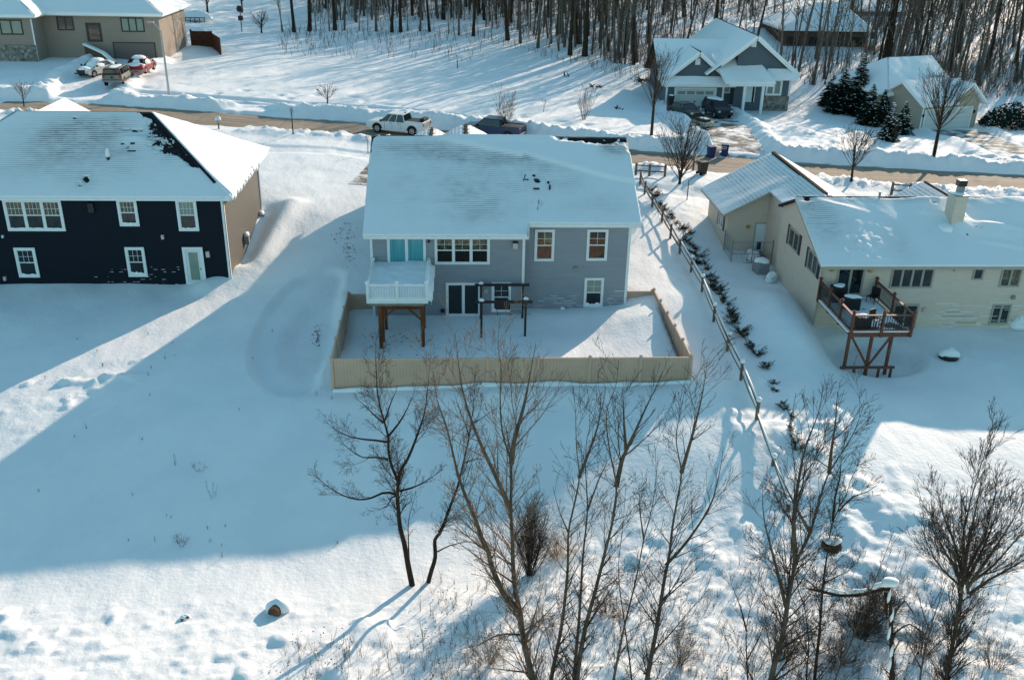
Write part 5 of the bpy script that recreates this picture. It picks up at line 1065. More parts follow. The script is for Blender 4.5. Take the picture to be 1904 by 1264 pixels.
# ------------------------------------------------------------------ deck of the cream house (part of the house) and what stands on it
cz = 2.0; x0, x1, y0, y1 = 19.95, 23.05, 43.5, 48.39
m = MB(); nb = int((x1-x0-0.1)/0.145)
for k in range(nb): xx = x0+0.06+k*0.145; m.box(xx, y0+0.08, cz-0.03, xx+0.13, y1, cz)
DK3 = m.build('deck', REDWOOD, H3)
m = MB(); m.box(x0,y0,cz-0.27,x1,y0+0.05,cz-0.02); m.box(x0,y0+0.051,cz-0.27,x0+0.05,y1,cz-0.035); m.box(x1-0.05,y0+0.051,cz-0.27,x1,y1,cz-0.035); m.box(x0+0.3,y0+0.6,cz-0.4,x1-0.3,y0+0.7,cz-0.035); m.build('deck_frame', REDWOOD, DK3)
def post3(x, y, zb=cz-0.25, ht=1.1): s = MB(); s.box(x-0.06,y-0.06,zb,x+0.06,y+0.06,cz+ht); s.box(x-0.08,y-0.08,cz+ht,x+0.08,y+0.08,cz+ht+0.05); s.lathe((x,y,cz+ht+0.05),[(0.07,0),(0.08,0.04),(0.02,0.08)],6); s.build('newel_post', REDWOOD, DK3)
for x, y in ((x0-0.05,48.3),(x0-0.05,46.7),(x0-0.05,45.1),(x0-0.03,y0-0.03),((x0+x1)/2,y0-0.05),(x1+0.02,y0-0.03),(x1+0.04,46.0),(x1+0.04,48.3)): post3(x, y)
for a, b in (((x0-0.05,y0),(x0-0.05,48.3)),((x0,y0-0.04),(x1,y0-0.04)),((x1+0.04,y0),(x1+0.04,46.0)),((x1+0.04,46.0),(x1+0.04,48.3))):
    s = MB(); s.bar((a[0],a[1],cz+0.95),(b[0],b[1],cz+0.95),0.14,0.05); s.bar((a[0],a[1],cz+0.15),(b[0],b[1],cz+0.15),0.06,0.05); s.build('handrail', REDWOOD, DK3)
    s = MB(); A = Vector((*a,0)); B = Vector((*b,0)); n = int((B-A).length/0.13)
    for k in range(1, n): p = A.lerp(B, k/n); s.bar((p.x,p.y,cz+0.17),(p.x,p.y,cz+0.93),0.028)
    s.build('balusters', BLACKM, DK3)
s = MB(); s.box(x0-0.2,y0+0.05,cz-0.02,x0-0.08,47.8,cz+0.06); s.box(x0+0.1,y0-0.02,cz+0.0,x1-0.1,y0+0.07,cz+0.05); s.build('edge_snow', SNOWP, DK3)
gx, gy = np.meshgrid(np.linspace(x0+0.1, x1-0.1, 30), np.linspace(y0+0.15, y1-0.02, 46)); ff = fbm(gx*1.0, gy*0.8, 151, 4)
gz_ = cz-0.01+0.05*ff+0.05*sstep(0.2, 2.2, gy-y0)*1.0-0.05*G2(gx, gy, x0+1.7, 46.6, 0.8, 0.35)
gz_[0,:] = gz_[-1,:] = cz-0.02; gz_[:,0] = gz_[:,-1] = cz-0.02
off = ORG[DK3.name]; o = grid_mesh('deck_snow', SNOW, gx-off.x, gy-off.y, gz_-off.z, kind=None); o.parent = DK3
for x in (x0+0.25, (x0+x1)/2-0.1, x1-0.6): s = MB(); s.box(x-0.07,y0+0.58,-1.2,x+0.07,y0+0.72,cz-0.4); s.build('support_post', REDWOOD, DK3)
ya = y0+0.65; xm_ = (x0+x1)/2-0.1; s = MB(); s.bar((x0+0.3,ya-0.08,cz-0.45),(xm_-0.05,ya-0.08,-0.15),0.05,0.12); s.bar((x1-0.65,ya-0.081,cz-0.45),(xm_+0.05,ya-0.081,-0.15),0.05,0.12); s.box(x0-0.1,ya-0.4,-0.22,x1-0.3,ya-0.28,-0.1); s.build('cross_brace', REDWOOD, DK3)
s = MB()
for k in range(5): s.box(x0-0.05+k*0.66,ya-0.4,-0.9,x0+0.05+k*0.66,ya-0.28,-0.221)
s.build('lower_rail', REDWOOD, DK3)
def small(name, label, cat, loc, parts, rz=0, group=None):
    r = thing(name, label, cat, loc, group, local=True, rz=rz)
    for nm, mb, mt, bv in parts: mb.build(nm, mt, r, bevel=bv)
    return r
B = lambda *a: MB().box(*a)
t_ = MB(); t_.box(-0.4,-0.3,0,0.4,0.3,0.95)
r = small('covered_grill', 'black covered grill by the patio door on the brown deck, taller than its neighbour', 'grill', (20.75, 47.7, cz), [('cover', t_, BLACKM, 0.06)], 0.1); blob('top_snow', 0, 0, 0.93, 0.36, 0.27, 0.1, 2, r)
t_ = MB(); t_.box(-0.45,-0.3,0,0.45,0.3,0.72)
r = small('covered_table', 'low black covered table with snow, in front of the grill on the brown deck', 'table', (21.1, 46.6, cz), [('cover', t_, BLACKM, 0.08)], -0.3); blob('top_snow', 0, 0, 0.70, 0.42, 0.28, 0.12, 4, r)
t_ = MB(); t_.box(-0.35,-0.3,0,0.35,0.3,0.62)
r = small('storage_box', 'black box with white snow on its lid at the near left deck corner', 'box', (20.75, 44.2, cz), [('box_body', t_, BLACKM, 0.03)]); blob('top_snow', 0, 0, 0.6, 0.32, 0.27, 0.1, 6, r)
def chair():
    t1_ = MB(); t1_.box(-0.25,-0.25,0.4,0.25,0.25,0.45); t2_ = MB(); t2_.box(-0.25,0.22,0.45,0.25,0.26,0.9); L = []
    for a in (-0.23, 0.23):
        for b in (-0.23, 0.23): l = MB(); l.box(a-0.015,b-0.015,0,a+0.015,b+0.015,0.4); L.append(('leg', l, BLACKM, 0))
    return [('seat', t1_, BLACKM, 0.01), ('backrest', t2_, BLACKM, 0.01)]+L
small('deck_chair', 'black metal patio chair beside the snowy box at the deck front rail', 'chair', (21.45, 44.25, cz), chair(), 0.5)
small('folded_chair', 'dark patio chair standing right of the sliding door on the brown deck', 'chair', (22.6, 47.4, cz), chair(), -0.9)
# ------------------------------------------------------------------ dog run, air conditioner, fire pit, shrubs by the cream house
DR = thing('dog_run', 'grey metal dog run fence around the back door of the cream garage', 'fence', (18.6, 58.6, 0.6))
for (ax_, ay_), (bx_, by_) in (((17.65,59.9),(17.65,57.9)),((17.65,57.9),(19.0,57.9)),((19.0,57.9),(20.3,57.9))):
    s = MB()
    for z_ in (0.55, 1.15, 1.95): s.tube([Vector((ax_,ay_,z_+0.05)),Vector((bx_,by_,z_+0.05))],[0.022,0.022],5)
    n = int(math.hypot(ax_-bx_,ay_-by_)/0.16)
    for k in range(n+1): s.tube([Vector((ax_+(bx_-ax_)*k/n,ay_+(by_-ay_)*k/n,0.3)),Vector((ax_+(bx_-ax_)*k/n,ay_+(by_-ay_)*k/n,2.0))],[0.008,0.008],4)
    s.build('panel', GREYM, DR)
for x, y in ((17.65,57.9),(19.0,57.9),(20.3,57.9),(17.65,59.9)): s = MB(); s.tube([Vector((x,y,0.1)),Vector((x,y,2.15))],[0.035,0.035],6); s.build('post', GREYM, DR)
p = tp(1454, 508); p.x = min(p.x, 19.15); s = MB(); s.box(-0.42,-0.42,0,0.42,0.42,0.85)
r = small('air_conditioner', 'grey air conditioner box with a cap of snow beside the cream side wall', 'air conditioner', (p.x, p.y, p.z-0.05), [('casing', s, GREYM, 0.06)], 0.15); blob('top_snow', 0, 0, 0.83, 0.44, 0.44, 0.28, 12, r)
p = tp(1763, 664); s = MB(); s.lathe((0,0,0), [(0.5,-0.2),(0.55,0.12),(0.5,0.2),(0.4,0.2)], 14)
r = small('fire_pit', 'low dark fire pit domed with snow on the lawn below the cream house', 'fire pit', (p.x, p.y, p.z), [('bowl', s, BLACKM, 0)]); blob('snow_dome', 0, 0, 0.15, 0.5, 0.5, 0.42, 13, r)
s = MB(); s.lathe((0,0,0), [(0.32,-0.3),(0.42,0.35),(0.38,0.36)], 14); p = tp(1520, 594)
r = small('planter_barrel', 'dark round planter topped with snow below the downspout of the cream house', 'planter', (p.x-0.1, p.y, p.z), [('barrel', s, BLACKM, 0)]); blob('top_snow', 0, 0, 0.32, 0.36, 0.36, 0.15, 14, r)
# ------------------------------------------------------------------ bins, mailbox, lamp, signs
def bin_(label, p, rz, m_, name='wheelie_bin', group=None, print_=False, snow=False, tip=0):
    r = thing(name, label, 'trash bin', (p.x, p.y, p.z), group, local=True, rz=rz)
    b = MB(); b.add([(-0.26,-0.24,0.05),(0.26,-0.24,0.05),(0.26,0.28,0.05),(-0.26,0.28,0.05),(-0.32,-0.34,1.0),(0.32,-0.34,1.0),(0.32,0.36,1.0),(-0.32,0.36,1.0)], [(0,3,2,1),(4,5,6,7),(0,1,5,4),(1,2,6,5),(2,3,7,6),(3,0,4,7)]); b.build('body', m_, r, bevel=0.03)
    b = MB(); b.box(-0.34,-0.38,1.001,0.34,0.40,1.07); b.build('lid', m_, r, bevel=0.02)
    b = MB(); b.tube([Vector((-0.3,0.43,0.98)),Vector((0.3,0.43,0.98))],[0.02,0.02],6); b.build('handle', PLAST, r)
    for x in (-0.3, 0.3): b = MB(); b.tube([Vector((x-0.03,0.3,0.12)),Vector((x+0.03,0.3,0.12))],[0.12,0.12],10); b.build('wheel', TYRE, r)
    if print_:
        b = MB()
        for x, w_ in ((-0.16,0.10),(0.07,0.05)): b.box(x-w_/2,-0.345,0.68,x+w_/2,-0.335,0.9) if w_ < 0.1 else b.box(x-0.07,-0.345,0.66,x-0.02,-0.335,0.92)
        b.box(-0.12,-0.3455,0.66,-0.02,-0.3355,0.71); b.box(-0.12,-0.3455,0.87,-0.02,-0.3355,0.92); b.build('print', WHITEP, r)
    if snow: blob('top_snow', 0, 0, 1.06, 0.3, 0.33, 0.12, 5, r)
    return r
z_ = 2.25
p = gp(1322, 288, z_); p.z = th(p.x,p.y); bin_('blue wheelie bin at the curb, left one of the pair, blank front', p, 0.15, BINB)
p = gp(1347, 287, z_); p.z = th(p.x,p.y); bin_('blue wheelie bin with white print at the curb, right one of the pair', p, -0.25, BINB, print_=True)
p = gp(1305, 330, 2.1); p.z = th(p.x,p.y); bin_('black wheelie bin beside the road near the cream garage', p, 1.9, PLAST)
p = gp(1246, 205, 1.25); p.z = th(p.x,p.y); bin_('dark bin with snow on its lid beside the white garage door', p, 0.0, PLAST, snow=True)
p = gp(1302, 350, 2.0); p = gp(1288, 322, 2.1); p.z = th(p.x,p.y); s = MB(); s.box(-0.06,-0.06,-0.2,0.06,0.06,1.05); s2 = MB(); s2.prism([(-0.12,1.05),(-0.12,1.2),(-0.06,1.3),(0.06,1.3),(0.12,1.2),(0.12,1.05)], lambda a, z: Vector((a,-0.28,z)), lambda a, z: Vector((a,0.28,z)))
r = small('mailbox', 'snow-capped mailbox on a wooden post beside the black bin', 'mailbox', (p.x,p.y,p.z), [('post', s, OLDWOOD, 0), ('box', s2, TRIMT, 0)], 0.3); blob('top_snow', 0, 0, 1.27, 0.2, 0.34, 0.22, 15, r)
p = tp(407, 240); p.z -= 0.35; s = MB(); s.box(-0.06,-0.06,-0.3,0.06,0.06,0.9); s2 = MB(); s2.prism([(-0.13,0.9),(-0.13,1.08),(-0.06,1.2),(0.06,1.2),(0.13,1.08),(0.13,0.9)], lambda a, z: Vector((a,-0.3,z)), lambda a, z: Vector((a,0.3,z)))
r = small('mailbox', 'tan mailbox caked with snow beside the street, right of the navy house', 'mailbox', (p.x,p.y,p.z), [('post', s, OLDWOOD, 0), ('box', s2, TRIMT, 0)], 0.3); blob('top_snow', 0, 0, 1.15, 0.24, 0.36, 0.3, 16, r)
p = tp(489, 292)
p = tp(1277, 372); s = MB(); s.tube([Vector((0,0,-0.3)),Vector((0.02,0,1.5))],[0.04,0.035],7); s2 = MB(); s2.box(-0.02,-0.18,1.45,0.05,0.18,1.75); s3 = MB(); s3.tube([Vector((0.02,0,1.45)),Vector((0.45,0,1.85))],[0.03,0.03],6)
small('sign_post', 'thin dark post with a small bracket left of the cream garage', 'post', (p.x,p.y,p.z), [('pole', s, BLACKM, 0), ('bracket', s3, BLACKM, 0)])
lp = tp(315, 179); SL = thing('street_lamp', 'tall pale metal street lamp in front of the taupe house', 'street lamp', tuple(lp))
top = wp(292, 46, lp.y); s = MB(); s.tube([Vector((lp.x,lp.y,lp.z-0.5)),Vector((lp.x,lp.y,lp.z+3)),Vector((lp.x,lp.y,top.z-0.6))],[0.13,0.11,0.08],10); s.build('pole', GALV, SL)
s = MB(); e = wp(284, 42, lp.y); s.tube([Vector((lp.x,lp.y,top.z-0.65)),Vector((lp.x-0.3,lp.y,top.z-0.25)),Vector((e.x,lp.y,e.z))],[0.06,0.05,0.04],8); s.build('arm', GALV, SL)
s = MB(); s.box(e.x-0.55,lp.y-0.14,e.z-0.07,e.x+0.1,lp.y+0.14,e.z+0.06); s.build('lamp_head', GALV, SL, bevel=0.04)
s = MB(); s.lathe((lp.x,lp.y,lp.z-0.1),[(0.22,0),(0.22,0.15),(0.14,0.2)],10); s.build('base', GALV, SL)
# brown board fence, deck furniture and bird house beyond the taupe house
p1, p2, p3 = wp(353,46,124), wp(391,48,124), wp(405,49,119.5)
BF = thing('board_fence', 'dark brown board fence panel behind the taupe house at top left', 'fence', (p2.x, 122, th(p2.x,122)))
for a, b, h0 in ((p1, p2, 0), (p2, p3, 0)): s = MB(); zz = th(a.x,a.y); s.bar((a.x,a.y,zz+0.7),(b.x,b.y,zz+0.7),0.08,2.0); s.build('panel', BROWNF, BF)
for a in (p1, p2, p3): s = MB(); s.box(a.x-0.1,a.y-0.1,th(a.x,a.y)-0.3,a.x+0.1,a.y+0.1,th(a.x,a.y)+1.9); s.build('post', BROWNF, BF)
p = tp(372, 66); s = MB(); s.lathe((0,0,0),[(1.15,-0.3),(1.2,0.45),(1.1,0.5)],18,1,0.6); r = small('raised_bed', 'brown rounded raised bed heaped with snow, right of the taupe house', 'planter', (p.x,p.y,p.z), [('rim', s, BROWNF, 0)]); blob('snow_heap', 0, 0, 0.4, 1.15, 0.75, 0.5, 17, r)
p = tp(367, 44); s = MB()
for k in range(8): s.box(-2.6+k*0.65,-0.03,0,-2.5+k*0.65,0.03,0.8)
s.box(-2.7,-0.05,0.8,2.2,0.05,0.9); r = small('deck_railing', 'low dark deck railing carrying snow behind the taupe house', 'fence', (p.x-1,p.y,p.z-0.1), [('railing', s, BROWNF, 0)])
blob('snow_heap', 0.5, 1.6, 0.4, 2.2, 1.2, 1.2, 18, r)
p = tp(450, 60); s = MB(); s.tube([Vector((0,0,-0.3)),Vector((0,0,2.6))],[0.06,0.06],7); s2 = MB(); s2.box(-0.3,-0.3,1.5,0.3,0.3,2.1); s3 = MB(); s3.lathe((0,0,2.6),[(0.3,0),(0.5,0.25),(0.42,0.6),(0.1,0.95)],8)
r = small('bird_feeder', 'dark pole with stacked bird houses standing in open snow left of the woods', 'bird feeder', (p.x,p.y,p.z), [('pole', s, BLACKM, 0), ('feeder', s2, BLACKM, 0.03), ('bird_house', s3, PLAST, 0)]); blob('top_snow', 0, 0, 3.4, 0.25, 0.25, 0.15, 19, r, n=8)
# dark branches and debris poking out of the snow across the street
def debris(label, px, py, n, r0, seed, cat='brush pile', nm='brush_pile', h=0.5):
    p = tp(px, py); rr = random.Random(seed); s = MB()
    for k in range(n):
        a = rr.uniform(0, 6.28); d = rr.random()*r0; q0 = Vector((math.cos(a)*d, math.sin(a)*d, -0.1)); q1 = q0+Vector((rr.uniform(-1,1)*r0*0.7, rr.uniform(-1,1)*r0*0.5, rr.uniform(0.1,h)))
        s.tube([q0, (q0+q1)/2+Vector((0,0,0.08)), q1], [0.06,0.05,0.02], 5)
    o = s.build(nm, BARK_D, None, loc=None); o.location = (p.x,p.y,p.z); tag(o, label, cat); return o
debris('dark fallen branch poking from a drift, left of the slate house', 1105, 162, 16, 1.0, 1); debris('small dark stump sticking out of snow in the open field', 1050, 142, 7, 0.5, 2, 'stump', 'stump', 0.9)
debris('brown brush pile in the shade left of the slate house', 1192, 150, 34, 1.1, 3); debris('black debris in the snow near the white garage corner', 1150, 203, 10, 0.5, 4); debris('dark timber lying in snow right of the taupe garage', 315, 93, 12, 1.3, 6)
# logs and stump in the foreground
p = tp(513, 1140); s = MB(); s.tube([Vector((-0.05,-0.15,0.12)),Vector((0.1,0.35,0.15))],[0.24,0.2],10); r = small('stump', 'snow-capped brown stump alone in the sunlit foreground snow', 'stump', (p.x,p.y,p.z), [('wood', s, DRYL, 0.02)]); blob('snow_cap', 0.08, 0.25, 0.0, 0.42, 0.38, 0.42, 21, r)
p = tp(342, 1152); s = MB(); s.tube([Vector((-0.1,-0.05,0.03)),Vector((0.15,0.1,0.06))],[0.06,0.05],7); r = small('stick', 'small brown stick end in a little snow mound left of the stump', 'stick', (p.x,p.y,p.z), [('wood', s, DRYL, 0)]); blob('snow_cap', 0.0, 0.1, -0.05, 0.2, 0.16, 0.2, 22, r)
# ------------------------------------------------------------------ vehicles
def wheel(r, x, y, rad, side, rimm=RIM):
    t = MB(); t.tube([Vector((x,y-0.11,rad)),Vector((x,y+0.11,rad))],[rad,rad],20); ty = t.build('wheel', TYRE, r, bevel=0.03)
    ys = y+side*0.112; q = MB(); q.tube([Vector((x,ys-0.01*side,rad)),Vector((x,ys+0.012*side,rad))],[rad*0.62,rad*0.58],18); q.build('rim', rimm, ty)
    q = MB()
    for k in range(5):
        a = k*2*math.pi/5+0.3; q.bar((x+math.cos(a)*rad*0.2,ys+0.013*side,rad+math.sin(a)*rad*0.2),(x+math.cos(a+0.0)*rad*0.5,ys+0.013*side,rad+math.sin(a)*rad*0.5),rad*0.16,0.01,up=(0,1,0))
    q.build('rim_hole', PLAST, ty)
def vehicle(name, label, cat, p, heading, L, W, body, green, pm, wb, rad, gm=CARGL, clear=0.0, rear_lamps=True, snow=0.0, group=None, roofm=None):
    """body: side outline polygon (x,z); green: (xb0, xb1, xt0, xt1, zb, zt) glasshouse"""
    r = thing(name, label, cat, (p.x, p.y, p.z), group, local=True, rz=heading)
    hw = W/2; m = MB(); m.prism(body, lambda x, z: Vector((x,-hw,z)), lambda x, z: Vector((x,hw,z))); m.build('body', pm, r, bevel=0.07)
    for x in wb:
        for s in (-1, 1):
            q = MB(); n = 14; ro = rad+0.10
            pts = [Vector((x+ro*math.cos(math.pi*k/n), s*(hw+0.004), rad+0.02+ro*math.sin(math.pi*k/n))) for k in range(n+1)]
            vs = pts+[Vector((p_.x, s*(hw-0.05), p_.z)) for p_ in pts]; q.add(vs, [tuple(range(n+1)), tuple(range(2*n+1, n, -1))]+[(k, k+1, n+2+k, n+1+k) for k in range(n)]); q.build('wheel_arch', PLAST, r)
            wheel(r, x, s*(hw-0.10), rad, s)
    if green:
        b0, b1, t0, t1, zb, zt = green; gi, go = hw-0.07, hw-0.22
        vs = [(b0,-gi,zb),(b1,-gi,zb),(b1,gi,zb),(b0,gi,zb),(t0,-go,zt),(t1,-go,zt),(t1,go,zt),(t0,go,zt)]
        q = MB(); q.add(vs, [(0,3,2,1),(4,5,6,7),(0,1,5,4),(1,2,6,5),(2,3,7,6),(3,0,4,7)]); q.build('windows', gm, r, bevel=0.03)
        q = MB(); V_ = [Vector(v) for v in vs]
        for a, b in ((0,4),(1,5),(2,6),(3,7)): q.bar(V_[a], V_[b], 0.065, 0.065)
        for f in (0.36, 0.68):
            for a, b, c, d in ((0,1,4,5),(3,2,7,6)): q.bar(V_[a].lerp(V_[b], f), V_[c].lerp(V_[d], f), 0.07, 0.05)
        q.build('pillar', pm, r)
        q = MB(); q.box(t0-0.04,-go-0.03,zt-0.02,t1+0.04,go+0.03,zt+0.06); q.build('roof', roofm or pm, r, bevel=0.04)
        if snow: blob('roof_snow', (t0+t1)/2, 0, zt+0.03, (t1-t0)/2+0.05, go+0.02, snow, 31, r, n=18)
    xs = [a for a, _ in body]; xf, xr = max(xs), min(xs)
    for s in (-1, 1):
        q = MB(); q.box(xf-0.14, s*(hw-0.08)-0.14*(s>0)*2+0.0, 0.68+clear, xf+0.015, s*(hw-0.08)+0.28*(s<0), 0.86+clear); q.build('headlight', LAMPW, r, bevel=0.02)
        q = MB(); q.box(xr-0.015, s*(hw-0.04)-0.22*(s>0), 0.78+clear, xr+0.12, s*(hw-0.04)+0.22*(s<0), 1.08+clear); q.build('tail_light', LAMPR, r, bevel=0.02)
        q = MB(); xm = (green[1] if green else 0.8)-0.15; q.box(xm-0.06, s*(hw+0.11)-0.09, 1.0+clear, xm+0.08, s*(hw+0.11)+0.09, 1.18+clear); q.build('mirror', PLAST, r, bevel=0.02)
    q = MB(); q.box(xf-0.02,-hw*0.55,0.45+clear,xf+0.02,hw*0.55,0.80+clear); q.build('grille', PLAST, r)
    q = MB(); q.box(xf-0.1,-hw+0.03,0.34+clear,xf+0.05,hw-0.03,0.46+clear); q.build('bumper', PLAST, r, bevel=0.03); q = MB(); q.box(xr-0.06,-hw+0.03,0.40+clear,xr+0.1,hw-0.03,0.55+clear); q.build('bumper', GREYM, r, bevel=0.03)
    return r
def hd(ax, ay, bx, by, z): a = gp(ax, ay, z); b = gp(bx, by, z); return math.atan2(b.y-a.y, b.x-a.x)
pick = [(-2.85,0.42),(-2.85,1.18),(-0.98,1.20),(-0.98,1.14),(1.35,1.14),(2.70,1.04),(2.88,0.86),(2.88,0.42),(2.3,0.32),(-2.4,0.32)]
a, b = gp(790, 247, 2.7), gp(693, 238, 2.7); p = (a+b)/2; z_ = float(road_z(np.array([p.x]), np.array([p.y]))[0]); p = gp(741, 249.5, z_); p.y += 0.7
def pickup(name, label, p, h, pm, bedm):
    r = vehicle(name, label, 'pickup truck', p, h, 5.8, 1.98, pick, (-0.98,1.45,-0.80,0.72,1.13,1.78), pm, (1.75,-1.75), 0.42, clear=0.12)
    for s in (-1, 1): q = MB(); q.box(-2.80, s*0.92-0.06, 1.16, -1.0, s*0.92+0.06, 1.30); q.build('bed_side', pm, r, bevel=0.03)
    q = MB(); q.box(-2.85,-0.95,0.6,-2.76,0.95,1.30); q.build('tailgate', pm, r, bevel=0.03)
    q = MB(); q.box(-2.74,-0.85,1.19,-1.05,0.85,1.24); q.build('bed_floor', bedm, r)
    for s in (-1, 1):
        q = MB()
        for x in (0.98, 0.22, -0.62): q.box(x-0.008, s*0.992-0.003, 0.5, x+0.008, s*0.992+0.003, 1.12)
        q.build('door_seam', PLAST, r)
        for x in (0.38, -0.42): q = MB(); q.box(x-0.09, s*1.0-0.015, 0.98, x+0.09, s*1.0+0.015, 1.02); q.build('door_handle', PLAST, r)
    return r
h = math.atan2((b-a).y, (b-a).x)
PU = pickup('pickup_truck', 'white crew-cab pickup on the tan road left of the grey house roof', p, h, P_WHITE, PLAST)
q = MB(); q.box(-2.7,-0.7,1.24,-2.25,0.3,1.52); q.build('bed_crate', PLAST, PU, bevel=0.03); q = MB(); q.box(-0.75,-0.1,1.84,-0.65,0.1,1.92); q.build('roof_light', PLAST, PU)
z_ = 2.3; p = gp(918, 254, z_); p.z = float(road_z(np.array([p.x]), np.array([p.y]))[0]); pickup('pickup_truck', 'dark blue pickup partly hidden behind the ridge of the grey house', p, h-0.03, P_BLUE, PLAST)
suv = [(-2.2,0.5),(-2.25,1.20),(1.15,1.20),(2.15,1.08),(2.25,0.9),(2.25,0.5),(1.9,0.42),(-1.9,0.42)]
p = tp(222, 154); p.z -= 0.1; hh_ = hd(214, 158, 250, 143, 4.8)
S = vehicle('off_road_suv', 'boxy pale beige four-wheel drive with black rear window, behind the two snow-covered cars', 'SUV', p, hh_+0.12, 4.7, 1.95, suv, (-2.15,1.1,-2.02,0.75,1.19,1.78), P_CREAM, (1.45,-1.40), 0.43, clear=0.12)
q = MB(); q.box(-2.285,-0.88,0.55,-2.24,0.88,0.72); q.build('bumper_step', PLAST, S); q = MB(); q.tube([Vector((-2.29,0,0.95)),Vector((-2.25,0,0.95))],[0.12,0.12],12); q.build('badge', PLAST, S)
blob('roof_snow', -0.6, 0, 1.82, 1.2, 0.6, 0.06, 3, S)
for sg in (-1, 1): q = MB(); q.box(-2.2, sg*0.98-0.02, 0.5, 2.1, sg*0.98+0.02, 0.74); q.build('side_cladding', PLAST, S)
q = MB(); q.box(-2.262,-0.80,1.22,-2.15,0.80,1.72); q.build('rear_window', CARGL, S, bevel=0.02)
sed = [(-2.25,0.35),(-2.3,0.85),(-1.6,0.98),(1.0,0.95),(2.1,0.80),(2.25,0.6),(2.2,0.35),(1.8,0.25),(-1.9,0.25)]
p = tp(180, 137); p.z -= 0.15; W1 = vehicle('snow_covered_car', 'white car buried in snow in front of the taupe house stairs', 'car', p, math.radians(-112), 4.5, 1.8, sed, (-1.6,1.05,-1.0,0.35,0.95,1.42), P_PEARL, (1.35,-1.35), 0.33, snow=0.3)
blob('hood_snow', 1.45, 0, 0.82, 0.8, 0.85, 0.28, 4, W1, n=18); blob('rear_snow', -1.6, 0, 0.9, 0.75, 0.85, 0.45, 5, W1, n=18); blob('windscreen_snow', -0.15, 0, 0.86, 1.45, 0.84, 0.70, 6, W1, n=20)
p = tp(264, 132); p.z -= 0.1; W2 = vehicle('snow_covered_car', 'red car with a thick snow blanket in front of the brown garage door', 'car', p, hh_+0.05, 4.5, 1.85, sed, (-1.75,0.9,-1.25,0.3,0.95,1.45), P_RED, (1.35,-1.35), 0.34, snow=0.3)
blob('hood_snow', 1.4, 0, 0.85, 0.9, 0.88, 0.3, 4, W2, n=18); blob('rear_snow', -1.75, 0, 0.88, 0.55, 0.88, 0.3, 5, W2, n=18); blob('window_snow', -0.35, 0, 0.90, 1.5, 0.90, 0.68, 6, W2, n=20)
p = tp(1292, 222); p.z = th(p.x, p.y)+0.03; vehicle('parked_sedan', 'dark green-grey sedan parked left of the midnight SUV before the white garage', 'car', p+Vector((-0.8,1.2,0)), math.radians(-68), 4.6, 1.82, sed, (-1.6,1.05,-1.0,0.35,0.95,1.40), P_DARK, (1.35,-1.35), 0.34)
p = tp(1334, 221); S2 = vehicle('parked_suv', 'midnight blue SUV with snow on its roof before the white garage door', 'SUV', p+Vector((0.25,1.5,0.05)), math.radians(-80), 4.6, 1.85, [(x*0.97, z*0.95) for x, z in suv], (-2.0,1.05,-1.8,0.4,1.13,1.66), P_NAVY, (1.4,-1.35), 0.37, clear=0.05, snow=0.14)
p = tp(1307, 240); q = MB(); q.box(-1.0,-0.6,0.35,1.0,0.6,0.75); q2 = MB(); q2.box(-0.8,-0.45,0.75,0.7,0.45,1.0)
r = small('utility_trailer', 'small beige trailer with a dark snowy load, below the dark sedan', 'trailer', (p.x,p.y+0.3,p.z), [('bed', q, TRIMT, 0.02), ('load', q2, PLAST, 0.1)], math.radians(-60))
for s in (-1, 1): wheel(r, 0.0, s*0.68, 0.28, s)
blob('load_snow', 0.1, 0, 0.97, 0.5, 0.35, 0.1, 8, r)
# ------------------------------------------------------------------ bare trees
def rot_about(v, ax, a):
    c, s = math.cos(a), math.sin(a); return v*c + ax.cross(v)*s + ax*(ax.dot(v)*(1-c))
def grow(mb, p, d, L, r, lvl, rr, P):
    """one curved branch with its own offshoots"""
    n = P['seg'][lvl]; pts = [p.copy()]; rad = [r]; q = p.copy(); dd = d.copy(); tw = P.get('wig', 0.14)
    for k in range(n):
        dd = dd + Vector((rr.uniform(-tw,tw), rr.uniform(-tw,tw), rr.uniform(-tw,tw)*0.6+P['up'][lvl])); dd.normalize()
        q = q+dd*(L/n); pts.append(q.copy()); rad.append(max(P['rmin'], r*(1-0.85*(k+1)/n)))
    mb.tube(pts, rad, 4 if lvl == 0 else 3, cap=False)
    if lvl+1 < len(P['seg']):
        m = P['kids'][lvl]; m = max(1, int(m*rr.uniform(0.7, 1.3)*min(1.3, L/P['Lref'][lvl])))
        for k in range(m):
            t = rr.uniform(0.18, 0.98); i = min(int(t*n), n-1); f = t*n-i; b = pts[i].lerp(pts[i+1], f); ld = (pts[i+1]-pts[i]).normalized()
            ax = ld.orthogonal().normalized(); ax = rot_about(ax, ld, rr.uniform(0, 2*math.pi)); a = math.radians(rr.uniform(*P['ang'][lvl]))
            cd_ = rot_about(ld, ax, a); grow(mb, b, cd_, L*rr.uniform(*P['ratio'][lvl])*(1.1-0.6*t), max(P['rmin'], r*(1-0.7*t)*0.55), lvl+1, rr, P)
ASPEN = dict(seg=[6,5,2], up=[0.06,0.05,0.04], kids=[8,3,0], Lref=[1.6,0.6,0.3], ang=[(18,40),(20,48),(20,50)], ratio=[(0.30,0.62),(0.35,0.65),(0.4,0.6)], rmin=0.0042, wig=0.10)
ELM = dict(seg=[7,5,3], up=[0.05,0.05,0.05], kids=[16,8,0], Lref=[1.6,0.6,0.3], ang=[(25,60),(25,60),(20,50)], ratio=[(0.3,0.62),(0.35,0.65),(0.4,0.6)], rmin=0.0036, wig=0.22)
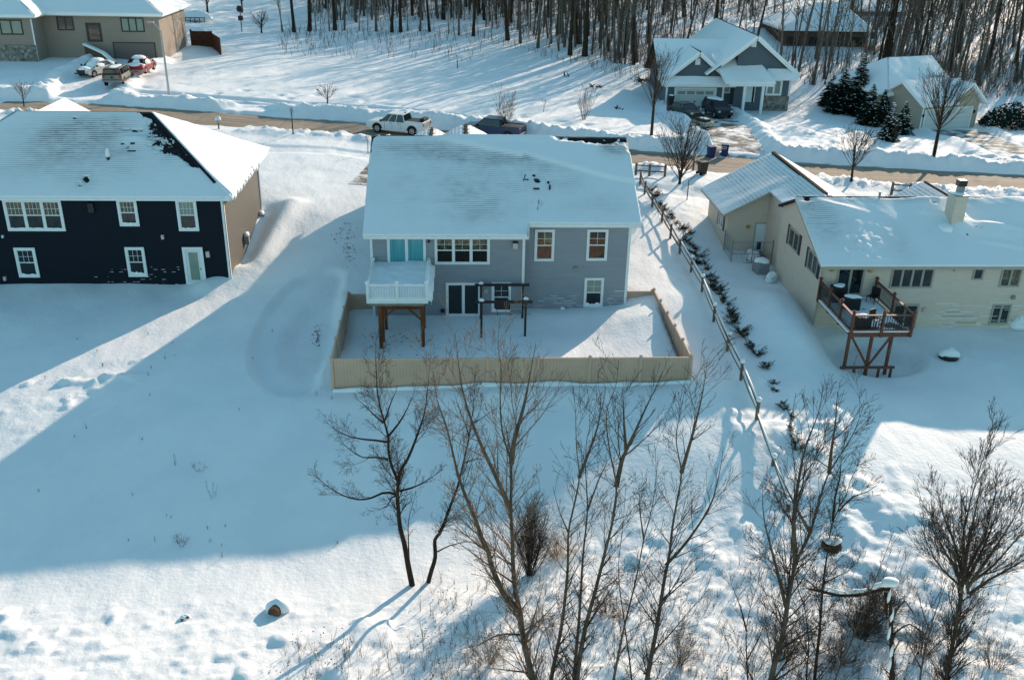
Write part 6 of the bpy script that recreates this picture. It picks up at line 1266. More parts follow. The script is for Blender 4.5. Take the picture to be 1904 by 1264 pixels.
WILLOW = dict(seg=[6,4,2], up=[0.10,0.08,0.05], kids=[12,6,0], Lref=[1.8,0.7,0.3], ang=[(12,35),(15,40),(20,50)], ratio=[(0.35,0.6),(0.35,0.6),(0.4,0.6)], rmin=0.0042, wig=0.13)
def stem_tree(label, stems, Y0, P, bm, tm, r0, nb, blen, seed, z_base=None, ang=(22,48), tstart=0.12, group=None, name='bare_tree', depth=0.5, tip=0.15):
    """stems: list of (pixel polyline, scale) laid at distance Y0; the first starts on the ground"""
    rr = random.Random(seed); S = []
    for si, (px, sc) in enumerate(stems):
        yo = 0; P3 = []; dy = rr.uniform(-1,1)*depth if si else 0
        for k, (x, y) in enumerate(px):
            t = k/(len(px)-1); P3.append(wp(x, y, Y0+dy*t+0.12*math.sin(k*1.9+seed)*(k > 0)))
        S.append((P3, sc))
    b = S[0][0][0]; zg = th(b.x, b.y)
    if b.z > zg-0.1: S[0][0].insert(0, Vector((b.x, b.y, zg-0.3)))
    base = Vector((S[0][0][0].x, S[0][0][0].y, zg)); T = thing(name, label, 'tree', tuple(base), group)
    tr = MB(); br = MB()
    for P3, sc in S:
        # resample smoothly
        Q = []
        for i in range(len(P3)-1):
            p0, p1, p2, p3 = P3[max(0,i-1)], P3[i], P3[i+1], P3[min(len(P3)-1,i+2)]
            n = max(1, int((p2-p1).length/0.22))
            for k in range(n):
                t = k/n; Q.append(0.5*((2*p1)+(p2-p0)*t+(2*p0-5*p1+4*p2-p3)*t*t+(-p0+3*p1-3*p2+p3)*t*t*t))
        Q.append(P3[-1]); m = len(Q); L = sum((Q[i+1]-Q[i]).length for i in range(m-1)); R_ = r0*sc
        rad = [max(0.006, 0.86*R_*((1-i/(m-1))**(1.15 if tip < 0.5 else 0.3))+0.004) for i in range(m)]
        tr.tube(Q, rad, 8 if R_ > 0.05 else 6)
        n_ = int(nb*(0.85 if P is ASPEN else 1.25)*sc**0.5*L/6.0); 
        for k in range(n_):
            t = tstart+(1-tstart)*(k+rr.random())/n_; i = min(int(t*(m-1)), m-2); ld = (Q[i+1]-Q[i]).normalized(); ax = rot_about(ld.orthogonal().normalized(), ld, rr.uniform(0, 2*math.pi))
            a = math.radians(rr.uniform(*ang)); d = rot_about(ld, ax, a); l = blen*rr.choice((0.8,1.2,1.75))*rr.uniform(0.6, 1.1)*(1.05-0.55*t)*(0.65+0.35*sc)
            grow(br, Q[i], d, l, min(0.028, max(0.0055, rad[i]*0.36)), 0, rr, P)
    tr.build('trunk', bm, T, smooth=True); br.build('branches', tm, T)
    return T
Z = lambda L, ox, oy, s: [(ox+x*s, oy+y*s) for x, y in L]
z4 = lambda L: Z(L, 560, 600, 0.3957); z5 = lambda L: Z(L, 950, 700, 0.446); z6 = lambda L: Z(L, 1350, 700, 0.446)
def ybase(px, py): return tp(px, py).y
Y1 = ybase(768, 1087)
stem_tree('dark-barked spreading tree with a snowy left limb, leftmost of the foreground trees', [
 (z4([(522,1235),(505,1150),(485,1040),(465,960),(455,860),(452,800),(455,745),(428,680),(410,600),(410,540),(392,470),(372,400),(358,330),(355,270),(350,170),(352,60)]), 1.0),
 (z4([(455,745),(470,690),(500,640),(530,570),(555,500),(580,420),(592,330),(605,200)]), 0.55),
 (z4([(450,805),(415,797),(380,800),(330,822),(270,830),(200,812),(150,785),(90,740),(60,680)]), 0.42),
 (z4([(408,640),(350,632),(290,632),(240,605),(200,570),(180,545)]), 0.34), (z4([(405,560),(350,552),(300,548),(230,535),(180,515),(110,460)]), 0.34),
 (z4([(462,790),(510,778),(560,758),(620,722),(665,690)]), 0.34), (z4([(450,812),(425,820),(405,860),(370,875),(330,868)]), 0.3), (z4([(412,530),(460,470),(500,400),(530,330),(540,280)]), 0.36),
 (z4([(508,1140),(505,1060),(503,960),(510,900),(525,850),(540,790)]), 0.28), (z4([(385,470),(340,430),(300,390),(250,350)]), 0.28), (z4([(395,455),(420,380),(450,310)]), 0.28)],
 Y1, ELM, BARK_D, TWIG_D, 0.135, 26, 1.15, 1, tstart=0.30)
stem_tree('leaning dark-barked tree, second of the foreground trees from the left', [
 (z4([(598,1218),(610,1170),(630,1100),(628,1020),(650,990),(680,920),(705,850),(735,770),(755,690),(775,600),(790,530),(797,480),(808,400),(815,310),(812,230)]), 1.0),
 (z4([(640,1075),(700,1045),(770,1030),(830,1020)]), 0.3), (z4([(790,540),(770,470),(740,400),(720,330)]), 0.35), (z4([(797,480),(860,440),(920,400)]), 0.3), (z4([(760,660),(820,640),(880,640)]), 0.28)],
 ybase(797,1081), ELM, BARK_D, TWIG_D, 0.105, 24, 0.95, 2, tstart=0.28)
Y3 = 20.6
stem_tree('tall two-stemmed aspen rising before the middle of the vinyl fence', [
 ([(1000,1330),(991,1264),(978,1210),(970,1164),(967,1136),(959,1101),(954,1052),(953,1000),(950,956),(950,861),(938,820),(932,786),(930,740),(932,690),(926,640),(930,590)], 1.0),
 ([(965,1134),(948,1118),(934,1099),(915,1055),(908,1025),(896,1000),(884,965),(873,940),(855,893),(845,855),(837,821),(829,790),(812,740),(806,690)], 0.72),
 ([(950,948),(935,915),(920,881),(905,850),(892,821),(877,782),(861,730),(853,679),(846,620)], 0.55), ([(951,861),(956,820),(962,798),(975,750),(985,700),(996,640)], 0.55),
 ([(972,1180),(940,1178),(920,1182),(890,1198),(850,1208)], 0.25), ([(985,1250),(950,1246),(900,1240)], 0.22), ([(957,1085),(920,1060),(880,1040)], 0.22), ([(978,1190),(995,1140),(1010,1085)], 0.25), ([(955,1000),(985,960),(1010,915)], 0.25)],
 Y3, ASPEN, BARK_A, TWIG_A, 0.150, 42, 1.7, 3, tstart=0.10, ang=(20,45))
stem_tree('slim aspen stem just right of the two-stemmed aspen', [
 ([(1018,1340),(1026,1257),(1044,1164),(1055,1066),(1057,990),(1067,941),(1077,887),(1072,834),(1070,767),(1066,718)], 1.0), ([(1077,887),(1095,840),(1112,790),(1118,740)], 0.55), ([(1057,990),(1040,950),(1028,905)], 0.3)],
 20.9, ASPEN, BARK_A, TWIG_D, 0.095, 34, 1.3, 4)
stem_tree('thin grey aspen stem standing behind the slim aspen', [
 ([(1066,1330),(1068,1257),(1077,1146),(1084,1034),(1092,950),(1089,869),(1092,812),(1106,767),(1110,730)], 1.0), ([(1092,950),(1110,900),(1128,860)], 0.4)],
 21.4, ASPEN, BARK_A, TWIG_D, 0.08, 30, 1.1, 5)
stem_tree('forked aspen leaning right, its fork level with the shadow edge', [
 ([(1066,1335),(1074,1250),(1088,1168),(1106,1101),(1124,1030),(1139,968),(1146,905),(1133,834),(1128,767),(1146,713),(1150,670)], 1.0),
 ([(1146,905),(1155,861),(1164,838),(1182,800),(1200,760),(1222,715),(1232,690)], 0.65), ([(1164,838),(1160,780),(1158,730)], 0.45), ([(1088,1168),(1120,1120),(1150,1070)], 0.3)],
 20.6, ASPEN, BARK_A, TWIG_D, 0.12, 36, 1.4, 6)
stem_tree('slender leaning aspen sapling between the forked aspen and its right neighbour', [
 ([(1130,1330),(1142,1257),(1160,1168),(1182,1079),(1197,1003),(1213,941),(1220,878),(1217,825)], 1.0), ([(1197,1003),(1190,950),(1188,900)], 0.4)],
 20.4, ASPEN, BARK_A, TWIG_D, 0.065, 30, 1.1, 7)
stem_tree('aspen with a long right-hand limb, nearest the vinyl fence corner', [
 ([(1196,1335),(1204,1257),(1220,1173),(1235,1079),(1244,1034),(1251,976),(1262,914),(1267,878),(1257,816),(1265,770),(1274,720)], 1.0),
 ([(1267,878),(1289,803),(1307,727),(1315,670)], 0.55), ([(1238,1050),(1262,1025),(1280,1003),(1320,941),(1338,878),(1345,830)], 0.45), ([(1222,1165),(1190,1120),(1170,1080)], 0.28), ([(1228,1120),(1262,1090),(1300,1060)], 0.28)],
 20.9, ASPEN, BARK_A, TWIG_D, 0.115, 38, 1.5, 8)
stem_tree('big branching aspen right of the split-rail fence end', [
 (z6([(165,1420),(190,1250),(235,1080),(265,900),(290,780),(350,650),(400,480),(430,400),(480,320),(530,240),(578,110)]), 1.0),
 (z6([(290,780),(282,600),(300,450),(330,300),(385,150),(405,40)]), 0.6), (z6([(350,650),(300,560),(240,440),(190,330)]), 0.4), (z6([(250,960),(225,860),(205,780),(160,600),(150,460)]), 0.45), (z6([(265,1180),(245,1080),(215,950)]), 0.3), (z6([(430,400),(440,300),(455,200),(465,60)]), 0.45)],
 20.2, ASPEN, BARK_A, TWIG_D, 0.14, 40, 1.7, 9)
NT = stem_tree('dark tree holding a snow-topped bird nest', [
 (z6([(360,1420),(370,1250),(390,1060),(405,860),(425,720),(440,620),(460,570),(485,520),(500,500),(520,430),(560,350)]), 1.0),
 (z6([(445,600),(455,500),(475,420),(480,330)]), 0.5), (z6([(470,560),(530,500),(590,480),(640,440)]), 0.35), (z6([(400,900),(340,850),(280,800)]), 0.3), (z6([(408,860),(450,840),(520,800)]), 0.25)],
 20.4, ELM, BARK_D, TWIG_D, 0.085, 30, 1.1, 10)
nest = wp(1547, 1010, 20.35); rr = random.Random(5); q = MB()
for k in range(260):
    a = rr.uniform(0, 6.28); rd = rr.uniform(0.05, 0.25); c = nest+Vector((math.cos(a)*rd, math.sin(a)*rd, rr.uniform(-0.22,0.06)*(1.2-rd*2))); t_ = Vector((-math.sin(a), math.cos(a), rr.uniform(-0.4,0.4)))*rr.uniform(0.08,0.2)
    q.tube([c-t_, c+t_], [0.009,0.007], 3, cap=False)
o = q.build('bird_nest', DRYL, None, loc=(nest.x,nest.y,nest.z)); tag(o, 'round brown bird nest of twigs in the dark tree fork, snow on top', 'nest'); blob('nest_snow', nest.x, nest.y, nest.z+0.07, 0.22, 0.20, 0.12, 4, None, n=12)
s_ = bpy.data.objects['nest_snow']; s_.parent = o; s_.location = (-nest.x,-nest.y,-nest.z)
DS = stem_tree('broken dark snag with snow caked on its top and on one level limb', [
 (z6([(690,1420),(692,1250),(690,1080),(686,960),(684,875)]), 1.0), (z6([(684,885),(655,885),(600,900),(540,912),(470,912),(400,895),(330,880)]), 0.55), (z6([(690,1010),(720,960),(745,935),(790,1000)]), 0.22), (z6([(690,1080),(740,1040),(765,1030),(830,1070)]), 0.22), (z6([(665,900),(670,960),(668,1010)]), 0.5)],
 20.0, ELM, BARK_D, TWIG_D, 0.105, 22, 0.75, 11, tip=0.6)
L_ = [wp(x, y, 20.0)+Vector((0,0,0.07)) for x, y in z6([(684,868),(665,872),(640,874),(615,884),(590,891),(560,900),(530,902),(500,905),(470,903),(435,895),(400,887)])]
for i0, i1 in ((0,4),(4,7),(7,10)):
    P_ = L_[i0:i1+1]; P_ = [P_[0].lerp(P_[1],0.18)]+P_[1:-1]+[P_[-1].lerp(P_[-2],0.2)]; n_ = len(P_); q = MB(); q.tube(P_, [0.02]+[(0.085-0.006*(i0+j))*(1+0.25*math.sin(2.3*(i0+j))) for j in range(1, n_-1)]+[0.015], 8); q.build('limb_snow', SNOWP, DS, smooth=True)
p = wp(*z6([(684,862)])[0], 20.0); q = MB(); q.lathe((p.x,p.y,p.z-0.05),[(0.10,0),(0.19,0.07),(0.17,0.16),(0.06,0.21)],9,1.25,0.9); q.build('top_snow', SNOWP, DS, smooth=True)
for yy_, w_, dx_ in ((930,0.045,-0.05),(1010,0.05,0.03),(1085,0.04,-0.05),(1160,0.05,0.02),(1215,0.05,-0.04)): p = wp(*z6([(684,yy_)])[0], 19.91); q = MB(); q.lathe((p.x+dx_,p.y,p.z-0.1),[(w_*0.2,0),(w_,0.12),(w_*0.9,0.3),(w_*0.15,0.48)],7); q.build('bark_snow', SNOWP, DS, smooth=True)
ST_ = 20.3
stem_tree('broom-shaped dense tree at the right edge of the foreground', [
 (z6([(915,1430),(920,1250),(950,1090),(968,980),(982,900),(990,800),(985,690),(1000,600),(1030,480),(1075,330),(1120,210)]), 1.0),
 (z6([(985,900),(960,800),(950,690),(945,590)]), 0.5), (z6([(1015,905),(1090,850),(1180,800),(1240,765),(1300,730)]), 0.5), (z6([(990,850),(930,760),(880,660),(850,560)]), 0.45), (z6([(1000,860),(1060,740),(1110,620),(1150,500)]), 0.5), (z6([(1005,880),(1090,760),(1170,640),(1240,520)]), 0.5),
 (z6([(995,820),(1010,700),(1040,560),(1060,440)]), 0.5), (z6([(1000,870),(1100,800),(1200,690),(1280,600)]), 0.45), (z6([(985,880),(900,800),(850,720),(820,640)]), 0.4), (z6([(988,860),(960,720),(900,560),(870,430)]), 0.45), (z6([(1010,905),(1010,800),(1080,660),(1130,470)]), 0.45)],
 20.3, WILLOW, BARK_A, TWIG_D, 0.11, 54, 1.3, 12, tstart=0.12, ang=(12,38))
stem_tree('thin bare sapling left of the big branching aspen', [(z6([(95,1400),(90,1250),(85,1050),(120,900),(160,800)]), 1.0), (z6([(85,1060),(60,960),(20,860)]), 0.6), (z6([(88,1180),(140,1080),(170,1000)]), 0.5)], 20.2, ASPEN, BARK_D, TWIG_D, 0.045, 26, 1.0, 13)
stem_tree('forked sapling between the snag and the broom-shaped tree', [(z6([(805,1400),(810,1250),(850,1060),(880,960),(910,880),(930,800)]), 1.0), (z6([(850,1060),(820,980),(800,900)]), 0.5), (z6([(815,1220),(770,1130),(740,1060)]), 0.5)], 20.2, ASPEN, BARK_A, TWIG_D, 0.055, 26, 1.0, 14)
stem_tree('wiry sapling standing right behind the nest tree', [(z6([(345,1400),(335,1250),(345,1120),(330,980),(300,880),(290,800)]), 1.0), (z6([(340,1160),(300,1080),(270,1000)]), 0.6)], 21.2, ELM, BARK_D, TWIG_D, 0.045, 22, 0.9, 15)
stem_tree('sapling leaning over the brush heap at the foot of the snag', [(z6([(430,1400),(460,1250),(520,1110),(570,980),(600,900),(640,800),(700,640)]), 1.0), (z6([(540,1060),(500,980),(480,920)]), 0.5)], 19.8, ASPEN, BARK_A, TWIG_D, 0.05, 26, 1.0, 16)
stem_tree('slim young tree crossing the snow below the vinyl fence corner', [([(1180,1330),(1172,1240),(1160,1150),(1150,1060),(1158,980),(1164,900)], 1.0)], 21.8, ASPEN, BARK_D, TWIG_D, 0.035, 24, 1.0, 17)
stem_tree('thin whip of a tree beside the lower end of the rail fence', [([(1462,1120),(1470,1040),(1474,960),(1478,880),(1470,800),(1480,730)], 1.0), ([(1474,960),(1492,900),(1500,840)], 0.5)], 23.4, ASPEN, BARK_D, TWIG_D, 0.04, 28, 1.0, 18)
# bushes: many stems from one root
def bush(label, px, py, n, hgt, spread, seed, bm=TWIG_D, P=WILLOW, r=0.02, name='bare_shrub', group=None, mk=False, loc=None, rmin=None, kids=1.0, cat='shrub'):
    rr = random.Random(seed); P2 = dict(P); P2['kids'] = [max(1,int(k*kids)) for k in P['kids']]
    if rmin: P2['rmin'] = rmin
    p = tp(px, py) if loc is None else loc
    if py > 1000 and loc is None: pass
    q = MB()
    for k in range(n):
        a = rr.uniform(0, 6.28); s_ = rr.random()**0.7*spread; d = Vector((math.cos(a)*s_, math.sin(a)*s_, 1)).normalized()
        grow(q, Vector((math.cos(a)*0.12*spread, math.sin(a)*0.12*spread, -0.15)), d, hgt*rr.uniform(0.65, 1.1), r*rr.uniform(0.6,1.1), 0, rr, P2)
    o = q.build(name, bm, None); o.location = tuple(p); tag(o, label, cat, group); return o
bush('dense grey bush behind the two-stemmed aspen', 985, 1068, 46, 3.0, 0.45, 21, TWIG_D, WILLOW, 0.022, kids=0.8)
bush('upright bare shrub on the snowbank behind the blue pickup', 935, 250, 15, 4.0, 0.5, 22, TWIG_R, WILLOW, 0.028, rmin=0.008, kids=0.45)
bush('bare shrub spreading near the road, left of the slate house drive', 1085, 222, 14, 3.0, 0.75, 23, TWIG_R, WILLOW, 0.028, rmin=0.008, kids=0.45)
bush('leafless shrub heap at the foot of the snag, tangled', 1600, 1180, 60, 1.9, 0.9, 24, TWIG_D, ELM, 0.015, kids=0.6)
bush('pale grey many-stemmed shrub right of the forked aspen foot', 1260, 1235, 26, 1.7, 0.7, 90, TWIG_A, ELM, 0.012, kids=0.5)
bush('tangle of thin grey shoots left of the nest tree', 1455, 1225, 30, 1.8, 0.7, 91, TWIG_D, ELM, 0.012, kids=0.5)
bush('tangle of thin grey shoots right of the snag', 1715, 1215, 32, 1.7, 0.8, 92, TWIG_D, ELM, 0.012, kids=0.5)
bush('bare thicket in the bottom right corner', 1850, 1240, 26, 1.4, 0.9, 93, TWIG_A, ELM, 0.012, kids=0.5)
bush('fine brushy thicket at the foot of the two-stemmed aspen', 905, 1230, 30, 1.5, 0.9, 94, TWIG_A, ELM, 0.011, kids=0.5)
bush('brown thicket half buried left of the forked aspen', 1010, 1160, 30, 1.0, 1.1, 95, DRYL, ELM, 0.011, kids=0.5)
bush('snow-dusted brown thicket below the snowy level limb', 1635, 1130, 60, 1.3, 1.1, 96, DRYL, ELM, 0.013, kids=0.6)
bush('low brown brush beside the nest tree foot', 1560, 1230, 40, 1.3, 1.0, 25, DRYL, ELM, 0.014, kids=0.5)
bush('brown brush clump under the forked aspen', 1130, 1140, 45, 1.1, 1.2, 26, DRYL, ELM, 0.013, kids=0.5)
bush('tan brush clump right of the dense grey bush', 1040, 1035, 45, 1.1, 1.1, 27, STRAW, ELM, 0.012, kids=0.5)
bush('small wiry shrub in the shade left of the foreground trees', 335, 1012, 14, 0.75, 0.8, 28, TWIG_D, ELM, 0.010, kids=0.4)
bush('dark tuft poking out of the shaded lawn', 372, 868, 16, 0.4, 1.4, 29, TWIG_D, ELM, 0.013, kids=0.3)
bush('two-twig sprout in the shaded lawn above the wiry shrub', 398, 928, 4, 0.9, 0.5, 30, TWIG_D, ASPEN, 0.008, kids=0.2)
bush('thin sprout in the middle of the shaded lawn', 325, 864, 3, 0.9, 0.3, 31, TWIG_D, ASPEN, 0.008, kids=0.2)
# street-side trees
def street_tree(label, px, py, ptx, pty, seed, clear=0.28, wide=0.34, bm=BARK_D, tm=TWIG_D, n=26, r=0.09, P=WILLOW, group=None, kids=0.8):
    p = tp(px, py); t = wp(ptx, pty, p.y); H = t.z-p.z; rr = random.Random(seed); T = thing('bare_tree', label, 'tree', tuple(p), group)
    tr = MB(); top = Vector((t.x, p.y, t.z)); c = p.lerp(top, clear); tr.tube([p-Vector((0,0,0.4)), p.lerp(c,0.5), c, p.lerp(top,0.6), p.lerp(top,0.9)], [r*1.1, r, r*0.85, r*0.5, r*0.2], 8); tr.build('trunk', bm, T, smooth=True)
    br = MB(); P2 = dict(P); P2['rmin'] = 0.008; P2['kids'] = [max(1,int(k*kids*0.6)) for k in P['kids']]
    for k in range(n):
        f = clear+(0.8-clear)*(k/n)**1.4; a = rr.uniform(0, 6.28); s_ = wide*rr.uniform(0.5,1.5)*2.1; d = Vector((math.cos(a)*s_, math.sin(a)*s_, 1)).normalized()
        grow(br, p.lerp(top, f), d, H*(1.02-f)*rr.uniform(0.7,1.05), r*0.35*(1.1-f), 0, rr, P2)
    br.build('branches', tm, T); return T
street_tree('small round-headed bare tree by the far snowbank, left of the white pickup', 609, 202, 609, 154, 41, 0.34, 0.85, n=34, r=0.07)
street_tree('slim young tree at the near road edge, left of the white pickup', 545, 250, 541, 198, 42, 0.5, 0.12, n=9, r=0.05, kids=0.4)
street_tree('bare tree at the far left by the road with a round dark nest', 45, 200, 38, 150, 43, 0.28, 0.5, n=20, r=0.06, tm=TWIG_A)
street_tree('tall narrow tree in front of the slate house garage', 1211, 253, 1224, 96, 44, 0.33, 0.24, n=34, r=0.14)
street_tree('many-stemmed spreading tree by the cream garage and short fence', 1263, 342, 1286, 214, 45, 0.05, 0.34, n=44, r=0.12, tm=TWIG_D)
street_tree('bare oval tree beside the road, beyond the cream garage roof', 1583, 336, 1595, 236, 46, 0.25, 0.42, n=34, r=0.10)
street_tree('large upright bare tree in front of the beige house', 1735, 296, 1768, 128, 47, 0.30, 0.33, n=46, r=0.15, tm=TWIG_D)
street_tree('little sapling beside the upper left corner of the grey house roof', 684, 285, 684, 250, 48, 0.4, 0.2, n=8, r=0.03, kids=0.4)
street_tree('thin bare sapling alone in the open field', 851, 128, 849, 100, 49, 0.4, 0.15, n=6, r=0.05, kids=0.3)
street_tree('faint slim sapling near the road left of the slate house drive shrub', 1010, 208, 1016, 183, 50, 0.3, 0.15, n=5, r=0.03, kids=0.3)
street_tree('leafless tree behind the brown board fence', 386, 26, 383, -20, 51, 0.3, 0.4, n=20, r=0.16)
street_tree('dark-crowned tree at the top edge left of the woods', 450, 22, 448, -20, 52, 0.45, 0.7, n=30, r=0.14, bm=BARK_D, tm=PINEY)
street_tree('bushy tangled tree at the left end of the woods', 486, 62, 486, 18, 53, 0.2, 0.6, n=30, r=0.12)
# ------------------------------------------------------------------ woods: prototypes copied with their parts
def proto(seed, H, r, limb0, nl, lean=0.03, sm=4, bk=None):
    rr = random.Random(seed); T = thing('woodland_tree', None, 'tree', (0,0,0), 'bare trees of the woods', local=True)
    tr = MB(); pts = []; rad = []
    for k in range(9): t = k/8; pts.append(Vector((math.sin(t*2.1+seed)*lean*H*0.35+lean*H*t*rr.uniform(-0.3,0.3), math.cos(t*1.7+seed)*lean*H*0.3, -0.6+t*H))); rad.append(r*(1.12-t)*(1.25 if k == 0 else 1))
    tr.tube(pts, rad, 7); tr.build('trunk', bk or BARK_W, T, smooth=True)
    br = MB(); P2 = dict(ELM); P2['rmin'] = 0.022; P2['kids'] = [sm, 2, 0]; P2['seg'] = [4,3,2]; P2['wig'] = 0.2
    for k in range(nl):
        f = limb0+(0.97-limb0)*rr.random(); i = min(int(f*8), 7); b = pts[i].lerp(pts[i+1], f*8-i); a = rr.uniform(0, 6.28); s_ = rr.uniform(0.5, 1.4); d = Vector((math.cos(a)*s_, math.sin(a)*s_, 1)).normalized()
        grow(br, b, d, H*(0.16+0.22*rr.random())*(1.15-f*0.5), r*0.42*(1.1-f), 0, rr, P2)
    br.build('crown', TWIG_W, T); return T
PR = [proto(1, 15, 0.18, 0.35, 9, 0.04, 2), proto(2, 16, 0.23, 0.40, 10, 0.04, 2, BARK_D), proto(3, 14, 0.14, 0.30, 9, 0.08, 2), proto(4, 12.5, 0.09, 0.25, 9, 0.10, 2, BARK_P), proto(5, 16.5, 0.30, 0.42, 11, 0.05, 2, BARK_D), proto(6, 11, 0.065, 0.2, 8, 0.11, 3, BARK_P)]
LAB = ['straight grey trunk in the dense bare woods', 'tall straight dark trunk in the dense bare woods', 'slightly bent trunk in the dense bare woods', 'slender trunk in the dense bare woods', 'thick dark trunk in the dense bare woods', 'thin sapling trunk in the dense bare woods']
rr = random.Random(77)
edge = [(505,62),(600,62),(700,62),(760,61),(830,66),(880,72),(930,76),(980,84),(1020,96),(1050,102),(1100,110),(1150,118),(1190,128),(1215,132)]
spots = []
for (xa_, ya_), (xb_, yb_) in zip(edge[:-1], edge[1:]):
    n = max(1, int((xb_-xa_)/17))
    for k in range(n):
        t = (k+rr.random())/n; spots.append(tp(xa_+(xb_-xa_)*t, ya_+(yb_-ya_)*t-rr.random()*5))
def inwood(x, y):
    # behind the edge line, off the houses
    e = np.interp(x, [-30,-17,-8,2,9,14,20,30,45,60,90], [146,147,150,148,138,130,122,126,116,112,100])
    if y < e+1: return False
    for (cx_, cy_, rx, ry_) in ((30,114,10.5,9),(46,143,11,9.5),(49,106,8.5,10),(62,168,9,9)):
        if abs(x-cx_) < rx and abs(y-cy_) < ry_: return False
    if x < -22-(y-146)*0.10: return False
    if 55 < x < 70 and y < 108: return False
    if 34 < x < 54 and 118 < y < 137 and math.sin(x*12.9+y*78.2)*43758.5 % 1 > 0.55: return False
    return True
tries = 0
while len(spots) < 292 and tries < 60000:
    tries += 1; y = 118+rr.random()**1.7*70; x = rr.uniform(-32, 0.58*y+6) if rr.random() < 0.62 else rr.uniform(-32, 22)
    if x > 38 and rr.random() < 0.25 and y > 150: continue
    if not inwood(x, y): continue
    if any((x-s.x)**2+(y-s.y)**2 < (1.5 if y < 150 else 2.2) for s in spots): continue
    spots.append(Vector((x, y, th(x, y))))
first = set()
for i, p in enumerate(spots):
    k = rr.choices(range(6), [5,4,4,5,2.2,4])[0]; sc = rr.uniform(0.8, 1.2); rz_ = rr.uniform(0, 6.28); tl = (rr.gauss(0,0.055), rr.gauss(0,0.055))
    if k not in first: first.add(k); o = PR[k]; o.location = p; o.rotation_euler = (tl[0],tl[1],rz_); o.scale = (sc,sc,sc); o['label'] = LAB[k]
    else: dup(PR[k], p, rz_, sc, label=LAB[k], tilt=tl)
def px_of(v):
    d = Vector(v)-Vector((0,0,CAM_H)); w_ = d.dot(FW); return 952+FPX*d.dot(RT)/w_
AREAS = [(620,'at the left end of the bare woods'),(780,'in the woods above the white pickup'),(960,'in the woods above the blue pickup'),(1120,'in the woods above the open field'),(1290,'in the woods left of the slate house'),(1460,'in the woods behind the slate house'),(1640,'in the woods round the brown house'),(1770,'in the woods behind the beige house'),(9999,'in the woods at the upper right corner')]
KIND = ['straight grey trunk','tall straight dark trunk','slightly bent grey trunk','slender pale trunk','thick dark trunk','thin pale sapling trunk']
for o in list(COL.objects):
    if o.parent is None and o.name.startswith('woodland_tree'):
        x = px_of(o.location); ar = next(a for lim, a in AREAS if x < lim); y_ = o.location.y
        row = 'front row, ' if y_ < 138 and x > 1000 or y_ < 152 and x <= 1000 else ('far back, ' if y_ > 172 else '')
        lb = KIND[LAB.index(o['label'])]+', '+row+ar; o['label'] = lb; o['group'] = lb
q = MB(); n_ = 0; taken = list(spots)
while n_ < 820:
    y = 122+rr.random()**1.3*90; x = rr.uniform(-34, 0.60*y+6) if rr.random() < 0.5 else rr.uniform(-34, 24)
    if not inwood(x, y): continue
    z = th(x, y); H_ = rr.uniform(8, 14); r_ = rr.choice((0.04,0.06,0.09,0.12,0.17)); lx, ly = rr.gauss(0,0.08)*H_, rr.gauss(0,0.08)*H_; pts = [Vector((x,y,z-0.4)), Vector((x+lx*0.4+rr.gauss(0,0.12),y+ly*0.4,z+H_*0.4)), Vector((x+lx,y+ly,z+H_))]
    q.tube(pts, [r_*1.15, r_*0.8, r_*0.3], 6)
    for k in range(9):
        b = pts[1].lerp(pts[2], rr.random()); a = rr.uniform(0,6.28); l = rr.uniform(1.0,3.2); m_ = b+Vector((math.cos(a)*l*0.5, math.sin(a)*l*0.5, l*0.5)); e = m_+Vector((math.cos(a)*l*0.2, math.sin(a)*l*0.2, l*0.6)); q.tube([b, m_, e], [0.045,0.03,0.02], 3, cap=False)
        for j in range(2): c = b.lerp(m_, rr.random()); q.tube([c, c+Vector((rr.uniform(-.6,.6),rr.uniform(-.6,.6),rr.uniform(0.3,1.2)))], [0.022,0.015], 3, cap=False)
    n_ += 1
o = q.build('woods_background', BARK_W); tag(o, 'further trunks filling the dense bare woods behind the nearer ones', 'woods', kind='stuff')
# undergrowth: nobody could count it
q = MB(); rr = random.Random(99)
def sprig(q, p, h, n, r=0.018):
    for k in range(n):
        a = rr.uniform(0, 6.28); s_ = rr.uniform(0.05, 0.5); d = Vector((math.cos(a)*s_, math.sin(a)*s_, 1)).normalized(); l = h*rr.uniform(0.5, 1.1); m_ = p+d*l*0.5+Vector((rr.uniform(-.1,.1),rr.uniform(-.1,.1),0))*l
        q.tube([p-Vector((0,0,0.2)), m_, p+d*l], [r, r*0.8, r*0.5], 3, cap=False)
        for j in range(2): b = p.lerp(m_, rr.random()) ; e = b+Vector((rr.uniform(-.4,.4),rr.uniform(-.4,.4),0.5))*l*0.5; q.tube([b, e], [r*0.6, r*0.4], 3, cap=False)
ux, uy = [], []
while len(ux) < 3500:
    y = 112+rr.random()**1.4*78; x = rr.uniform(-30, 0.60*y+6)
    if inwood(x, y+0.0): ux.append(x); uy.append(y)
uz = terrain(np.array(ux), np.array(uy))
for x, y, z in zip(ux, uy, uz): sprig(q, Vector((x,y,z)), rr.uniform(0.8, 4.5), 3, 0.022)
o = q.build('woods_undergrowth', TWIG_W); tag(o, 'grey-brown tangle of thin undergrowth between the woodland trunks', 'undergrowth', kind='stuff')
q = MB(); ux = []; uy = []
for k in range(330):
    px = rr.uniform(520, 900); py = 62+rr.random()**1.6*34; p = gp(px, py, 5.0); ux.append(p.x); uy.append(p.y)
for k in range(120):
    px = rr.uniform(900, 1200); t = (px-900)/300; py = 76+t*50+rr.random()*8; p = gp(px, py, 4.2); ux.append(p.x); uy.append(p.y)
uz = terrain(np.array(ux), np.array(uy))
for x, y, z in zip(ux, uy, uz): sprig(q, Vector((x,y,z)), rr.uniform(0.5, 2.6), 1, 0.022)
